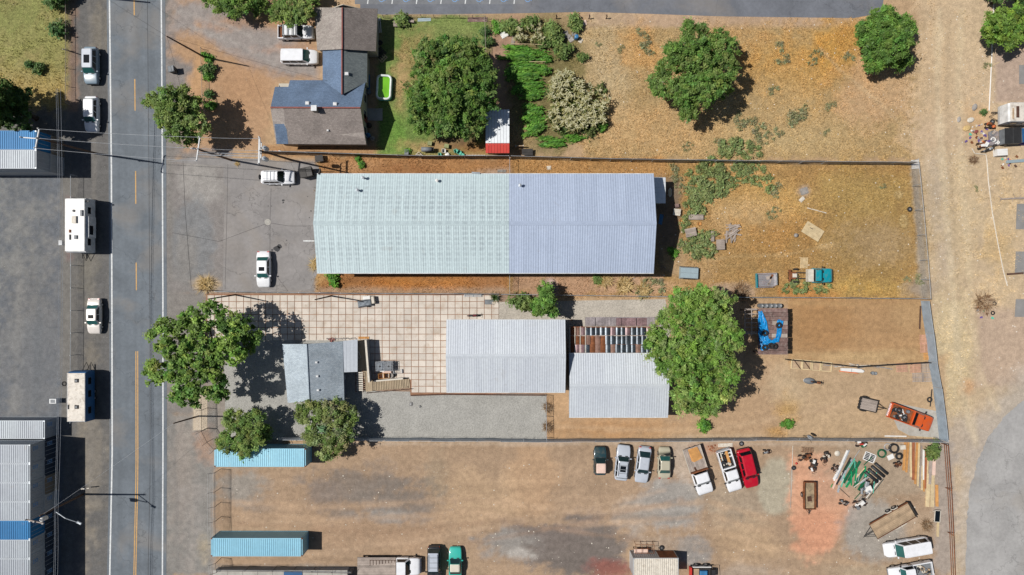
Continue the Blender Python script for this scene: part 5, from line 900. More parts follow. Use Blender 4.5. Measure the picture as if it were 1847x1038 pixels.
def pickup(label, px, py, head, pm='p_white', L=5.5, w=1.95, bedm='black', bed=True, name='pickup_truck', cab=1.6, h=1.82, gl='glass', dual=False, roofm=None):
    t = thing(name, label, 'pickup', W(px, py), head); hw = w/2; F, R = L/2, -L/2; zh = 1.08; hood = 1.35; xa = F-hood; xb = xa-.55; xe = xa-.3-cab; xc = xe+.15
    if dual: xe -= .7; xc = xe+.15
    xs = [F, F-.12, F-.4, F-1.0, xa, xa-.4, xe]; ws = [hw*.82, hw*.92, hw*.98, hw, hw, hw, hw]; zs = [zh-.3, zh-.1, zh-.04, zh, zh, zh, zh]
    body_loft(xs, ws, zs, zb=.4, zbelt=.9).build('body', pm, t, smooth=True)
    wb, wt = hw*.93, hw*.78; zc = zh-.02; B_ = [(xa, wb*.92), (xa-.2, wb), (xe+.05, wb), (xe, wb*.95)]; T_ = [(xb, wt*.95), (xb-.15, wt), (xc+.1, wt), (xc, wt*.97)]
    vs = [(x, -y, zc) for x, y in B_]+[(x, y, zc) for x, y in B_[::-1]]+[(x, -y, h-.05) for x, y in T_]+[(x, y, h-.05) for x, y in T_[::-1]]
    MB().add(vs, [(i, 8+i, 8+(i+1) % 8, (i+1) % 8) for i in range(8)]).build('cabin', pm, t)
    rv = [(x, s*y*q_, h-.05+(.05 if q_ < .9 else 0)) for x, y in T_ for s, q_ in ((-1, 1.0), (-1, .8), (1, .8), (1, 1.0))]
    MB().add(rv, [(4*i+k, 4*(i+1)+k, 4*(i+1)+k+1, 4*i+k+1) for i in range(3) for k in range(3)]+[(3, 2, 1, 0), (12, 13, 14, 15)]).build('roof', roofm or pm, t)
    la = lambda a, b, u: tuple(a[i]+(b[i]-a[i])*u for i in range(3)); v3 = lambda p, s, z: (p[0], s*p[1], z)
    def win(nm, b0, b1, t0, t1, nrm, lo=.1, hi=.92, g=None): qpanel([la(b0, t0, lo), la(b1, t1, lo), la(b1, t1, hi), la(b0, t0, hi)], .012, nrm).build(nm, g or gl, t)
    win('windshield', v3(B_[0], -1, zc), v3(B_[0], 1, zc), v3(T_[0], -1, h-.05), v3(T_[0], 1, h-.05), Vector((h-zc, 0, xa-xb)).normalized()); win('rear_window', v3(B_[3], 1, zc), v3(B_[3], -1, zc), v3(T_[3], 1, h-.05), v3(T_[3], -1, h-.05), Vector((-1, 0, .2)).normalized(), .2, .85, 'glass_dark')
    for s in (1, -1):
        nn = Vector((0, s*(h-zc), wb-wt)).normalized(); b0, b1, t0, t1 = v3(B_[1], s, zc), v3(B_[2], s, zc), v3(T_[1], s, h-.05), v3(T_[2], s, h-.05); m = 2 if dual else 1
        for i in range(m):
            u0, u1 = i/m+.04, (i+1)/m-.04; qpanel([la(la(b0, b1, u0), la(t0, t1, u0), .12), la(la(b0, b1, u1), la(t0, t1, u1), .12), la(la(b0, b1, u1), la(t0, t1, u1), .86), la(la(b0, b1, u0), la(t0, t1, u0), .86)], .01, nn).build('side_window', 'glass_dark', t)
        d = MB().box(xa-1.35, min(s*hw*.98, s*(hw+.006)), .5, xa-.3, max(s*hw*.98, s*(hw+.006)), .88).build('door', pm, t); MB().box(xa-1.28, min(s*hw, s*(hw+.03)), .76, xa-1.1, max(s*hw, s*(hw+.03)), .8).build('handle', 'chrome', d)
        MB().cb(xa-.15, s*(hw+.14), zh+.12, .12, .26, .22, 0, .03).build('mirror', 'black', t); MB().cb(F-.06, s*hw*.66, zh-.36, .14, .34, .16, -s*8, .03).build('headlight', 'lamp_clear', t)
        for x in (F-.85, R+1.1): wheel(t, x, s*(hw-.1), .4)
    MB().cb(F+.02, 0, .55, .18, w*.88, .22, 0, .04).build('bumper', 'chrome', t); MB().cb(xa+.02, 0, zh+.01, .14, w*.7, .03).build('cowl', 'black', t)
    MB().box(R, -.45, .42, xe, -.33, .58).box(R, .33, .42, xe, .45, .58).build('chassis', 'blacksteel', t)
    if bed:
        b = MB().box(R+.02, -hw+.1, .72, xe-.05, hw-.1, .78).build('bed_floor', bedm, t)
        for i in range(6): MB().box(R+.1, -hw+.22+i*.27, .78, xe-.12, -hw+.3+i*.27, .795).build('bed_rib', bedm, b)
        for s in (1, -1): MB().box(R, min(s*hw, s*(hw-.14)), .45, xe-.03, max(s*hw, s*(hw-.14)), 1.1).build('bed_side', pm, t); MB().cb(R+.02, s*(hw-.1), .95, .06, .14, .25).build('taillight', 'lamp_red', t)
        MB().box(R, -hw+.15, .55, R+.08, hw-.15, 1.08).build('tailgate', pm, t); MB().box(xe-.12, -hw+.15, .78, xe-.05, hw-.15, 1.12).build('bed_front', pm, t); MB().cb(R-.05, 0, .55, .16, w*.86, .16, 0, .03).build('bumper', 'chrome', t)
    t['xe'] = xe; return t
def flatbed(label, px, py, head, pm, L, w, deckL, nplank, wm='woodgrey', **k):
    t = pickup(label, px, py, head, pm, L, w*.93, bed=False, name='flatbed_truck', **k); xe = t['xe']; x1 = xe-.1; x0 = -L/2-.05; hw = w/2
    d = MB().box(x0, -hw, .82, x1, hw, .9).build('deck_frame', 'blacksteel', t)
    for i in range(nplank):
        y0 = -hw+i*w/nplank; MB().box(x0+random.uniform(0, .03), y0+.008, .9, x1, y0+w/nplank-.008, .955+random.uniform(0, .01)).build('plank', wm, d)
    return t, x0, x1, hw
car('silver blue SUV with a big sunroof parked by the roadside lawn', 171, 122, -90, 'suv', 'p_bluegrey', 4.95, 1.88, roofm='p_silver', sun=1.1, gl='glass_teal')
car('white station wagon with roof rails parked beside the tree shadow at the kerb', 172, 209, -90, 'suv', 'p_white', 4.75, 1.8, rack=False, gl='glass_teal', h=1.6)
car('pearl beige sedan with a dark sunroof parked between the two campers', 176, 570, -90, 'sedan', 'p_pearl', 4.75, 1.8, sun=.5, gl='glass_teal', hood=.25)
car('white minivan parked in the driveway facing the house', 543, 107, 0, 'van', 'p_white', 4.95, 1.95, hood=.24, gl='glass_teal')
car('white off-road SUV with roof rack and rear spare wheel by the dumpster', 505, 322, 0, 'suv', 'p_white', 4.5, 1.9, rack=True, rear_spare=True, roof_lights=True, h=1.85, gl='glass_dark', hood=.29)
car('white sedan with black sunroof parked alone on the apron', 479, 486, -90, 'sedan', 'p_white', 4.85, 1.85, sun=.55, gl='glass_teal', deck=.15, hood=.25)
car('dark green open jeep with a beige soft top parked along the grey fence', 1081, 829, 90, 'suv', 'p_green', 3.75, 1.72, roofm='pink_panel', h=1.8, hood=.36, gl='glass')
car('silver SUV with sunroof and roof rails between the jeep and the coupe', 1121, 832, 84, 'suv', 'p_silver', 4.75, 1.85, sun=.8, rack=True, hood=.3, h=1.66)
car('silver coupe with a large black rear window beside the beige sedan', 1158, 836, -97, 'coupe', 'p_silver', 4.9, 1.83, gl='glass', hood=.27, deck=.1, bigrear=True)
car('pale beige sedan parked between the silver coupe and the flatbed', 1196, 833, 89, 'sedan', 'p_beige', 4.2, 1.7, hood=.25, gl='glass_teal')
car('bright red SUV with black rear window at the end of the parked row', 1345, 842, -76, 'suv', 'p_red', 5.3, 1.95, hood=.25, bigrear=True, gl='glass_dark', h=1.8)
car('dark SUV with silver roof rack parked beside the aqua car', 784, 1014, -90, 'suv', 'p_black', 4.9, 1.85, roofm='p_silver', rack=True, h=1.78)
car('aqua classic car with a cream roof in the lower yard', 822, 1014, 90, 'sedan', 'p_aqua', 4.5, 1.75, roofm='p_cream', hood=.3, deck=.2, h=1.5)
car('white passenger van with dark side windows beside the long trailer', 1629, 983, 190, 'van', 'p_white', 5.9, 2.0, hood=.17, h=2.15, gl='glass_teal', cat='van')
t = pickup('white pickup with a ladder rack and a rusty load parked by the garage', 537, 63, 0, 'p_white', 4.75, 1.85, 'rust', dual=True)
for x in (-1.4, -.75, -.1, .35): MB().box(x-.04, -.85, 1.95, x+.04, .85, 2.01).build('rack_bar', 'blacksteel', t)
for s in (1, -1): MB().box(-1.5, s*.85-.03, 1.9, .5, s*.85+.03, 1.96).build('rack_rail', 'blacksteel', t); MB().box(-1.5, s*.85-.03, 1.1, -1.44, s*.85+.03, 1.92).build('rack_post', 'blacksteel', t)
t = pickup('white pickup with an open bed full of tools beside the passenger van', 1636, 1027, 190, 'p_white', 5.9, 2.0, 'plastic_grey', gl='glass_teal')
def junk(t, x0, x1, y0, y1, z, n, mats, smax=.5):
    for i in range(n):
        x, y = random.uniform(x0, x1), random.uniform(y0, y1); mt = random.choice(mats); s = random.uniform(.18, smax)
        k = i % 4
        if k == 0: MB().cb(0, 0, s*.35, s, s*.7, s*.7, random.uniform(0, 90), .03).build('load_box', mt, t, loc=(x, y, z))
        elif k == 1: MB().tube([(-s, 0, .06), (0, .1*s, .1), (s, 0, .06)], .05, 6).build('load_pipe', mt, t, loc=(x, y, z), rot=random.uniform(0, 180))
        elif k == 2: MB().torus((0, 0, .08), s*.6, .08, 14, 6).build('load_coil', mt, t, loc=(x, y, z))
        else: MB().lathe([(.3*s, 0), (.36*s, .05), (.36*s, .5*s), (.3*s, .55*s), (0, .55*s)], 10).build('load_drum', mt, t, loc=(x, y, z))
junk(t, -2.6, -1.0, -.7, .7, .8, 14, ['white', 'plastic_grey', 'black', 'blacksteel', 'wood', 'offwhite'])
t = pickup('white pickup with an open bed of lumber scraps between flatbed and red SUV', 1312, 846, -73, 'p_white', 5.75, 1.98, 'black')
junk(t, -2.6, -.9, -.75, .75, .8, 14, ['wood', 'white', 'black', 'rustdark', 'woodorange', 'offwhite'], .6); MB().box(-2.7, .1, .95, -.7, .45, 1.0).build('load_board', 'woodorange', t); MB().box(-2.7, -.6, .95, -.9, -.45, 1.05).build('load_board', 'offwhite', t)
t = pickup('bright orange old pickup with a bed full of tyres beside the rolling gate', 1636, 751, -20, 'p_orange', 6.0, 2.1, 'rust', cab=1.15, h=1.8, gl='glass_dark')
junk(t, -2.7, -.5, -.75, .75, .8, 22, ['black', 'rubber', 'white', 'offwhite', 'rubber', 'plastic_grey'], .65)
for x, y in ((-1.0, -.35), (-2.0, .3)): MB().torus((x, y, 1.15), .3, .12, 16, 7).build('load_tyre', 'rubber', t)
for s in (1, -1): MB().tube([(-2.95, s*.98, 1.15), (-.1, s*.98, 1.15)], .05, 6).build('bed_rail', 'p_orange', t)
t, x0, x1, hw = flatbed('white flatbed truck loaded with plywood sheets beside the beige sedan', 1257, 846, -72, 'p_white', 6.6, 2.4, 4, 9)
for i in range(4): MB().cb(x0+1.0+.03*i, .1+.05*i, .98+.02*i, 1.7, 1.3, .018, 3*i).build('plywood_sheet', 'woodorange', t)
for s in (1, -1): MB().box(x0, min(s*hw, s*(hw+.05)), .8, x1, max(s*hw, s*(hw+.05)), 1.02).build('side_rail', 'offwhite', t)
MB().box(x1-.1, -hw, .95, x1+.05, hw, 1.45).build('headboard', 'rust', t); MB().cb(x0+3.1, -.35, .97, .8, .25, .03, 10).build('load_mat', 'rustdark', t)
t, x0, x1, hw = flatbed('long flatbed truck with a white cab and bare plank deck in the lower yard', 704, 1017, 0, 'p_white', 8.5, 2.5, 6, 12, wm='woodgrey')
for s in (1, -1): wheel(t, x0+1.2, s*.85, .42); wheel(t, x0+2.1, s*.85, .42)
gx_ = MB()
for i in range(14): u = i/13; gx_.box(-2.6+i*.42, .85-.7*(1-u), .97, -2.54+i*.42, .9, 1.0)
gx_.box(-2.6, .84, .97, 2.9, .9, 1.0).build('deck_ladder', 'rustdark', t)
# turquoise cab on a bare chassis, and its bed lying beside it
t = pickup('turquoise old truck cab on a bare chassis in the dry lot', 1457, 497.5, 0, 'p_teal', 5.9, 1.95, bed=False, cab=1.1, h=1.75, gl='glass_dark', name='old_truck')
xe = t['xe']; MB().box(xe-.75, -.85, .6, xe-.02, .85, 1.35).build('cab_back_box', 'offwhite', t); MB().box(-2.9, -.5, .55, -1.9, .5, .68).build('axle_plate', 'rust', t); MB().cb(-2.75, 0, .62, .3, 1.6, .2, 0, .03).build('bumper', 'rust', t); MB().cb(-2.1, 0, .75, .6, .55, .2, 0, .05).build('load_engine', 'offwhite', t)
t = thing('truck_bed', 'loose turquoise edged truck bed lying in the dry lot', 'truck bed', W(1380, 506), 2)
MB().box(-1.35, -.85, .25, 1.3, .85, .31).build('bed_floor', 'pale_sheet', t)
for i in range(7): MB().box(-1.25, -.75+i*.23, .31, 1.2, -.68+i*.23, .335).build('bed_rib', 'steel', t)
MB().box(-1.42, -1.0, .2, -1.34, .98, .75).build('tailgate', 'p_teal', t); MB().box(-1.34, .86, .2, 1.3, .98, .7).build('bed_side', 'pale_sheet', t); MB().box(-1.34, -1.0, .2, .8, -.88, .7).build('bed_side', 'pale_sheet', t); MB().box(1.3, -.7, .2, 1.38, .98, .75).build('bed_front', 'steel', t)
for i in range(5): MB().cb(random.uniform(-1, .8), random.uniform(-.6, .6), .36, random.uniform(.3, .9), random.uniform(.2, .5), .06, random.uniform(0, 90)).build('load_scrap', random.choice(['rust', 'pale_sheet', 'woodgrey']), t)
# ---------------------------------------------------------------- campers
def camper(label, px, py, head, L, w, h, roofm, sidem, slide=None, z0=.55):
    t = thing('camper_trailer', label, 'camper', W(px, py), head); hw = w/2; n = 12
    prof = [(-L/2, z0), (-L/2+.05, h-.25), (-L/2+.3, h-.04), (-L/4, h), (L/4, h), (L/2-.35, h-.04), (L/2-.06, h-.3), (L/2, z0+.5), (L/2-.12, z0)]
    k = len(prof); vs = [(x, -hw, z) for x, z in prof]+[(x, hw, z) for x, z in prof]
    MB().add(vs, [tuple(range(k)), tuple(range(2*k-1, k-1, -1))]+[(k+i, k+(i+1) % k, (i+1) % k, i) for i in range(k)]).build('body', sidem, t)
    MB().prism([(-L/2+.15, -hw+.04), (L/2-.2, -hw+.04), (L/2-.2, hw-.04), (-L/2+.15, hw-.04)], h-.03, h+.02).build('roof', roofm, t)
    for s in (1, -1):
        MB().tube([(-L/2+.1, s*hw, h-.02), (L/2-.15, s*hw, h-.02)], .035, 5).build('roof_edge', 'trim_white', t)
        for u in (-.28, .05, .3): fr_ = MB().box(u*L-.45, min(s*hw, s*(hw+.03)), h-1.25, u*L+.45, max(s*hw, s*(hw+.03)), h-.65).build('window', 'black', t); MB().box(u*L-.4, min(s*hw, s*(hw+.04)), h-1.2, u*L+.4, max(s*hw, s*(hw+.04)), h-.7).build('pane', 'glass_dark', fr_)
        for x in (-.5, .4): wheel(t, x, s*(hw-.18), .36)
    MB().box(-L/2+.05, -.6, .4, L/2+.7, -.5, .55).box(-L/2+.05, .5, .4, L/2, .6, .55).build('chassis', 'blacksteel', t); MB().tube([(L/2-.1, -.55, .48), (L/2+1.0, 0, .48), (L/2-.1, .55, .48)], .05, 5).build('hitch', 'blacksteel', t)
    return t
t = camper('large white camper with a slide-out standing at the roadside', 159.5, 410, -90, 7.3, 2.6, 2.75, 'white', 'trim_white')
MB().box(-1.2, -.25, 2.77, -.25, .3, 3.0).build('air_conditioner', 'offwhite', t); MB().cb(1.6, .2, 2.85, .5, .4, .16, 0, .05).build('roof_hatch', 'plastic_grey', t); MB().cb(1.6, -.6, 2.82, .7, .16, .1).build('vent', 'black', t); MB().cb(.8, -.6, 2.82, .4, .2, .1).build('vent', 'rust', t); MB().lathe([(.16, 2.77), (.16, 2.86), (.08, 2.86)], 10, (-1.9, -.1, 0)).build('vent', 'black', t); MB().box(-2.0, .85, 2.77, -1.2, 1.1, 2.95).build('awning_motor', 'plastic_grey', t)
sl = MB().box(-1.2, 1.3, .9, 1.6, 1.62, 2.4).build('slide_out', 'trim_white', t); MB().box(0, 1.62, 1.5, 1.2, 1.65, 2.2).build('pane', 'glass_dark', sl); MB().cb(-3.2, 1.5, 2.5, .2, .5, .12).build('step', 'black', t); MB().tube([(-3.6, -1, .5), (-3.75, -.6, .5), (-3.75, .6, .5), (-3.6, 1, .5)], .08, 6).build('bumper', 'trim_white', t)
mat('camper_roof', A(222, 214, 202), .6, 0, .1, 1.2, .08, 8, dirt=A(150, 136, 120), dfac=.6); mat('camper_blue', A(40, 92, 140), .5, 0, .15, 1)
t = camper('old camper with stained cream roof and blue side at the roadside', 160, 711, 90, 6.8, 2.35, 2.55, 'camper_roof', 'camper_blue')
for x in (2.2, -1.3): hb = MB().cb(x, -.1, 2.64, .5, .5, .12, 0, .05).build('roof_hatch', 'black', t); MB().cb(x, -.1, 2.71, .26, .26, .03).build('hatch_lid', 'plastic_grey', hb)
MB().cb(-1.3, 1.0, 2.62, .6, .12, .08).build('vent', 'black', t)
for x in np.arange(-3, 3.1, .55): MB().box(x, -1.1, 2.57, x+.03, 1.1, 2.585).build('roof_seam', 'camper_roof', t)
t = camper('weathered white camper with roof hatches among junk at the dirt lane', 1836, 212, 180, 6.6, 2.45, 2.7, 'camper_roof', 'trim_white')
MB().cb(2.2, 0, 2.8, .35, 1.5, .12, 0, .04).build('roof_hatch', 'rustdark', t); MB().cb(2.8, .2, 2.78, .18, 1.4, .08).build('vent', 'wood', t); MB().cb(.2, -.2, 2.78, 1.0, .9, .1, 10).build('roof_patch', 'tarp_blue', t)
t = thing('covered_trailer', 'low trailer with a dark grey roof beside the weathered camper', 'trailer', W(1805, 250), 3); MB().box(-.6, -1.0, .5, 1.9, 1.0, 1.5).build('body', 'plastic_grey', t)
for i in range(2): MB().add([(-.65+i*1.15, -1.05, 1.52), (.48+i*1.15, -1.05, 1.52), (.48+i*1.15, 1.05, 1.62), (-.65+i*1.15, 1.05, 1.62)], [(0, 1, 2, 3)]).build('roof_panel', 'plastic_black' if 0 else 'tarp_dark' if 'tarp_dark' in MATS else 'rubber', t)
MB().box(1.7, -1.0, 1.55, 2.1, .9, 1.6).build('side_panel', 'camper_blue', t); MB().box(-2.0, -1.0, .4, -.65, .9, .5).build('deck', 'pale_sheet', t); junk(t, -1.9, -.8, -.8, .8, .5, 12, ['white', 'rust', 'woodgrey', 'plastic_grey'], .5)
for s in (1, -1): wheel(t, .3, s*.95, .32); wheel(t, -1.2, s*.95, .32)
# ---------------------------------------------------------------- trailers
def trailer(label, px, py, head, L, w, z, n, wm, frm, rails=.25, tongue=1.2, wheels=(0,), wr=.34, name='utility_trailer', fender=None):
    t = thing(name, label, 'trailer', W(px, py), head); hw = w/2
    MB().box(-L/2, -hw, z-.1, L/2, hw, z).build('frame', frm, t)
    for i in range(n): y0 = -hw+.05+i*(w-.1)/n; MB().box(-L/2+.03, y0+.006, z, L/2-.03, y0+(w-.1)/n-.006, z+.04+random.uniform(0, .008)).build('plank', wm, t)
    if rails:
        for s in (1, -1): MB().box(-L/2, min(s*hw, s*(hw+.06)), z-.1, L/2, max(s*hw, s*(hw+.06)), z+rails).build('side_rail', frm, t); MB().box(min(s*L/2, s*(L/2-.06)), -hw, z, max(s*L/2, s*(L/2-.06)), hw, z+rails).build('end_rail', frm, t)
    MB().tube([(L/2-.1, -hw*.7, z-.08), (L/2+tongue, 0, z-.08), (L/2-.1, hw*.7, z-.08)], .05, 5).tube([(L/2-.3, 0, z-.08), (L/2+tongue+.15, 0, z-.05)], .05, 5).build('tongue', 'blacksteel', t)
    for x in wheels:
        for s in (1, -1): wheel(t, x, s*(hw+.15), wr); MB().tube([(x-.45, s*(hw+.15), wr+.1), (x-.3, s*(hw+.15), wr*2+.08), (x+.3, s*(hw+.15), wr*2+.08), (x+.45, s*(hw+.15), wr+.1)], .06, 5).build('fender', fender or frm, t)
    return t
mat('trailer_bed', A(160, 140, 112), .8, 0, .3, 1.2, .2, 12, dirt=A(96, 84, 70), dfac=.7)
t = trailer('rusty brown box trailer with plank floor on the red dirt', 1456, 891, -90, 3.7, 1.45, .55, 5, 'trailer_bed', 'rust', .42, .7)
MB().cb(.5, .05, .6, .7, .6, .02, 8).build('floor_mat', 'rustdark', t)
t = trailer('long tandem trailer with a plank deck parked diagonally by the passenger van', 1604, 936, 210, 6.0, 2.2, .75, 10, 'wood', 'blacksteel', 0, 1.4, (-.2, -1.15), .36, fender='offwhite')
MB().box(-3.0, -1.15, .6, 3.0, -1.1, .82).build('side_rail', 'rust', t); MB().box(-3.0, 1.1, .6, 3.0, 1.15, .82).build('side_rail', 'rust', t); MB().box(-3.12, -1.1, .2, -3.02, 1.1, 1.1).build('ramp_gate', 'blacksteel', t)
t = trailer('small black utility trailer hitched to the orange pickup', 1562, 729, -13, 2.5, 1.6, .5, 8, 'woodgrey', 'blacksteel', .2, 1.2, (-.5,), .3)
for i in range(4): MB().torus((-1.25, -.6+i*.4, .65), .16, .06, 12, 6).build('load_tyre', 'rubber', t)
t = thing('red_equipment_cart', 'red wheeled equipment cart with a blue seat beside the white container', 'cart', W(1262, 1030)); MB().box(-1.5, -.9, .45, 1.3, .9, .6).build('frame', 'blacksteel', t); MB().box(-1.6, -.9, .45, -1.35, .9, 1.1).build('front_panel', 'plastic_red', t); MB().box(-1.0, -.6, .6, -.3, .6, .75).build('floor_board', 'wood', t); MB().cb(.3, -.1, .8, 1.0, 1.0, .4, 0, .08).build('seat', 'plastic_blue', t); MB().box(-1.2, .85, .6, 1.3, .95, .95).build('side_panel', 'white', t)
for x in (-.6, .7): wheel(t, x, 1.0, .4); wheel(t, x, -1.0, .4)
MB().tube([(1.3, .8, .6), (2.0, .9, 1.0), (2.1, -.6, 1.0), (1.3, -.6, .6)], .04, 5).build('handle', 'blacksteel', t); MB().box(1.4, -.5, .5, 1.9, .5, .9).build('engine_block', 'black', t)
t = thing('camper_shell', 'silver metal truck cap lying on the dry grass', 'truck cap', W(1242, 493), -3); MB().add([(-1.3, -.85, 0), (1.25, -.85, 0), (1.25, .85, 0), (-1.3, .85, 0), (-1.25, -.7, .6), (1.15, -.7, .62), (1.15, .7, .62), (-1.25, .7, .6)], [(0, 1, 5, 4), (1, 2, 6, 5), (2, 3, 7, 6), (3, 0, 4, 7), (4, 5, 6, 7)]).build('shell', 'rf_silver', t)
for y in (-.7, .7): MB().tube([(-1.25, y, .62), (1.15, y, .64)], .035, 5).build('edge_trim', 'steel', t)
MB().box(-.8, -.86, .15, .8, -.78, .5).build('side_window', 'glass_dark', t); MB().tube([(-1.25, 0, .61), (1.15, 0, .63)], .025, 5).build('roof_seam', 'steel', t); MB().tube([(-1.3, .86, .02), (1.25, .86, .02)], .04, 5).build('lower_trim', 'blacksteel', t)
# ================================================================ trees and plants
LB = 2.1
def leaves(cl, n, size, elong, cols, up=.55, droop=0.0, rng=RNG):
    """cl: clump centres (k,3) with radius and colour; n leaves in all"""
    C, R_, K = cl; k = len(C); idx = rng.integers(0, k, n); d = rng.normal(size=(n, 3)); d /= np.linalg.norm(d, axis=1)[:, None]
    r = R_[idx]*rng.random(n)**.5*np.where(rng.random(n) < .28, 2.1, 1.0); p = C[idx]+d*r[:, None]*np.array([1, 1, .75]); p[:, 2] -= droop*rng.random(n)*R_[idx]
    nr = rng.normal(size=(n, 3)); nr /= np.linalg.norm(nr, axis=1)[:, None]; nr[:, 2] = np.abs(nr[:, 2])+up*1.5; nr += d*.5; nr /= np.linalg.norm(nr, axis=1)[:, None]
    t = rng.normal(size=(n, 3)); t[:, 2] -= droop*.8; t += d*.8; u = np.cross(nr, t); u /= np.linalg.norm(u, axis=1)[:, None]+1e-9; v = np.cross(u, nr)
    s = (size*rng.uniform(.55, 1.4, n)*rng.uniform(.7, 1.35, k)[idx])[:, None]; a, b = v*s*elong, u*s
    V = np.stack([p-a, p+b*.8-a*.1, p+a, p-b*.8-a*.1], 1).reshape(-1, 3); c = K[idx]*LB*rng.uniform(.7, 1.35, (n, 1)); return V, np.repeat(c, 4, 0)
def clumps(lobes, per, cr, cols, rng=RNG, low=-.35):
    C, R_, K = [], [], []; cols = np.array(cols)
    for (c, r) in lobes:
        m = max(4, int(per*r*r)); d = rng.normal(size=(m, 3)); d /= np.linalg.norm(d, axis=1)[:, None]; d[:, 2] = np.where(d[:, 2] < low, -d[:, 2]*.6, d[:, 2])
        rr = r*rng.uniform(.5, 1.02, m)*np.where(rng.random(m) < .14, 1.22, 1.0); p = np.array(c)+d*rr[:, None]*np.array([1, 1, .8]); C.append(p); R_.append(cr*rng.uniform(.55, 1.3, m)); base = cols[rng.integers(0, len(cols))]
        w = rng.random((m, 1)); K.append((base*w*.6+cols[rng.integers(0, len(cols), m)]*(1-w*.6))*rng.uniform(.72, 1.32, (m, 1))*(1+rng.normal(0, .07, (m, 3))*np.array([1.3, .5, 1.0])))
    return np.concatenate(C), np.concatenate(R_), np.concatenate(K)
G_LOC = [(.056, .1, .02), (.074, .12, .027), (.044, .082, .017), (.092, .126, .036)]; G_DARK = [(.032, .062, .016), (.045, .075, .02), (.028, .05, .016)]; G_BROAD = [(.058, .108, .02), (.09, .145, .028), (.036, .072, .016), (.12, .165, .04)]; G_WIL = [(.078, .134, .024), (.104, .16, .034), (.058, .108, .02), (.13, .16, .055)]; G_OLIVE = [(.084, .12, .03), (.104, .138, .042), (.062, .098, .023)]
def tree(label, lobes, htop, hbase, n, size, elong, cols, name='leafy_tree', droop=.2, cr=.55, per=5.0, base=None, ground=False, category='tree', k=.8):
    L = []; xs = np.array([l[0] for l in lobes], float); ys = np.array([l[1] for l in lobes], float); mx, my = xs.mean(), ys.mean(); md = max(1, np.hypot(xs-mx, ys-my).max())
    for l in lobes:
        r = l[2]/S*k; f = (math.hypot(l[0]-mx, l[1]-my)/md)**2
        z = l[3] if len(l) > 3 else max(hbase+r*.4, htop-r*.8-f*(htop-hbase)*.5+random.uniform(-1.1, .7)*min(1, htop/8))
        p = W(l[0], l[1], 0 if ground else z); L.append(((p.x, p.y, z), r))
    cx_ = sum(l[0][0]*l[1] for l in L)/sum(l[1] for l in L); cy_ = sum(l[0][1]*l[1] for l in L)/sum(l[1] for l in L)
    if base: b = W(*base); cx_, cy_ = b.x, b.y
    t = thing(name, label, category, (cx_, cy_, 0)); o = np.array([cx_, cy_, 0])
    V, c = leaves(clumps(L, per*3.0, cr*.54, cols), int(n*2.1), size*.67, elong, cols, droop=droop)
    ob = bpy.data.objects.new('crown', np_mesh('crown', V-o, np.arange(len(V)).reshape(-1, 4), 'leaf', c)); COL.objects.link(ob); ob.parent = t
    hz = max(.6, hbase*.9); tr = .06+.028*htop; tk = MB().tube([(0, 0, -.1), (.06, .03, hz*.5), (0, .08, hz)], tr, 9, tr*.75); tk.build('trunk', 'bark', t, smooth=True)
    for (c3, r) in L:
        e = Vector((c3[0]-cx_, c3[1]-cy_, c3[2])); s0 = Vector((0, .08, hz*.92)); md_ = s0.lerp(e, .5)+Vector((random.uniform(-.3, .3), random.uniform(-.3, .3), .35))
        MB().tube([s0, md_, e], tr*.5, 6, .03).build('limb', 'bark', t, smooth=True)
    return t
tree('leafy tree overhanging the road edge beside the parked SUV and house dirt', [(315, 187, 35), (287, 180, 22), (340, 195, 30), (350, 222, 28), (320, 235, 28), (345, 250, 18), (300, 212, 25), (270, 183, 12)], 7.0, 2.4, 15000, .13, 1.7, G_OLIVE, droop=.3)
tree('large round green tree over the lawn beside the garden shed', [(780, 112, 42), (830, 98, 40), (865, 130, 38), (770, 160, 42), (815, 160, 58), (862, 180, 40), (770, 212, 40), (815, 215, 42), (850, 225, 32), (750, 190, 22), (875, 150, 24), (800, 85, 22)], 9.5, 2.2, 34000, .14, 1.8, [(.046, .09, .018), (.066, .115, .022), (.038, .072, .016), (.092, .122, .036)], cr=.6, per=5.5)
tree('big locust tree standing alone in the dry north lot', [(1255, 72, 36), (1300, 85, 34), (1215, 105, 34), (1255, 120, 48), (1308, 128, 30), (1195, 150, 30), (1230, 170, 34), (1275, 160, 40), (1238, 200, 22), (1300, 160, 24), (1180, 160, 14), (1240, 50, 16)], 8.0, 1.8, 30000, .12, 1.7, G_LOC, cr=.55, per=5.5)
tree('bright green tree at the corner of the dry north lot', [(1590, 45, 36), (1630, 50, 28), (1570, 75, 32), (1610, 85, 40), (1580, 110, 26), (1622, 108, 22), (1555, 55, 18), (1600, 25, 16)], 6.5, 1.2, 20000, .13, 2.0, [(.055, .105, .02), (.075, .13, .025), (.04, .075, .016)], droop=.4)
tree('bright green tree over the white hose line', [(1800, 45, 33), (1830, 35, 33), (1785, 60, 20), (1820, 70, 24), (1850, 52, 34)], 6.0, 1.2, 14000, .13, 2.0, [(.07, .12, .02), (.095, .15, .025), (.05, .085, .018)], droop=.4)
tree('dark tree at the edge of the dirt lane beyond the bright tree', [(1790, -8, 16), (1815, -12, 20), (1840, -8, 18)], 5.0, 1.2, 4000, .13, 1.8, G_DARK)
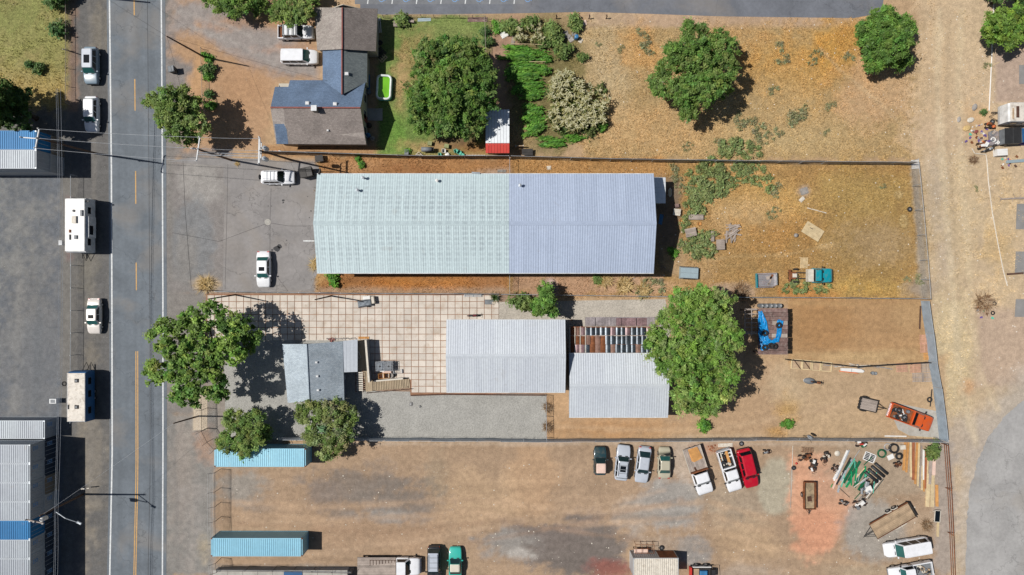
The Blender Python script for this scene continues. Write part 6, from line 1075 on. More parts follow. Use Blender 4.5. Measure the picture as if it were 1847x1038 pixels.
tree('broad leafy tree spreading over the road and the slab courtyard corner', [(380, 568, 34), (342, 590, 36), (425, 592, 30), (300, 592, 22), (360, 635, 46), (412, 632, 38), (452, 605, 22), (330, 662, 38), (285, 672, 26), (380, 690, 36), (340, 702, 34), (402, 715, 20), (276, 602, 12), (450, 632, 18), (300, 630, 22), (275, 660, 14), (355, 725, 14)], 9.5, 3.0, 22000, .19, 1.2, G_BROAD, name='broad_tree', cr=.56, per=3.2, droop=.1, k=.8)
tree('small feathery tree over the near end of the blue container', [(425, 760, 28), (458, 765, 28), (415, 795, 24), (450, 795, 30), (478, 780, 18), (440, 815, 14), (400, 800, 12)], 5.5, 1.4, 14000, .11, 1.9, G_OLIVE, droop=.3)
tree('feathery tree overhanging the office roof and the grey fence', [(560, 745, 28), (600, 750, 34), (630, 752, 20), (570, 785, 26), (610, 795, 28), (590, 815, 20), (545, 748, 14), (625, 785, 16)], 6.2, 1.6, 16000, .11, 1.9, [(.085, .115, .028), (.105, .13, .04), (.06, .09, .022), (.12, .13, .065)], droop=.3)
tree('small upright tree between the courtyard and the gravel drive', [(985, 525, 18), (975, 555, 20), (995, 563, 16), (985, 540, 20), (968, 562, 10)], 5.0, 1.0, 7000, .12, 1.6, [(.06, .115, .022), (.085, .145, .03), (.045, .085, .018)], droop=.3)
tree('huge pale green willow spreading over the metal shed', [(1240, 545, 36), (1290, 548, 34), (1218, 578, 32), (1270, 590, 46), (1308, 592, 28), (1190, 622, 28), (1235, 635, 44), (1285, 640, 40), (1208, 660, 34), (1250, 690, 42), (1292, 702, 34), (1312, 668, 26), (1240, 722, 30), (1278, 735, 22), (1182, 605, 20), (1325, 620, 18), (1265, 530, 18)], 12.0, 3.2, 46000, .115, 2.0, G_WIL, name='willow_tree', droop=.5, cr=.6, per=5.5)
tree('shrubby tree beside the house driveway entrance', [(390, 3, 26), (430, 10, 32), (462, 8, 26), (410, -15, 25)], 4.5, .8, 9000, .11, 1.8, [(.06, .105, .02), (.08, .13, .028), (.04, .07, .016)])
tree('olive green tree beside the garage roof', [(505, 22, 25), (545, 22, 24), (530, 2, 32), (525, 35, 16), (560, -5, 22)], 5.0, .8, 10000, .11, 1.8, G_OLIVE)
for i, (gx0, gy0, hh, lab) in enumerate(((28, 206, 13, 'tall dark tree behind the stacked blue-shaded container'), (66, 214, 12, 'dark tree beside the tall one next to the roadside container'))):
    tree(lab, [(gx0-8, gy0-16, 34, hh*.35), (gx0+12, gy0+10, 34, hh*.4), (gx0, gy0-6, 38, hh*.6), (gx0+6, gy0+6, 30, hh*.8), (gx0-2, gy0, 20, hh*.95), (gx0-20, gy0+8, 26, hh*.35), (gx0+22, gy0-14, 24, hh*.45)], hh, 1.5, 14000, .15, 1.5, G_DARK, ground=True, base=(gx0, gy0), k=.9)
def shrub_mesh(seed, r, h, n, size, cols, elong=1.8, droop=.2, wide=0):
    rg = np.random.default_rng(seed); lob = []
    for i in range(5 if not wide else 13): a = rg.random()*6.28; q_ = rg.random()**.5*r*(.6 if not wide else 1.15); lob.append(((q_*math.cos(a), q_*math.sin(a), h*rg.uniform(.25, .6)), r*(rg.uniform(.35, .6) if not wide else rg.uniform(.12, .3))))
    C, R_, K = clumps(lob, 14/max(.3, r), .22*r+.05, cols, rg); V, c = leaves((C, R_, K), n, size, elong, cols, droop=droop, rng=rg); V[:, 2] = np.maximum(V[:, 2], .01); return np_mesh('foliage', V, np.arange(len(V)).reshape(-1, 4), 'leaf', c)
STEM = MB().tube([(0, 0, -.05), (.02, .01, .3)], .04, 6, .02).mesh('stem', 'bark')
def shrub(name, label, px, py, mesh, s=1.0, rot=0, group=None, cat='shrub', sx=1.0, sy=1.0):
    t = thing(name, label, cat, W(px, py), rot, group)
    for nm, me in (('foliage', mesh), ('stem', STEM)):
        o = bpy.data.objects.new(nm, me); COL.objects.link(o); o.parent = t; o.scale = (s*sx, s*sy, s) if nm == 'foliage' else (s, s, s)
    return t
WEED = [shrub_mesh(50+i, 1.0, .35, 600, .065, [(.105, .128, .05), (.12, .142, .058), (.086, .108, .042)], 2.2, wide=1) for i in range(3)]
SAGE = [shrub_mesh(60+i, 1.0, .3, 420, .06, [(.13, .13, .07), (.15, .145, .08), (.11, .112, .058)], 2.0, wide=1) for i in range(3)]
GREEN = [shrub_mesh(70+i, 1.0, .9, 1500, .08, [(.05, .125, .018), (.07, .15, .024), (.04, .1, .016)], 1.5) for i in range(3)]
DRK = [shrub_mesh(80+i, 1.0, 1.2, 1500, .08, [(.03, .06, .018), (.045, .08, .024), (.06, .09, .03)], 1.5) for i in range(2)]
OLV = [shrub_mesh(84+i, 1.0, 1.5, 1800, .08, [(.075, .11, .03), (.09, .12, .04), (.06, .09, .025)], 2.0) for i in range(2)]
for x, y, s in [(1268, 312, 1.5), (1290, 325, 1.8), (1275, 340, 1.5), (1310, 333, 1.3), (1260, 330, 1.2), (1245, 375, 1.2), (1265, 365, 1.4), (1335, 305, 1.1), (1350, 318, 1.1), (1383, 330, 1.1), (1240, 440, 1.2), (1262, 443, 1.7), (1275, 450, 1.3), (1230, 400, .9), (1236, 410, .8), (1442, 517, 1.2), (1480, 516, 1.2), (1420, 520, .9), (1325, 272, 1.6), (1362, 272, 1.0), (1255, 355, 1.0), (1300, 345, 1.1), (1370, 300, .8), (1280, 300, 1.5), (1262, 345, 1.4), (1285, 345, 1.4), (1295, 312, 1.4), (1250, 318, 1.0), (1305, 322, 1.3), (1250, 365, 1.1), (1255, 372, 1.2), (1345, 300, 1.2), (1340, 320, 1.0), (1310, 268, 1.4), (1340, 268, 1.2), (1270, 430, 1.3), (1250, 450, 1.3)]:
    shrub('weed_clump', 'low green weed clump sprawling on the dry warehouse lot', x, y, random.choice(WEED), s, random.uniform(0, 360), 'weeds on the dry lots', 'weed', 1, random.uniform(.6, .95))
for x, y, s in [(1163, 75, .9), (1168, 90, 1.0), (1157, 58, .6), (1405, 85, .8), (1412, 107, 1.0), (1468, 105, 1.0), (1440, 205, 1.3), (1430, 215, .9), (1370, 240, 1.1), (1380, 250, .9), (1345, 225, 1.2), (1330, 215, .8), (1405, 238, .8), (1497, 193, .7), (1490, 240, .5), (1530, 105, .8), (1395, 165, .8), (1300, 260, 1.0), (1240, 265, .6), (1592, 336, .5), (1635, 505, .5), (1120, 90, .5), (1080, 80, .4), (1780, 120, .6), (1400, 345, .9), (1395, 385, .8), (1215, 310, 1.0), (1225, 335, .9), (1760, 340, .4), (1165, 520, 1.3), (1185, 515, 1.0)]:
    shrub('sagebrush_tuft', 'grey green tuft of sagebrush on the dry grass', x, y, random.choice(SAGE), s, random.uniform(0, 360), 'sagebrush tufts on the dry grass', 'weed', 1, random.uniform(.6, 1))
for x, y, s, m, lab in [(108, 62, 1.6, DRK[0], 'dark shrub leaning on the roadside lawn fence'), (112, 8, 1.9, DRK[1], 'dark shrub at the end of the roadside lawn fence'), (118, 40, .7, SAGE[0], 'small grey shrub between the two dark lawn shrubs'), (55, 121, .8, DRK[0], 'low dark shrub put in for a shadow on the roadside lawn'), (75, 124, .9, DRK[1], 'second low dark shrub put in for the same shadow on the roadside lawn'), (378, 105, .9, GREEN[0], 'green planter shrub nearest the bare pole'), (380, 125, 1.1, DRK[1], 'green planter shrub second from the bare pole'), (381, 140, .9, GREEN[1], 'green planter shrub third from the bare pole'), (378, 175, .9, DRK[0], 'round planter shrub near the roadside tree'), (381, 190, .8, GREEN[2], 'last planter shrub next to the roadside tree'),  # the two low lawn shrubs are added in place of a cast shadow
                        (940, 546, 1.5, OLV[0], 'olive bush beside the small upright tree'), (600, 500, 1.3, GREEN[0], 'green bush at the corner of the warehouse on the apron side'), (1272, 765, 1.1, GREEN[1], 'small bush below the willow by the grey fence'), (1418, 762, .9, GREEN[2], 'small bush alone on the back yard dirt'), (898, 52, 1.0, GREEN[0], 'round bush beside the white panel in the garden'), (721, 40, 1.1, OLV[1], 'bush growing through the bench at the lawn corner'), (648, 286, .55, GREEN[2], 'small plant by the brown fence'), (655, 298, .6, GREEN[1], 'small plant near the warehouse eave'), (1215, 455, .9, GREEN[0], 'bush at the shaded warehouse corner'), (1676, 810, 1.2, OLV[0], 'round olive bush beside the lumber pile'), (1658, 505, .7, SAGE[0], 'sage bush in the corner of the chain-link lot'), (877, 62, .9, DRK[0], 'vine clump on the garden fence beside the lawn'), (878, 80, .9, DRK[1], 'second vine clump on the garden fence'), (1773, 205, .6, DRK[0], 'small bush on the white hose line'), (735, 275, .01+.5, GREEN[1], 'tuft of grass at the edge of the lawn'), (1080, 505, .01+.8, OLV[1], 'bush behind the warehouse on the gravel side')]:
    shrub('garden_bush' if 'planter' in lab or 'garden' in lab else 'bush', lab, x, y, m, s, random.uniform(0, 360))
for x, y, s, lab in [(925, 50, 1.9, 'olive bush at the top of the vegetable garden beside the sheets'), (955, 45, 1.5, 'feathery bush beside the corn row near the lane'), (990, 55, 1.9, 'feathery bush between the dry corn and the rubble'), (1005, 75, 1.9, 'feathery bush over the edge of the rubble pile'), (1015, 95, 1.6, 'feathery bush below the rubble pile'), (1040, 50, 1.7, 'dark olive bush above the rubble pile'), (1050, 105, 1.0, 'thin bush beside the dry corn patch'), (980, 80, 1.3, 'feathery bush behind the dry corn row')]:
    shrub('garden_bush', lab, x, y, OLV[0] if s < 1.7 else OLV[1], s*.8, random.uniform(0, 360), sy=.85)
# vegetable rows
for i, (x, y, L, wd, rot) in enumerate([(950, 94, 6.0, .9, 0), (945, 108, 5.5, .8, -3), (960, 120, 5, .8, -3), (945, 122, 4, .7, 3), (955, 142, 4.6, .9, 0), (960, 152, 4.4, .8, 4), (965, 166, 3.6, .8, 4), (963, 178, 3.2, .7, 0), (965, 198, 3.2, 1.0, 8), (965, 217, 3.4, 1.0, 18), (970, 235, 3.6, 1.1, 22), (1000, 256, 4.2, .9, 4), (1040, 250, 3.0, .7, 10), (925, 130, 2.4, 1.0, 60), (1085, 228, 1.8, .8, 60), (935, 160, 2.0, 1.0, 80), (985, 132, 2.0, .8, 0), (985, 105, 2.2, .8, 0)]):
    shrub('vegetable_row', 'leafy green vegetable row in the garden beside the corn', x, y, GREEN[i % 3], 1.0, rot, 'vegetable rows', 'plants', L/1.7, wd/1.12)
# dry corn
def corn_mesh(seed):
    rg = random.Random(seed); V, F, C = [], [], []
    def q4(a, b, w, c):
        d = (b-a).normalized(); s = d.cross(Vector((0, 0, 1))); s = s.normalized()*w if s.length > .01 else Vector((w, 0, 0)); o = len(V)
        V.extend([a-s*.5, a+s*.5, b+s*.5, b-s*.5]); F.append((o, o+1, o+2, o+3)); C.extend([c]*4)
    h = rg.uniform(1.5, 2.1); lean = Vector((rg.uniform(-.35, .35), rg.uniform(-.35, .35), h)); q4(Vector((0, 0, 0)), lean, .06, (.18, .18, .08)); 
    for k in range(6):
        a = rg.random()*6.28; z = .35+.65*rg.random(); p = lean*z; l = rg.uniform(.4, .75); dr = Vector((math.cos(a), math.sin(a), 0)); c = rg.choice([(.4, .37, .17), (.46, .43, .23), (.3, .29, .12), (.12, .16, .04), (.4, .36, .19)])
        m1 = p+dr*l*.5+Vector((0, 0, .15)); q4(p, m1, .13, c); q4(m1, p+dr*l+Vector((0, 0, -.15)), .11, c)
    for k in range(4): a = rg.random()*6.28; q4(lean, lean+Vector((math.cos(a)*.35, math.sin(a)*.35, .12)), .07, (.55, .52, .34))
    return np_mesh('corn_stalk', np.array([tuple(v) for v in V]), np.array(F), 'leaf', np.array(C))
CORN = [corn_mesh(i) for i in range(7)]
def corn(px, py, s, lab, grp):
    o = bpy.data.objects.new('corn_stalk', random.choice(CORN)); COL.objects.link(o); o.location = W(px, py); o.rotation_euler = (0, 0, random.uniform(0, 6.28)); o.scale = (s*1.05, s*1.05, s*1.1); tag(o, lab, 'corn', grp)
cnt = 0
CP = [(1000, 135), (1020, 135), (1045, 150), (1060, 160), (1080, 165), (1092, 185), (1095, 215), (1080, 232), (1050, 238), (1020, 238), (1000, 240), (990, 220), (988, 190), (990, 165)]
while cnt < 265:
    x, y = random.uniform(985, 1097), random.uniform(133, 242)
    if sdf(np.array([x]), np.array([y]), CP)[0] > 0: corn(x, y, random.uniform(.8, 1.1), 'dry pale corn stalk in the dense corn patch', 'dry corn patch'); cnt += 1
for i in range(32): corn(932+random.uniform(0, 52), random.choice([57, 62, 72, 76])+random.uniform(-2, 2), .75, 'short dry corn stalk in the rows behind the bean poles', 'short corn rows')
# undergrowth of the corn patch
V, c = leaves(clumps([((W(x, y).x, W(x, y).y, .35), .9) for x, y in [(random.uniform(995, 1085), random.uniform(140, 240)) for _ in range(40)] if sdf(np.array([x]), np.array([y]), CP)[0] > -3], 10, .4, [(.05, .07, .02), (.1, .11, .04), (.03, .045, .015)]), 7000, .09, 2.4, None, droop=.2); V[:, 2] = np.clip(V[:, 2], .02, .9)
o = bpy.data.objects.new('corn_undergrowth', np_mesh('corn_undergrowth', V, np.arange(len(V)).reshape(-1, 4), 'leaf', c)); COL.objects.link(o); tag(o, 'dark leafy undergrowth between the dry corn stalks', 'undergrowth', kind='stuff')
# spiky plant by the courtyard
t = thing('yucca_plant', 'spiky yucca plant at the courtyard fence', 'plant', W(893, 537)); vs, fs, cs = [], [], []
for i in range(70):
    a = random.random()*6.28; el = random.uniform(.15, 1.3); l = random.uniform(.7, 1.15); d = Vector((math.cos(a)*math.cos(el), math.sin(a)*math.cos(el), math.sin(el))); s = Vector((-math.sin(a), math.cos(a), 0))*.05; o_ = len(vs)
    vs += [Vector((0, 0, .4))-s, Vector((0, 0, .4))+s, Vector((0, 0, .4))+d*l]; fs.append((o_, o_+1, o_+2)); cs += [random.choice([(.06, .12, .03), (.09, .15, .045), (.04, .08, .025)])]*3
o = bpy.data.objects.new('leaves', np_mesh('leaves', np.array([tuple(v) for v in vs]), np.array(fs), 'leaf', np.array(cs))); COL.objects.link(o); o.parent = t; MB().tube([(0, 0, 0), (0, 0, .42)], .12, 8).build('trunk', 'bark', t)
# dry tumbleweeds, straw clumps, brush piles
def twigs(n, r, h, cols, w=.012, flat=1.0):
    V, F, C = [], [], []
    for i in range(n):
        a = random.random()*6.28; el = random.uniform(0, 1.2)*flat; l = random.uniform(.4, 1)*r; p = Vector((random.uniform(-.4, .4)*r, random.uniform(-.4, .4)*r, random.uniform(0, h*.4))); d = Vector((math.cos(a)*math.cos(el), math.sin(a)*math.cos(el), math.sin(el)*h/r)); s = Vector((-math.sin(a), math.cos(a), 0))*w*random.uniform(.6, 2)
        o_ = len(V); V += [p-s, p+s, p+d*l]; F.append((o_, o_+1, o_+2)); C += [random.choice(cols)]*3
    return np_mesh('straw', np.array([tuple(v) for v in V]), np.array(F), 'drygrass', np.array(C))
ST = [(.5, .36, .16), (.6, .46, .24), (.4, .27, .11)]; BR = [(.2, .11, .06), (.3, .19, .1), (.14, .085, .05), (.4, .3, .2)]; SM = [twigs(260, 1.0, .6, ST, .02) for _ in range(2)]; BM = [twigs(300, 1.0, .5, BR, .018) for _ in range(2)]
for nm, lab, x, y, me, s in [('straw_clump', 'tawny grass clump beside the iron gate on the apron', 372, 513, SM[0], 1.6), ('straw_clump', 'golden dry bush in the chain-link lot nearest the lone tyre', 1627, 395, SM[1], .9), ('straw_clump', 'golden dry bush below its twin near the chain-link fence', 1628, 404, SM[0], .9), ('straw_clump', 'golden dry bush above the tyre near the chain-link fence', 1618, 352, SM[1], .9), ('brush_pile', 'brown brush pile with white litter on the dirt lane', 1772, 546, BM[0], 1.9), ('brush_pile', 'reddish twig pile beside the passenger van', 1670, 947, BM[1], 1.1), ('brush_pile', 'brown brush heap near the white hose bend', 1755, 289, BM[0], .9), ('brush_pile', 'dry vine tangle on the cross fence nearest the sheds', 988, 735, BM[1], 1.0), ('brush_pile', 'dry vine tangle on the lower end of the cross fence', 988, 770, BM[0], 1.0), ('straw_clump', 'tawny weeds at the corner of the warehouse apron', 570, 478, SM[0], 1.3), ('brush_pile', 'grey twig heap under the willow behind the barn', 1335, 526, BM[0], 1.6), ('brush_pile', 'pile of dry cut stems behind the warehouse', 1125, 515, SM[1], 1.8), ('brush_pile', 'pale dry stems piled at the warehouse end', 1090, 505, SM[0], 1.6), ('brush_pile', 'dry stems heaped near the lean chain-link fence', 1160, 522, SM[0], 1.5), ('straw_clump', 'single tuft of dry grass on the apron by the pole shadow', 428, 296, SM[0], .5)]:
    o = bpy.data.objects.new(nm, me); COL.objects.link(o); o.location = W(x, y, .01); o.scale = (s, s, s); o.rotation_euler = (0, 0, random.random()*6); tag(o, lab, 'brush' if 'brush' in nm else 'dry grass')
# ================================================================ yard objects
def table(label, px, py, L, w, h, rot, mt, n=5, name='table', leg='wooddark', cat='table', group=None):
    t = thing(name, label, cat, W(px, py), rot, group)
    for i in range(n): y0 = -w/2+i*w/n; MB().box(-L/2+random.uniform(-.02, .02), y0+.006, h-.05, L/2+random.uniform(-.02, .02), y0+w/n-.006, h+random.uniform(-.006, .006)).build('plank', mt, t)
    for sx in (1, -1):
        for sy in (1, -1): MB().box(sx*(L/2-.12)-.04, sy*(w/2-.08)-.04, 0, sx*(L/2-.12)+.04, sy*(w/2-.08)+.04, h-.06).build('leg', leg, t)
    return t
def pallet(label, px, py, rot, L=1.2, w=1.0, mt='woodgrey', n=7, z=0.0, group=None):
    t = thing('pallet', label, 'pallet', W(px, py)+Vector((0, 0, z)), rot, group)
    for y in (-w/2+.05, 0, w/2-.05): MB().box(-L/2, y-.045, .0, L/2, y+.045, .1).build('runner', mt, t)
    for i in range(n): x = -L/2+.05+i*(L-.1)/(n-1); MB().box(x-.045, -w/2, .1, x+.045, w/2, .122).build('slat', mt, t)
    return t
def crate(name, label, px, py, sx, sy, h, rot, mt, cat='crate', n=4, open_top=False, lid=None, group=None, z=0):
    t = thing(name, label, cat, W(px, py)+Vector((0, 0, z)), rot, group)
    for s in (1, -1):
        for i in range(n):
            z0 = .02+i*(h-.02)/n; z1 = .02+(i+1)*(h-.02)/n-.012
            MB().box(-sx/2, min(s*sy/2, s*(sy/2-.03)), z0, sx/2, max(s*sy/2, s*(sy/2-.03)), z1).build('side_board', mt, t); MB().box(min(s*sx/2, s*(sx/2-.03)), -sy/2+.03, z0, max(s*sx/2, s*(sx/2-.03)), sy/2-.03, z1).build('end_board', mt, t)
    MB().box(-sx/2+.03, -sy/2+.03, .0, sx/2-.03, sy/2-.03, .04).build('base', mt, t)
    if not open_top:
        for i in range(3): y0 = -sy/2+i*sy/3; MB().box(-sx/2-.01, y0+.004, h, sx/2+.01, y0+sy/3-.004, h+.03).build('lid_board', lid or mt, t)
    return t
def bin_(label, px, py, sx, sy, h, rot, mt='plastic_black', lidm=None, name='dumpster', cat='dumpster', tilt=.85):
    t = thing(name, label, cat, W(px, py), rot); b = MB(); a = [(-sx/2*tilt, -sy/2*tilt), (sx/2*tilt, -sy/2*tilt), (sx/2*tilt, sy/2*tilt), (-sx/2*tilt, sy/2*tilt)]; c = [(-sx/2, -sy/2), (sx/2, -sy/2), (sx/2, sy/2), (-sx/2, sy/2)]
    b.add([(x, y, .08) for x, y in a]+[(x, y, h) for x, y in c], [(3, 2, 1, 0)]+[(i, (i+1) % 4, 4+(i+1) % 4, 4+i) for i in range(4)]).build('body', mt, t)
    r = MB()
    for i in range(4): p, q_ = c[i], c[(i+1) % 4]; r.tube([(*p, h), (*q_, h)], .05, 5)
    r.build('rim', lidm or mt, t); MB().box(-sx/2+.03, -sy/2+.03, h+.01, .01, sy/2-.03, h+.05).build('lid', lidm or mt, t)
    MB().add([(.03, -sy/2+.03, h+.01), (sx/2-.03, -sy/2+.03, h+.12), (sx/2-.03, sy/2-.03, h+.12), (.03, sy/2-.03, h+.01)], [(0, 1, 2, 3)]).build('lid', lidm or mt, t)
    for s in (1, -1): MB().torus((s*sx*.36, -sy*.38, .09), .06, .03, 10, 5, 'x').build('wheel', 'rubber', t)
    return t
bin_('black dumpster with grey lids between the parked SUV and warehouse corner', 557, 314, 1.7, 1.25, 1.25, 12, 'plastic_black', 'blacksteel')
bin_('black wheeled bin standing by the road edge line', 316, 129, .8, .75, 1.05, 10, 'plastic_black', 'plastic_grey', 'wheelie_bin', 'bin')
# apron furniture
o = solo(MB().lathe([(.42, 0), (.42, .02), (.36, .022), (.36, .012), (.0, .015)], 20), 'manhole_cover', 'concrete', 'round manhole cover in the middle of the parking apron', 'manhole', W(483, 401, .011), 0); MB().torus((0, 0, .024), .24, .012, 16, 4, sq=.4).build('ring', 'concrete_dark', o)
line_o = MB().prism(poly_w([(547, 434), (567, 434), (567, 436), (547, 436)]), .012, .016).build('stall_mark', 'white_paint', apron)
for x, y, L, lab in ((511, 362, .4, 0), (490, 372, .18, 0), (484, 372, .2, 0), (555, 355, .18, 0), (558, 393, .2, 0), (561, 381, .25, 0), (500, 448, 1.1, 0), (505, 445, .8, 0), (491, 451, .35, 0), (517, 434, .2, 0), (511, 366, .3, 0)):
    pts = [(x+L*6*random.uniform(.7, 1.2)*math.cos(a), y+L*6*random.uniform(.5, 1.1)*math.sin(a)) for a in np.linspace(0, 5.6, 9)]; MB().prism(poly_w(pts), .0115, .0145).build('oil_stain', 'tar', apron)
pts = None
# courtyard things
t = thing('covered_cart', 'small cart under grey tarp with a white box beside the light pole', 'cart', W(660, 546), 8); m = MB(); gvs = []
for i in range(8):
    for j in range(6): x, y = -1.1+i*2.2/7, -.6+j*1.0/5; e = min(i, 7-i, j, 5-j); gvs.append((x, y, (.7 if e > 0 else .12)+random.uniform(-.05, .05)))
m.add(gvs, [(i*6+j, (i+1)*6+j, (i+1)*6+j+1, i*6+j+1) for i in range(7) for j in range(5)]).build('tarp', 'tarp_grey', t); MB().cb(.35, .62, .55, 1.0, .5, .5, -4, .05).build('white_box', 'white', t); MB().cb(1.15, .2, .45, .4, 1.0, .7, 0, .05).build('tail_box', 'offwhite', t)
for s in (1, -1): wheel(t, .3, s*.55, .25)
def bike(label, px, py, rot, mt, name='motorbike', cat='motorbike'):
    t = thing(name, label, cat, W(px, py), rot)
    for x in (-.65, .65): MB().torus((x, 0, .32), .25, .07, 16, 6, 'y').build('wheel', 'rubber', t)
    MB().tube([(-.65, 0, .32), (-.1, 0, .55), (.45, 0, .75), (.65, 0, .32)], .05, 6).tube([(-.1, 0, .55), (0, 0, .3), (.45, 0, .75)], .05, 6).build('frame', 'blacksteel', t); MB().cb(.15, 0, .8, .5, .3, .22, 0, .08).build('fuel_tank', mt, t); MB().cb(-.4, 0, .78, .6, .26, .1, 0, .04).build('seat', 'black', t)
    MB().tube([(.4, -.36, 1.0), (.5, -.1, .98), (.5, .1, .98), (.4, .36, 1.0)], .025, 5).build('handlebar', 'blacksteel', t); MB().cb(.05, 0, .42, .4, .3, .3, 0, .05).build('engine', 'steel', t); MB().cb(-.6, 0, .66, .4, .16, .05, 0, .02).build('fender', mt, t); return t
mat('p_maroon', A(110, 40, 48), .4, 0, .2); bike('maroon dirt bike standing behind the pale grey shed', 855, 569, 4, 'p_maroon'); bike('old motorbike with a grey sidecar shell standing alone on the back yard dirt', 1470, 689, -8, 'rust')
def sidecar(px, py):
    o = solo(MB().lathe([(.12, 0), (.34, .08), (.42, .3), (.36, .5), (0, .54)], 14), 'tank_shell', 'plastic_grey', 'rounded grey tank lying behind the old motorbike', 'tank', W(px, py), -8, smooth=True); o.scale = (1.9, 1.0, 1); MB().torus((0, 0, .3), .42, .02, 14, 4).build('seam', 'steel', o)
sidecar(1458, 687)
def cage(label, px, py, mt):
    t = thing('wire_cage_tank', label, 'tank', W(px, py), 2, 'caged tanks'); MB().cb(0, 0, .6, .92, 1.05, 1.0, 0, .08).build('tank', mt, t); g = MB()
    for z in (.2, .5, .8, 1.12):
        for s in (1, -1): g.tube([(-.55, s*.62, z), (.55, s*.62, z)], .018, 4).tube([(s*.55, -.62, z), (s*.55, .62, z)], .018, 4)
    for u in np.linspace(-.5, .5, 6):
        for s in (1, -1): g.tube([(u, s*.62, .1), (u, s*.62, 1.14)], .015, 4).tube([(s*.55, u*1.1, .1), (s*.55, u*1.1, 1.14)], .015, 4)
        g.tube([(u, -.62, 1.14), (u, .62, 1.14)], .018, 4).tube([(-.55, u*1.1, 1.14), (.55, u*1.1, 1.14)], .018, 4)
    g.build('cage', 'wire', t); MB().box(-.58, -.65, 0, .58, .65, .09).build('pallet_base', 'woodgrey', t); MB().lathe([(.12, 1.1), (.12, 1.17), (0, 1.17)], 10).build('cap', 'black', t)
cage('pale tank in a wire cage beside the timber deck', 688, 659.5, 'tarp_grey'); cage('pale tank in a wire cage beside the timber deck', 703.5, 659.5, 'plastic_grey')
crate('wooden_crate', 'orange wooden crate next to the caged tanks and screen wall', 689, 678, .75, .7, .7, 4, 'woodorange', open_top=True); crate('wooden_crate', 'second orange wooden crate beside the round stone pot', 699, 677, .75, .7, .7, 0, 'woodorange', open_top=True)
crate('cardboard_box', 'small white box on the courtyard between crates and cages', 690.5, 667.5, .55, .4, .45, 0, 'white', 'box'); crate('wooden_box', 'pinkish low box behind the orange crates', 699, 671, 1.1, .35, .4, 3, 'pink_panel', 'box')
solo(MB().lathe([(.25, 0), (.34, .1), (.36, .4), (.3, .5), (.27, .5), (.25, .42), (0, .4)], 14), 'stone_pot', 'stone', 'round stone pot at the end of the orange crates', 'pot', W(706.5, 677), smooth=True); tyre('tyre', 'small dark tyre beside the stone pot', W(712, 676), .3, .1)
t = thing('wire_rack', 'low pale wire rack beside the second caged tank', 'rack', W(718, 670), 3); [MB().tube([(-.6, y, .3), (.6, y, .3)], .02, 4).build('rod', 'wire', t) for y in (-.25, -.08, .08, .25)]; [MB().box(x-.02, -.27, 0, x+.02, .27, .3).build('leg', 'wire', t) for x in (-.58, .58)]
for x, y, r, lab in ((741, 729, .3, 'larger round grey lid lying on the gravel yard'), (758, 733.5, .15, 'small dark lid lying on the gravel yard')):
    o = solo(MB().lathe([(r, 0), (r*1.02, .04), (r*.9, .07), (r*.3, .1), (0, .1)], 16), 'well_cover', 'concrete_dark' if r > .2 else 'black', lab, 'lid', W(x, y, .014), 0, smooth=True); MB().lathe([(.05, .1), (.06, .14), (0, .15)], 8).build('knob', 'steel', o)
t = thing('folding_frame', 'white rectangular frame leaning on the shaded deck wall', 'frame', W(647, 641, .46), 22)
for s in (1, -1): MB().box(s*.18-.025, -.42, 0, s*.18+.025, .42, .05).build('side', 'white', t); MB().box(-.18, s*.42-.025, 0, .18, s*.42+.025, .05).build('end', 'white', t)
t = thing('lumber_ledge', 'row of rough timber bricks along the courtyard side of the office', 'timber', W(640, 609))
for i in range(8): c = W(648+i*2.4, 609.5); MB().cb(c.x, c.y, .1, .16, .3, .16, random.uniform(-6, 6), .02).build('block', 'woodorange', t, True)
for i in range(22):
    c = W(590+i*2.5, 611+random.uniform(-1.2, 1.2)); solo(MB().lathe([(.06, 0), (.12, .04), (.1, .12), (0, .16)], 7), 'border_stone', 'stone', 'small border stone along the office wall by the courtyard', 'stone', c, random.uniform(0, 90), 'stones along the office wall')
t = thing('red_planter', 'red heap of pots against the office wall by the courtyard', 'pots', W(598, 612)); [MB().lathe([(.1, 0), (.16, .22), (.13, .22), (.11, .14), (0, .13)], 10, (x, y, 0)).build('pot', 'trim_red', t) for x, y in ((-.25, 0), (.1, .08), (.35, -.05), (0, -.25))]
t = thing('fence_rack', 'grey metal shelf leaning along the courtyard fence', 'rack', W(853, 533), 0); [MB().box(-1.2, y-.03, z, 1.2, y+.03, z+.04).build('shelf', 'steel', t) for y, z in ((-.18, .2), (-.06, .35), (.06, .35), (.18, .2))]; [MB().box(x-.03, -.2, 0, x+.03, .2, .2).build('leg', 'steel', t) for x in (-1.1, 0, 1.1)]
t = thing('planter_box', 'grey planter tray under the yucca', 'planter', W(882, 545), 0); MB().box(-.6, -.3, 0, .6, .3, .06).build('base', 'plastic_grey', t); [MB().box(-.6, s*.3-.03, .06, .6, s*.3+.03, .3).build('side', 'plastic_grey', t) for s in (1, -1)]
# slab edge timbers south of the courtyard
t = thing('edging_timber', 'long rusty edging timber between courtyard slabs and gravel yard', 'timber', W(860, 713)); pts = [W(741, 713.5), W(806, 711.5), W(985, 713)]
for a, b in zip(pts[:-1], pts[1:]): d = (b-a).normalized(); nn = Vector((-d.y, d.x, 0))*.08; MB().prism([tuple((a-nn)[:2]), tuple((b-nn)[:2]), tuple((b+nn)[:2]), tuple((a+nn)[:2])], 0, .16).build('beam', 'rustdark', t, True)
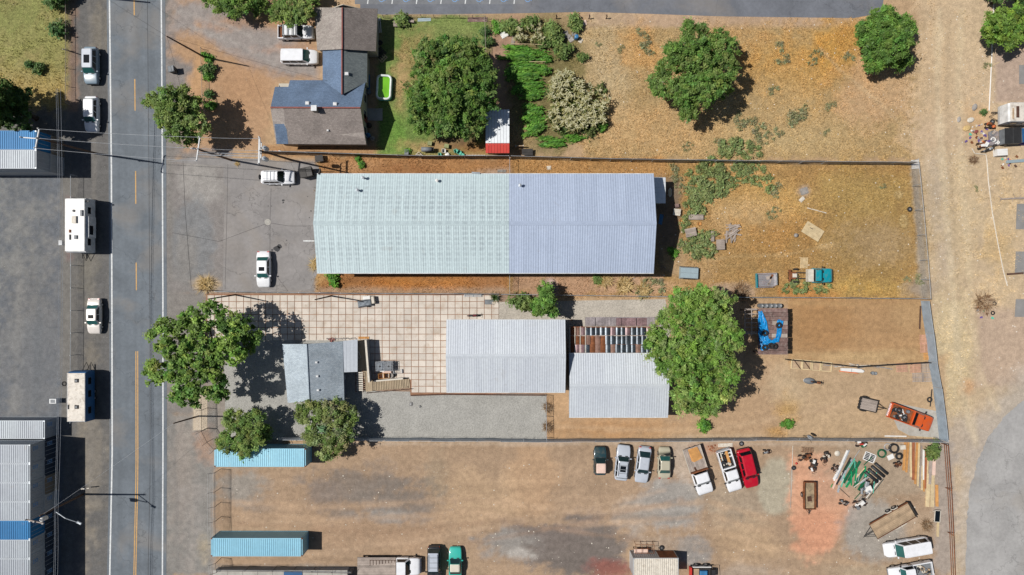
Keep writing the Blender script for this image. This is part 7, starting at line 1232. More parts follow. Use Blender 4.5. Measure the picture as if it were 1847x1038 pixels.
# house garden furniture
t = thing('inflatable_pool', 'inflatable pool with pale rim and bright green water by the house', 'pool', W(694, 160), -3)
def rrect(a, b, r, n=6): return [(sx*(a-r)+r*math.cos(t0+k*math.pi/2/n), sy*(b-r)+r*math.sin(t0+k*math.pi/2/n)) for sx, sy, t0 in ((1, 1, 0), (-1, 1, math.pi/2), (-1, -1, math.pi), (1, -1, 1.5*math.pi)) for k in range(n+1)]
pp = rrect(.92, 1.58, .5)
for z, mt in ((.14, 'pool_vinyl'), (.38, 'pool_vinyl'), (.6, 'pool_white')): MB().tube([(x, y, z) for x, y in pp+[pp[0]]], .16, 8, cap=False).build('tube_ring', mt, t, smooth=True)
MB().prism(rrect(.88, 1.52, .47), .02, .46).build('water', 'water_green', t)
pallet('black painted pallet tilted beside the house wall', 686, 96, 42, 1.3, 1.2, 'blacksteel', 9); pallet('pale broken pallet beneath the black one', 691, 106, 46, 1.1, .7, 'woodpale', 4, .0)
crate('storage_bench', 'storage bench with blue shade light painted in, against the house wall', 664, 150, .55, 2.0, .55, 0, 'plastic_blue', 'bench', 3); tyre('tyre', 'grey tyre in the garage shade', W(686, 78), .34, .12)  # the bench's blue is the light on it, put into its colour
t = thing('pipe_bundle', 'leaning white pipes at the garage corner', 'pipes', W(683, 45)); [MB().tube([(x, .4, .1), (x+.15, -1.2, .15+.1*i)], .06, 7).build('pipe', 'white', t) for i, x in enumerate((-.2, 0, .25))]; MB().cb(.1, .6, .2, .5, .3, .25, 30, .04).build('bucket_box', 'white', t)
for x, y, lab, mt in ((666, 168, 'grey cooler by the house wall under the gable shade', 'plastic_grey'), (667, 228, 'round dark barbecue in the shade at the house wall', 'blacksteel'), (665, 246, 'pale blue drum in the shade at the house corner', 'plastic_blue'), (673, 252, 'grey pot cluster at the house corner', 'stone')):
    o = solo(MB().lathe([(.2, 0), (.3, .1), (.36, .4), (.34, .62), (.2, .72), (0, .74)], 14), 'garden_drum', mt, lab, 'drum', W(x, y), 0, smooth=True); MB().tube([(-.12, 0, .74), (0, 0, .82), (.12, 0, .74)], .02, 5).build('handle', 'blacksteel', o)
table('grey plank bench at the lawn corner by the wire fence', 737, 40, 1.6, .35, .45, -6, 'woodgrey', 2, 'bench', cat='bench'); table('low planter table of grey boards beneath the lawn bush', 721, 45, 1.6, .8, .4, 0, 'woodgrey', 4)
solo(MB().prism([(-.9, -.2), (.9, -.25), (.95, .2), (-.85, .25)], 0, .03).tube([(-.8, 0, .03), (.8, 0, .03)], .03, 4), 'roof_sheet', 'rf_silver', 'loose silver sheet lying behind the lawn bench', 'metal sheet', W(765, 36), 4)
solo(MB().prism([(-1.4, -.3), (1.3, -.3), (1.3, .35), (-1.4, .3)], 0, .04).tube([(-1.3, .3, .04), (1.3, .33, .04)], .04, 4), 'mat_panel', 'woodplum', 'dark mat lying at the end of the lawn fence', 'mat', W(862, 36), 0)
o = solo(MB().lathe([(.34, 0), (.32, .3), (.28, .32), (0, .33)], 16), 'tree_stump', 'bark', 'round cut stump on the lawn near the big tree', 'stump', W(755, 93), 0); MB().lathe([(.27, .325), (.26, .345), (0, .345)], 16).build('cut_face', 'trunkcut', o)
def chair(label, px, py, rot, mt, group=None, s=1.0):
    t = thing('garden_chair', label, 'chair', W(px, py), rot, group); MB().cb(0, 0, .42*s, .5*s, .5*s, .05, 0, .02).build('seat', mt, t); MB().box(-.27*s, -.25*s, .42*s, -.22*s, .25*s, .85*s).build('backrest', mt, t)
    for x in (-.22, .22):
        for y in (-.22, .22): MB().box(x*s-.025, y*s-.025, 0, x*s+.025, y*s+.025, .4*s).build('leg', mt, t)
    for y in (-.26, .26): MB().box(-.22*s, y*s-.02, .6*s, .2*s, y*s+.02, .63*s).build('armrest', mt, t)
chair('teal plastic chair beside the row of white bricks along the brown fence', 823, 274, 20, 'plastic_teal', 'teal chairs'); chair('teal plastic chair beside the row of white bricks along the brown fence', 829, 277, -30, 'plastic_teal', 'teal chairs'); chair('teal plastic chair beside the row of white bricks along the brown fence', 834, 281, 60, 'plastic_teal', 'teal chairs'); chair('white plastic chair between barbecue and teal chairs', 801.5, 274, 0, 'white'); chair('small pale teal chair by the brown fence', 794, 280, 10, 'plastic_teal', None, .8)
crate('beehive_box', 'olive green box on the bare lawn edge beside the barbecue', 776, 260, .55, .55, .5, -10, 'yellowgreen', 'box', 3); crate('beehive_box', 'olive green box on the bare lawn edge under the big tree', 806, 265, .6, .55, .5, -8, 'yellowgreen', 'box', 3)
t = thing('barbecue', 'long grey barrel barbecue by the brown fence', 'barbecue', W(771, 272), 0); MB().tube([(-.7, 0, .8), (.7, 0, .8)], .32, 12).build('barrel', 'plastic_grey', t, smooth=True); MB().cb(.85, .05, .75, .25, .5, .2, 0, .04).build('side_shelf', 'blacksteel', t); [MB().box(x-.03, y-.03, 0, x+.03, y+.03, .6).build('leg', 'blacksteel', t) for x in (-.55, .55) for y in (-.2, .2)]
table('grey slatted bench on the lawn by the brown fence', 734, 278, 1.0, .55, .45, 85, 'plastic_grey', 5, 'bench', 'blacksteel', 'bench'); t = thing('a_frame', 'white A-shaped frame leaning at the brown fence', 'frame', W(756, 280)); MB().tube([(-.7, -.25, .05), (0, .35, .3), (.7, -.25, .05)], .06, 5).build('rail', 'offwhite', t); MB().tube([(-.35, .02, .15), (.35, .02, .15)], .05, 5).build('crossbar', 'offwhite', t)
solo(MB().lathe([(.26, 0), (.3, .3), (.28, .32), (0, .33)], 14), 'bucket', 'white', 'upturned white bucket beside the white chair', 'bucket', W(807, 280), 0, smooth=True)
t = thing('brick_row', 'row of white bricks along the brown fence beside the garden shed', 'bricks', W(858, 281)); [MB().cb(-1.2+i*.2, 0, .07, .11, .16, .14, 30, .01).build('brick', 'white', t) for i in range(13)]
t = thing('orange_barrier', 'orange and white striped barrier lying behind the transformer pole', 'barrier', W(497, 274), 5); [MB().box(-.5+i*.25, -.05, .05, -.26+i*.25, .05, .3).build('board', 'plastic_orange' if i % 2 else 'white', t) for i in range(5)]; [MB().box(x-.04, -.2, 0, x+.04, .2, .06).build('foot', 'blacksteel', t) for x in (-.4, .6)]
table('black metal patio table against the brown fence', 578, 288, 1.1, .9, .7, 8, 'blacksteel', 5)
t = thing('gate_board', 'timber gate board beside the garden shed corner', 'board', W(937, 266), 2); MB().box(-.5, -.06, 0, .5, .06, .9).build('panel', 'wood', t); [MB().box(x-.05, -.08, 0, x+.05, .08, 1.0).build('post', 'offwhite', t) for x in (-.5, .5)]
t = thing('chicken_coop', 'small dark roofed coop near the fence by the garden shed', 'coop', W(951, 276)); MB().box(-.65, -.32, 0, .65, .32, .5).build('wall', 'wooddark', t); MB().add([(-.75, -.42, .5), (.75, -.42, .5), (.75, .42, .62), (-.75, .42, .62)], [(0, 1, 2, 3)]).build('roof', 'blacksteel', t); MB().box(-.72, -.05, .58, .72, .0, .62).build('roof_ridge', 'blacksteel', t)
# vegetable garden rubble
for i, (x, y, sx, sy, rot, mt, lab) in enumerate([(911, 62, 1.3, .8, 30, 'white', 'white panel lying among the garden rubble'), (1020, 60, .7, .5, 20, 'stone', 'grey stone slab first in the rubble under the bush'), (1024, 66, .8, .6, -15, 'stone', 'grey stone slab second in the rubble under the bush'), (1030, 72, .7, .6, 35, 'stone', 'grey stone slab beside the blue barrel'), (1047, 74, .6, .5, 60, 'offwhite', 'pale slab at the end of the rubble'), (1052, 42, .9, .7, 15, 'pink_panel', 'pinkish slab above the dark olive bush'), (1035, 62, .6, .5, 5, 'stone', 'small grey slab near the dark olive bush'), (926, 72, .5, 1.6, -12, 'woodgrey', 'grey board beside the white garden panel'), (1450, 345, 1.1, .9, 20, 'stone', 'flat grey slab half buried in the dry lot'), (1446, 360, .8, .5, 45, 'offwhite', 'pale slab beside the half buried one'), (990, 303, .6, .5, 5, 'offwhite', 'pale tile behind the warehouse by the slat fence'), (905, 309, 1.2, .4, 0, 'stone', 'grey step stone by the side gate')]):
    pts = [(-sx/2, -sy/2), (sx/2*.9, -sy/2*1.05), (sx/2*1.05, sy/2*.9), (.1*sx, sy/2), (-sx/2*.95, sy/2*.95)]; solo(MB().prism(pts, 0, .08).prism([(p[0]*.8, p[1]*.8) for p in pts], .079, .1), 'stone_slab', mt, lab, 'slab', W(x, y), rot)
for i, (dx, rot) in enumerate(((0, 24), (1.5, 22), (3, 26))): solo(MB().prism([(-1.1, -.12), (1.1, -.12), (1.1, .12), (-1.1, .12)], .02+.04*i, .05+.04*i).tube([(-1.1, .1, .06+.04*i), (1.1, .1, .06+.04*i)], .02, 4), 'roof_sheet', 'galv', 'narrow corrugated strip in the bundle by the garden bush', 'metal sheet', W(918+dx, 46+dx*1.2), rot, 'corrugated strips')
solo(MB().lathe([(.26, 0), (.29, .03), (.29, .8), (.26, .84), (0, .82)], 14), 'barrel', 'plastic_blue', 'blue barrel in the rubble pile under the dark olive bush', 'barrel', W(1039, 70), 0, smooth=True)
for x, y, L, r, lab in ((958, 85, 5.6, -2, 'long bean pole lying across the vegetable rows'), (969, 116, 2.2, 0, 'short bean pole lying across the vegetable rows')): solo(MB().tube([(-L/2, 0, .9), (0, .02, .95), (L/2, 0, .9)], .04, 6), 'bean_pole', 'woodpale', lab, 'pole', W(x, y), r)
solo(MB().lathe([(.2, 0), (.22, .35), (.2, .38), (0, .36)], 12), 'bucket', 'white', 'white bucket at the edge of the vegetable rows', 'bucket', W(912, 106), 0, smooth=True)
# dry lot furniture
table('weathered grey bench in the dry lot weeds near the lean-to', 1254, 392.5, 2.0, .72, .45, -1, 'woodgrey', 4, 'bench', cat='bench'); table('square grey table with a crumpled top beside the weeds', 1244, 420, 1.5, 1.15, .6, 12, 'woodgrey', 6); table('narrow grey plank bench beside the square table on the dry grass', 1284, 427, .45, 1.4, .4, 0, 'woodgrey', 2, 'bench', cat='bench'); table('square grey table next to the heap of old boards', 1297, 442, 1.15, 1.4, .65, 3, 'woodgrey', 6)
t = thing('board_heap', 'heap of split grey boards on the dry grass', 'boards', W(1319, 420)); [MB().cb(random.uniform(-.4, .5), random.uniform(-1.0, 1.0), .05+.012*i, random.uniform(.9, 1.8), random.uniform(.1, .2), .03, random.choice([20, 35, 60, 80, 10, -10, 95])).build('board', 'woodgrey', t) for i in range(26)]; MB().cb(-.75, -.6, .25, .25, 1.7, .12, -4).build('beam', 'woodgrey', t)
t = thing('door_panel', 'pale plywood door lying tilted on the dry lot', 'door', W(1465, 418), -32); [MB().box(-1.35, -.85+i*.43, .12, 1.35, -.43+i*.43, .18).build('board', 'woodpale', t) for i in range(4)]; MB().cb(-.4, .25, .19, .5, .08, .02, 4).build('slot', 'black', t); [MB().box(x-.06, -.8, 0, x+.06, .8, .12).build('batten', 'wood', t) for x in (-1.1, 1.1)]
solo(MB().lathe([(.2, 0), (.3, .1), (.25, .3), (0, .36)], 12), 'round_pot', 'stone', 'round grey pot at the corner of the plywood door', 'pot', W(1435, 425), 0, smooth=True)
def plank(label, px, py, L, w, rot, mt, th=.05, z=0.0, group=None, name='plank'):
    return solo(MB().prism([(-L/2, -w/2), (L/2-.02, -w/2*1.02), (L/2, w/2), (-L/2+.03, w/2*.97)], 0, th).box(-L/2+.05, -w/2*.2, th, L/2-.05, w/2*.2, th+.006), name, mt, label, 'plank', W(px, py)+Vector((0, 0, z)), rot, group)
plank('pale stick lying on the dry lot above the plywood door', 1473, 380, 2.8, .12, -15, 'offwhite'); plank('grey board in the weeds below the crumpled table', 1232, 443, 1.7, .16, 24, 'woodgrey'); plank('pale plank under the far end of the weeds', 1254, 382, .8, .08, 5, 'offwhite')
for i in range(7): plank('pale slat in the stack behind the turquoise truck', 1444+i*1.9, 475, .1, .8 if False else 1.3, -4, 'woodpale', .06, 0, 'slats behind the turquoise truck') if False else plank('pale slat in the stack behind the turquoise truck', 1444+i*2, 474.5, 1.5, .09, 86, 'woodpale', .06, 0, 'slats behind the turquoise truck')
t = thing('boat_shell', 'small white boat shaped trough behind the lean-to', 'trough', W(1208, 348)); bp = [(0, .65), (.22, .35), (.22, -.35), (0, -.65), (-.22, -.35), (-.22, .35)]; MB().prism(bp, 0, .25).build('hull', 'offwhite', t); MB().prism([(x*.75, y*.8) for x, y in bp], .25, .26).build('inside', 'woodpale', t)
table('pale table in the warehouse shade edge', 1219, 384, 1.0, .9, .6, -8, 'offwhite', 4); crate('wooden_box', 'small brown box near the lean-to on the weeds', 1220, 372, .5, .5, .4, 10, 'woodplum', 'box', 3); crate('wooden_box', 'orange brown box frame in the weeds under the bench', 1261, 404, .5, .45, .25, 4, 'woodorange', 'box', 2, True); crate('wooden_box', 'rusty box in the weeds beside the warehouse shade', 1229, 400, .6, .7, .3, 10, 'woodorange', 'box', 2, True)
plank('pale blue board in the warehouse shade', 1192, 396, 1.4, .5, 80, 'plastic_blue')
tyre('tyre', 'lone black tyre near the chain-link fence of the dry lot', W(1640, 378), .36, .12, rim=True); tyre('tyre', 'black tyre leaning inside the pale rolling gate', W(1676, 721), .38, .1)
pallet('white pallet in the fence corner at the end of the dry lot', 1650, 297, 3, 1.0, 1.2, 'white')
# corral side
def gatepanel(label, px, py, rot, L=1.5, w=1.25, brace=True, mt='woodpale'):
    t = thing('stall_gate', label, 'panel', W(px, py), rot, 'timber panels by the corral rail')
    for s in (1, -1): MB().box(s*L/2-.07, -w/2, 0, s*L/2+.07, w/2, .14).build('stile', mt, t); MB().box(-L/2, s*w/2-.05, .02, L/2, s*w/2+.05, .1).build('rail', mt, t)
    if brace: MB().cb(0, 0, .1, .1, math.hypot(L, w)*.85, .06, 40).build('brace', 'wooddark', t)
    MB().box(-L/2, -w/2, -.0, L/2, w/2, .02).build('backing', 'wood', t)
for i, x in enumerate((1437, 1455, 1472, 1489)): gatepanel('upright timber stall panel leaning on the corral pipe rail', x, 657+i*1.5, -4, brace=i < 2)
t = thing('white_canoe', 'white canoe with an orange keel lying along the corral rail', 'canoe', W(1536, 668), -5); hp = [(-1.6, .18), (0, .28), (1.2, .26), (1.6, .05), (1.4, -.18), (0, -.22), (-1.6, -.2)]; MB().prism(hp, .1, .35).build('hull', 'white', t); MB().prism([(-1.7, -.2), (.6, -.26), (1.0, -.4), (-1.7, -.32)], .02, .14).build('keel_board', 'plastic_orange', t); MB().box(-.2, -.2, .35, -.16, .25, .37).build('strap', 'plastic_grey', t)
for x, y, lab in ((1572, 673, 'first grey bucket by the corral rail'), (1577, 673.5, 'second grey bucket by the corral rail')): solo(MB().lathe([(.2, 0), (.24, .3), (.22, .3), (.18, .05), (0, .05)], 12), 'bucket', 'plastic_grey', lab, 'bucket', W(x, y), 0, smooth=True)
for i in range(9): plank('grey scrap pole heaped against the corral rail', 1500+i*11+random.uniform(-4, 4), 660+random.uniform(-1, 3)+(i > 5)*2, random.uniform(1.4, 3), .09, random.uniform(-16, 12), random.choice(['woodgrey', 'steel', 'offwhite']), .08, .05, 'scrap poles on the corral rail')
mat('palletpink', A(196, 150, 128), .9, 0, .15, 3, .2, rnd=.15)
for x, y, mt, lab in ((1626, 663, 'palletpink', 'pinkish pallet leaning flat by the corral rail end'), (1651, 664, 'palletpink', 'red edged pallet between the pinkish and grey ones'), (1670, 664, 'woodgrey', 'grey pallet in the corner of the pale fence'), (1655, 681, 'woodgrey', 'grey pallet below the red edged one'), (1672, 681, 'woodgrey', 'grey pallet nearest the rolling gate'), (1668, 612, 'palletpink', 'pink pallet inside the corral corner'), (1669, 628, 'palletpink', 'second pink pallet inside the corral corner')): pallet(lab, x, y, 2, 1.5, 1.2, mt, 9)
pallet('orange pallet in the corral corner by the pale fence', 1672, 643, 0, 1.0, .9, 'woodorange', 7)
plank('dark red beam leaning on the pale corral fence', 1659, 573, 3.2, .14, 88, 'wooddark', .14); plank('long white board along the grey fence by the orange pickup', 1615, 787, 3.0, .16, -1, 'white'); plank('tan board lying at the corner of the rolling gate', 1670, 789, 2.6, .1, -4, 'woodpale')
plank('dark beam lying inside the rolling gate', 1679, 718, 2.4, .1, 84, 'blacksteel', .1)
t = thing('satellite_dish', 'grey dish on a post beside the long privacy fence', 'dish', W(1449, 786)); MB().lathe([(0, 0), (.2, .03), (.4, .12), (.42, .14), (.2, .05), (0, .02)], 14).build('dish', 'galv', t, loc=(0, .15, 1.9), rot=(-.9, .3, 0), smooth=True); MB().tube([(0, 0, 0), (0, 0, 1.9)], .04, 6).build('post', 'blacksteel', t); MB().tube([(0, 0, 1.9), (.2, -.5, 1.95)], .03, 5).build('arm', 'blacksteel', t)
# ---------------------------------------------------------------- salvage corner of the lower yard
for i, (x, y, L, w, r, mt, lab) in enumerate([(1516, 840, 4.6, .24, 66, 'white', 'long white pipe board in the salvage heap'), (1520, 838, 4.4, .16, 66, 'galv', 'grey strip beside the long white board'), (1511, 850, 2.6, .3, 62, 'white', 'short white board at the edge of the salvage heap'), (1521, 850, 4.2, .22, 62, 'plastic_black', 'black strip in the salvage heap'), (1526, 848, 3.4, .3, 63, 'galv', 'wide grey strip next to the black one'), (1532, 852, 3.4, .4, 60, 'plastic_green', 'first dark green panel of the salvage heap'), (1540, 850, 3.2, .38, 60, 'plastic_green', 'second dark green panel of the salvage heap'), (1536, 862, 3.0, .12, 58, 'plastic_lightgreen', 'bright green strip across the dark green panels'), (1530, 873, 1.2, .3, 55, 'plastic_lightgreen', 'bright green plate at the end of the green panels'), (1550, 862, 3.0, .42, 60, 'plastic_green', 'third dark green panel beside the black rolls'), (1558, 868, 3.0, .42, 60, 'plastic_green', 'fourth dark green panel below the black rolls'), (1572, 878, 3.2, .22, 52, 'p_green', 'dark teal board under the chrome parts'), (1576, 880, 3.6, .1, 52, 'white', 'thin white strip at the lower edge of the salvage heap'), (1579, 882, 3.4, .08, 52, 'p_green', 'thin dark strip at the lower edge of the salvage heap'), (1506, 872, 1.6, .2, 66, 'pink_panel', 'pale pink board end sticking out of the salvage heap'), (1512, 882, 1.0, .25, 80, 'galv', 'grey plate at the foot of the salvage heap'), (1523, 889, 1.9, .06, -42, 'blacksteel', 'thin black bar lying on the red dirt'), (1428, 850, 7.0, .08, 88, 'offwhite', 'long thin white pole between the sand and the red dirt'), (1426, 880, 5.5, .06, 89, 'woodgrey', 'long thin grey pole beside the white one')]):
    plank(lab, x, y, L, w, r, mt, .05+.01*(i % 4), .012*(i % 7), name='salvage_board')
for i in range(30):
    x = random.gauss(1545, 17); y = random.gauss(862, 15); plank('loose strip tangled in the salvage heap of pipes and panels', x, y, random.uniform(.5, 2.2), random.uniform(.05, .2), 60+random.gauss(0, 22), random.choice(['white', 'offwhite', 'plastic_lightgreen', 'plastic_green', 'galv', 'plastic_teal', 'plastic_grey', 'woodpale']), .05, .08+.004*i, 'strips in the salvage heap', 'salvage_strip')
for i, (x, y) in enumerate(((1588, 845), (1582, 850), (1576, 855), (1570, 860))):
    o = solo(MB().tube([(-1.1, 0, .22), (1.1, 0, .22)], .2, 10), 'pipe_roll', 'plastic_black', 'thick black roll lying in the row beside the green panels', 'roll', W(x, y), -40, 'black rolls', True); MB().torus((1.1, 0, .22), .14, .04, 12, 5, 'x').build('end_ring', 'rubber', o)
t = thing('window_frame', 'white four by two window frame lying on the dirt', 'window', W(1568, 825), -22)
for s in (1, -1): MB().box(-.75, s*.55-.06, .03, .75, s*.55+.06, .1).build('rail', 'white', t); MB().box(s*.75-.06, -.55, .03, s*.75+.06, .55, .1).build('stile', 'white', t)
MB().box(-.05, -.5, .03, .05, .5, .09).build('mullion', 'white', t); [MB().box(-.7, y-.03, .03, .7, y+.03, .085).build('muntin', 'white', t) for y in (-.3, -.1, .12, .32)]; MB().box(-.7, -.5, .0, .7, .5, .02).build('pane', 'glass_dark', t)
def coil(label, px, py, R, r, mt, turns=4):
    o = thing('hose_coil', label, 'coil', W(px, py)); [MB().torus((random.uniform(-.04, .04), random.uniform(-.04, .04), .06+i*.07), R-.05*(i % 3), r, 20, 6).build('loop', mt, o) for i in range(turns)]
coil('large black hose coil by the grey fence', 1611, 809, .62, .07, 'rubber', 5); coil('smaller black hose coil beside the white lid', 1620, 823, .42, .07, 'rubber', 4); coil('green hose coil beside the black ones', 1589, 818, .55, .045, 'plastic_green', 4); coil('thin grey wire coil between the green and black hoses', 1600, 806, .5, .02, 'wire', 3)
plank('white square lid beside the hose coils', 1606, 824.5, .9, .65, 25, 'white', .08); plank('white cube lid by the lumber pile', 1626, 806, .7, .6, 3, 'offwhite', .4, name='panel_box')
LUM = [(1634, 820, 4.4, .3, 'woodorange'), (1639, 822, 4.6, .25, 'woodorange'), (1645, 828, 5.0, .2, 'woodpale'), (1650, 832, 5.2, .32, 'woodred'), (1655, 834, 6.0, .25, 'woodorange'), (1659, 838, 6.0, .2, 'woodpale'), (1663, 842, 5.8, .18, 'woodgrey'), (1668, 838, 4.2, .24, 'white'), (1672, 846, 5.4, .2, 'woodred'), (1676, 842, 5.0, .16, 'woodpale'), (1680, 850, 3.6, .4, 'woodgrey'), (1687, 838, 3.0, .45, 'pink_panel'), (1676, 884, 4.6, .5, 'woodpale'), (1684, 886, 4.4, .5, 'woodpale'), (1692, 894, 3.0, .35, 'woodorange'), (1665, 862, 3.4, .2, 'woodpale'), (1669, 866, 3.2, .2, 'woodorange'), (1694, 955, 2.0, .3, 'woodpale')]
for i, (x, y, L, w, mt) in enumerate(LUM):
    plank({'woodorange': 'orange toned lumber board in the pile beside the pipe rail', 'woodpale': 'pale lumber board in the pile beside the pipe rail', 'woodred': 'reddish lumber board in the pile beside the pipe rail', 'woodgrey': 'grey weathered board in the lumber pile', 'white': 'white painted board in the lumber pile', 'pink_panel': 'pinkish wide board behind the lumber pile'}[mt], x-3, y, L, w, 92+random.uniform(-2, 2)-(6 if x < 1645 else 3), mt, random.uniform(.06, .14), .01*(i % 3), 'lumber pile by the pipe rail' if mt in ('woodorange', 'woodpale', 'woodred', 'woodgrey') else None, 'lumber_board')
t = thing('solar_panel', 'dark panel in a white frame leaning by the lumber', 'panel', W(1688, 930), -4); MB().box(-.35, -.75, .3, .35, .75, .34).build('glass_sheet', 'glass_dark', t); [MB().box(s*.38-.04, -.8, .29, s*.38+.04, .8, .37).build('stile', 'offwhite', t) for s in (1, -1)]; [MB().box(-.38, s*.78-.04, .29, .38, s*.78+.04, .37).build('rail', 'offwhite', t) for s in (1, -1)]; [MB().box(x-.03, y-.03, 0, x+.03, y+.03, .3).build('leg', 'blacksteel', t) for x in (-.33, .33) for y in (-.7, .7)]
def machine(label, px, py, rot, mts, n, s, name='rusty_machine'):
    t = thing(name, label, 'machine', W(px, py), rot); MB().box(-s, -s*.35, .2, s, -s*.25, .32).box(-s, s*.25, .2, s, s*.35, .32).build('frame', 'rustdark', t)
    for x in (-s*.6, s*.6):
        for y in (-s*.45, s*.45): MB().torus((x, y, .22), .15, .06, 12, 6, 'y').build('wheel', 'rubber', t)
    for i in range(n): MB().cb(random.uniform(-s*.7, s*.7), random.uniform(-s*.4, s*.4), .45+random.uniform(0, .35), random.uniform(.2, s*.7), random.uniform(.15, s*.5), random.uniform(.15, .4), random.uniform(-40, 40), .03).build('housing', random.choice(mts), t)
    MB().tube([(-s, 0, .4), (-s*1.3, .1, .8), (-s*1.3, -.3, .85)], .03, 5).build('lever', 'blacksteel', t); MB().torus((s*.3, 0, .75), .16, .04, 12, 5).build('flywheel', 'rustdark', t); return t
machine('dark engine heap with white knobs above the rusty trailer', 1464, 838, 80, ['blacksteel', 'rustdark', 'rubber', 'white', 'rustdark'], 9, .8); machine('small machine with orange tank behind the dark engine heap', 1448, 824, 12, ['woodorange', 'rust', 'blacksteel'], 6, .8); machine('tiller with long handles beside the cream disc', 1487, 824, 60, ['rustdark', 'blacksteel', 'offwhite'], 7, .8); machine('small brown garden machine near the salvage boards', 1503, 843, 60, ['rustdark', 'woodgrey'], 4, .45); machine('rusty frame heap beside the hose coils', 1616, 836, 20, ['rust', 'rustdark', 'offwhite'], 5, .5); machine('chrome machine parts in the salvage heap', 1561, 878, 60, ['chrome', 'white', 'galv', 'steel'], 12, 1.2, 'chrome_parts'); machine('grey long tool with a white head and curved black handle', 1549, 907, 16, ['plastic_grey', 'white', 'black'], 6, 1.0, 'power_tool'); machine('low tub cart with a curved black handle on red dirt', 1519, 906, -15, ['woodgrey', 'plastic_grey'], 3, .6, 'tub_cart'); machine('orange and white litter machine by the privacy fence', 1551, 800, 0, ['plastic_red', 'white', 'plastic_green', 'galv'], 6, .8); machine('junk cart beside the weathered camper', 1770, 262, 20, ['rust', 'plastic_red', 'white', 'plastic_purple'], 9, .9, 'junk_cart'); machine('rusty parts heap near the camper wheel', 1782, 228, 0, ['rust', 'rubber', 'plastic_orange'], 6, .7, 'scrap_heap'); machine('small folded frame standing near the red SUV', 1381, 814, 0, ['steel', 'blacksteel'], 2, .5, 'folded_cart')
solo(MB().lathe([(.38, 0), (.4, .04), (.36, .1), (0, .12)], 16), 'round_disc', 'offwhite', 'cream round disc lying near the tiller', 'disc', W(1510, 818), 0, smooth=True); tyre('tyre', 'small black tyre at the end of the long white pole', W(1431, 844), .32, .12, rim=True)
solo(MB().lathe([(.12, 0), (.16, .1), (.12, .22), (0, .26)], 10), 'float_ball', 'plastic_red', 'red and white ball beside the small tyre', 'ball', W(1436, 836), 0, smooth=True)
t = thing('steel_shelf', 'rusty wire shelf behind the small machine by the fence', 'shelf', W(1454, 811), -4); [MB().tube([(-.7, y, .5), (.7, y, .5)], .02, 4).build('rod', 'rust', t) for y in (-.3, -.1, .1, .3)]; [MB().tube([(x, -.32, .5), (x, .32, .5)], .02, 4).build('rod', 'rust', t) for x in (-.7, -.35, 0, .35, .7)]; [MB().tube([(x, y, 0), (x, y, .5)], .025, 4).build('leg', 'rust', t) for x in (-.68, .68) for y in (-.3, .3)]
plank('white door panel lying behind the loaded white pickup by the fence', 1308, 803, 2.0, .5, 2, 'offwhite', .1); tyre('tyre', 'spoked tyre by the fence behind the red SUV', W(1337, 800.5), .34, .09, rim=True)
for i in range(16): solo(MB().cb(0, 0, .05, .2, .1, .09, 0, .015), 'loose_brick', 'woodred', 'loose red brick scattered behind the loaded white pickup', 'brick', W(1285+random.uniform(-8, 8), 809+random.uniform(-6, 8)), random.uniform(0, 180), 'scattered bricks')
# white container surroundings
t = thing('scaffold_rack', 'rusty scaffold rack frame standing beside the short white container', 'rack', W(1160, 984)); 
for x in (-1.25, -.4, .4, 1.25): MB().tube([(x, -.6, 0), (x, -.6, 1.2), (x, .6, 1.2), (x, .6, 0)], .03, 5).build('frame', 'rust', t)
for y in (-.6, 0, .6): MB().tube([(-1.25, y, 1.2), (1.25, y, 1.2)], .03, 5).build('rail', 'rust', t)
t = thing('workbench', 'pinkish topped workbench against the white container', 'bench', W(1154, 990)); MB().box(-.95, -.3, .85, .95, .3, .93).build('top', 'pink_panel', t); [MB().box(x-.04, y-.04, 0, x+.04, y+.04, .85).build('leg', 'rustdark', t) for x in (-.9, .9) for y in (-.25, .25)]
tyre('tyre', 'grey tyre lying beside the short white container', W(1193, 988), .36, .12, rim=True)
# bottom lot building edge
t = thing('flat_annex', 'low flat grey roofed annex at the foot of the lower yard fence', 'annex', W(470, 1042)); 
for i in range(9):
    x0, x1 = 384+i*27, 384+(i+1)*27-.5; face(t, 'roof_panel', [W(x0, 1029, 1.4), W(x1, 1029, 1.4), W(x1, 1060, 1.5), W(x0, 1060, 1.5)], 'concrete', .06)
a, b = W(386, 1058, 1.4), W(625, 1031, 1.4); MB().box(a.x, a.y, 0, b.x, b.y, 1.32).build('wall', 'wall_grey', t, True); face(t, 'skylight', [W(512, 1031, 1.46), W(545, 1031, 1.46), W(545, 1050, 1.46), W(512, 1050, 1.46)], 'camper_blue', .04, .03)
# roadside boxes
for x, y, lab in ((117, 439, 'white utility box beside the large white camper'), (104, 722, 'white utility box beside the old stained camper')):
    t = thing('utility_box', lab, 'utility box', W(x, y)); MB().cb(0, 0, .45, .9 if y > 600 else .45, .6, .9, 0, .04).build('cabinet', 'white', t); MB().cb(0, 0, .93, .96 if y > 600 else .5, .66, .05, 0, .02).build('lid', 'trim_white', t)
    if y > 600: MB().box(-.3, -.22, .955, .3, .22, .965).build('top_plate', 'plastic_grey', t)
coil('black hose loop lying by the fence beside the old camper', 116, 692, .3, .03, 'rubber', 2)
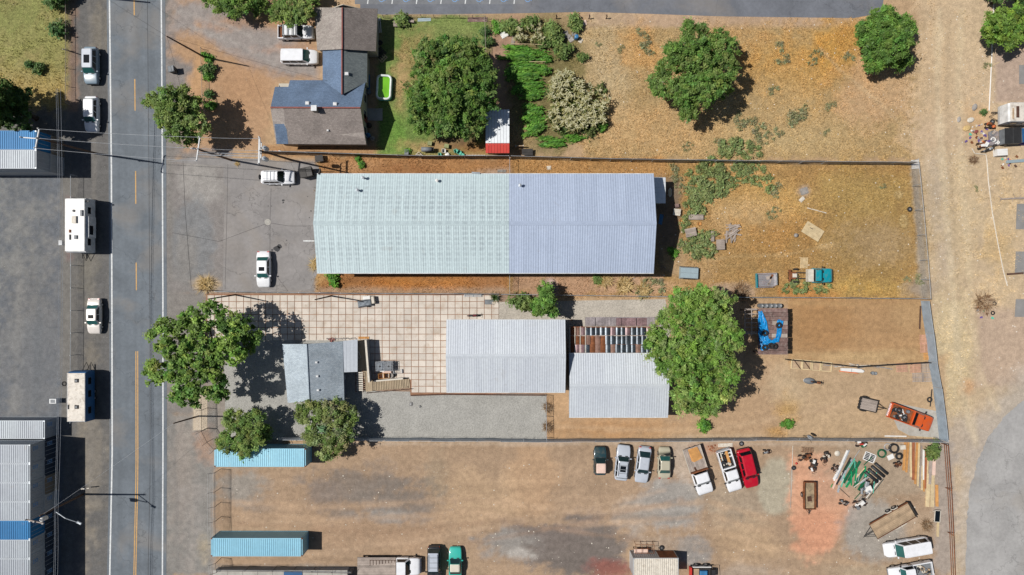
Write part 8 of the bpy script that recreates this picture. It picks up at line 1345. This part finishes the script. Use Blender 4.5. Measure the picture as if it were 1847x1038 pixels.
# right side litter
t = thing('white_hose', 'long white irrigation hose running down the dirt lane', 'hose', W(1790, 0)); MB().tube([W(x, y, .06) for x, y in ((1793, -10), (1791, 40), (1789, 100), (1786, 160), (1784, 200))], .07, 6).build('hose', 'white', t, True); MB().tube([W(x, y, .06) for x, y in ((1753, 268), (1758, 277), (1778, 279), (1780, 290), (1783, 330), (1790, 385), (1800, 440), (1810, 490), (1817, 516))], .07, 6).build('hose', 'offwhite', t, True)
t = thing('fallen_branch', 'bare fallen branch lying beside the concrete pad', 'branch', W(1822, 359)); MB().tube([(-1.4, -.05, .12), (-.5, .0, .15), (.6, .06, .15), (2.2, .1, .15)], .1, 7, .14).build('stem', 'woodgrey', t); [MB().tube([a_, b_], .04, 5, .015).build('twig', 'woodgrey', t) for a_, b_ in (((-1.2, -.05, .12), (-1.7, -.5, .2)), ((-1.2, 0, .12), (-1.8, .4, .2)), ((.3, .05, .15), (.1, -.5, .2)), ((.6, .06, .15), (.2, .7, .3)), ((1.0, .06, .15), (1.4, .6, .25)))]
plank('dark beam end lying at the concrete pad', 1830, 494, 2.2, .25, 4, 'wooddark', .2); plank('white stick lying beside the white hose bend', 1797, 115, 1.0, .08, 25, 'woodpale')
crate('white_cooler', 'white appliance box beside the covered trailer', 1800, 277, 1.4, .9, .8, 3, 'white', 'box', 3); bike('wrecked mower lying beside the covered trailer', 1778, 271, 20, 'steel', 'mower', 'mower')
for i, (x, y, s, mt, lab) in enumerate([(1757, 194, .45, 'stone', 'sandy boulder at the top of the orange dirt patch'), (1750, 217, .45, 'offwhite', 'pale boulder on the orange dirt patch'), (1743, 232, .5, 'straw', 'tan boulder below the pale one'), (1729, 216, .35, 'stone', 'grey boulder at the edge of the orange dirt'), (1760, 238, .3, 'trim_red', 'reddish stone beside the junk cart')]):
    pr = [(0.05, 0), (s*.9, .05), (s, s*.3), (s*.7, s*.6), (0, s*.75)]; o = solo(MB().lathe(pr, 9), 'boulder', mt, lab, 'rock', W(x, y), random.uniform(0, 90)); o.scale = (1.2, .8, .8)
tyre('tyre', 'black tyre with a white rim beside the weathered camper', W(1789, 220), .34, .11, rim=True); tyre('tyre', 'white painted tyre in the brush pile', W(1793, 548), .3, .08); tyre('tyre', 'second white painted tyre below the brush pile', W(1790, 565), .3, .08)
for i in range(60):
    x, y = random.choice([(1772, 240, 25, 30), (1815, 300, 25, 18), (1775, 560, 15, 10)])[0:2] if False else random.choice([(1768, 245), (1768, 245), (1810, 295), (1775, 560)]); x += random.gauss(0, 12); y += random.gauss(0, 10)
    if x > 1795 and y < 272: continue
    s = random.uniform(.06, .22); solo(MB().prism([(-s, -s*.6), (s, -s*.7), (s*.8, s*.7), (-s*.7, s*.5)], 0, s*.5).prism([(-s*.5, -s*.3), (s*.5, -s*.3), (s*.4, s*.3), (-s*.4, s*.3)], s*.5, s*.7), 'litter_piece', random.choice(['white', 'offwhite', 'rust', 'stone', 'plastic_purple', 'plastic_orange', 'plastic_teal', 'wooddark']), 'scrap of litter strewn on the dirt by the lane campers', 'litter', W(x, y), random.uniform(0, 180), 'litter by the lane')
plank('purple tarp bundle beside the covered trailer', 1842, 256, 1.0, .6, 80, 'plastic_purple', .3); plank('long pale blue plastic sheet beside the concrete pad', 1836, 291, 3.4, .4, 4, 'rf_silver', .2)
# scattered pale stones (too many and small to count)
V, F = [], []
for i in range(1500):
    k = random.random()
    if k < .5: x, y = random.uniform(1060, 1720), random.uniform(30, 530)
    elif k < .8: x, y = random.uniform(400, 1690), random.uniform(830, 1038)
    else: x, y = random.uniform(1660, 1847), random.uniform(30, 700)
    s = random.choice([.03, .04, .05, .06, .1]); c = W(x, y); o_ = len(V); a = random.random()*3
    for j in range(5): V.append((c.x+s*math.cos(a+j*1.257)*random.uniform(.7, 1.2), c.y+s*math.sin(a+j*1.257)*random.uniform(.7, 1.2), 0))
    V.append((c.x, c.y, s*.9)); F += [(o_+j, o_+(j+1) % 5, o_+5) for j in range(5)]
o = bpy.data.objects.new('pebbles', np_mesh('pebbles', np.array(V), np.array(F), 'offwhite')); COL.objects.link(o); tag(o, 'pale pebbles and litter specks scattered over the bare ground', 'pebbles', kind='stuff')
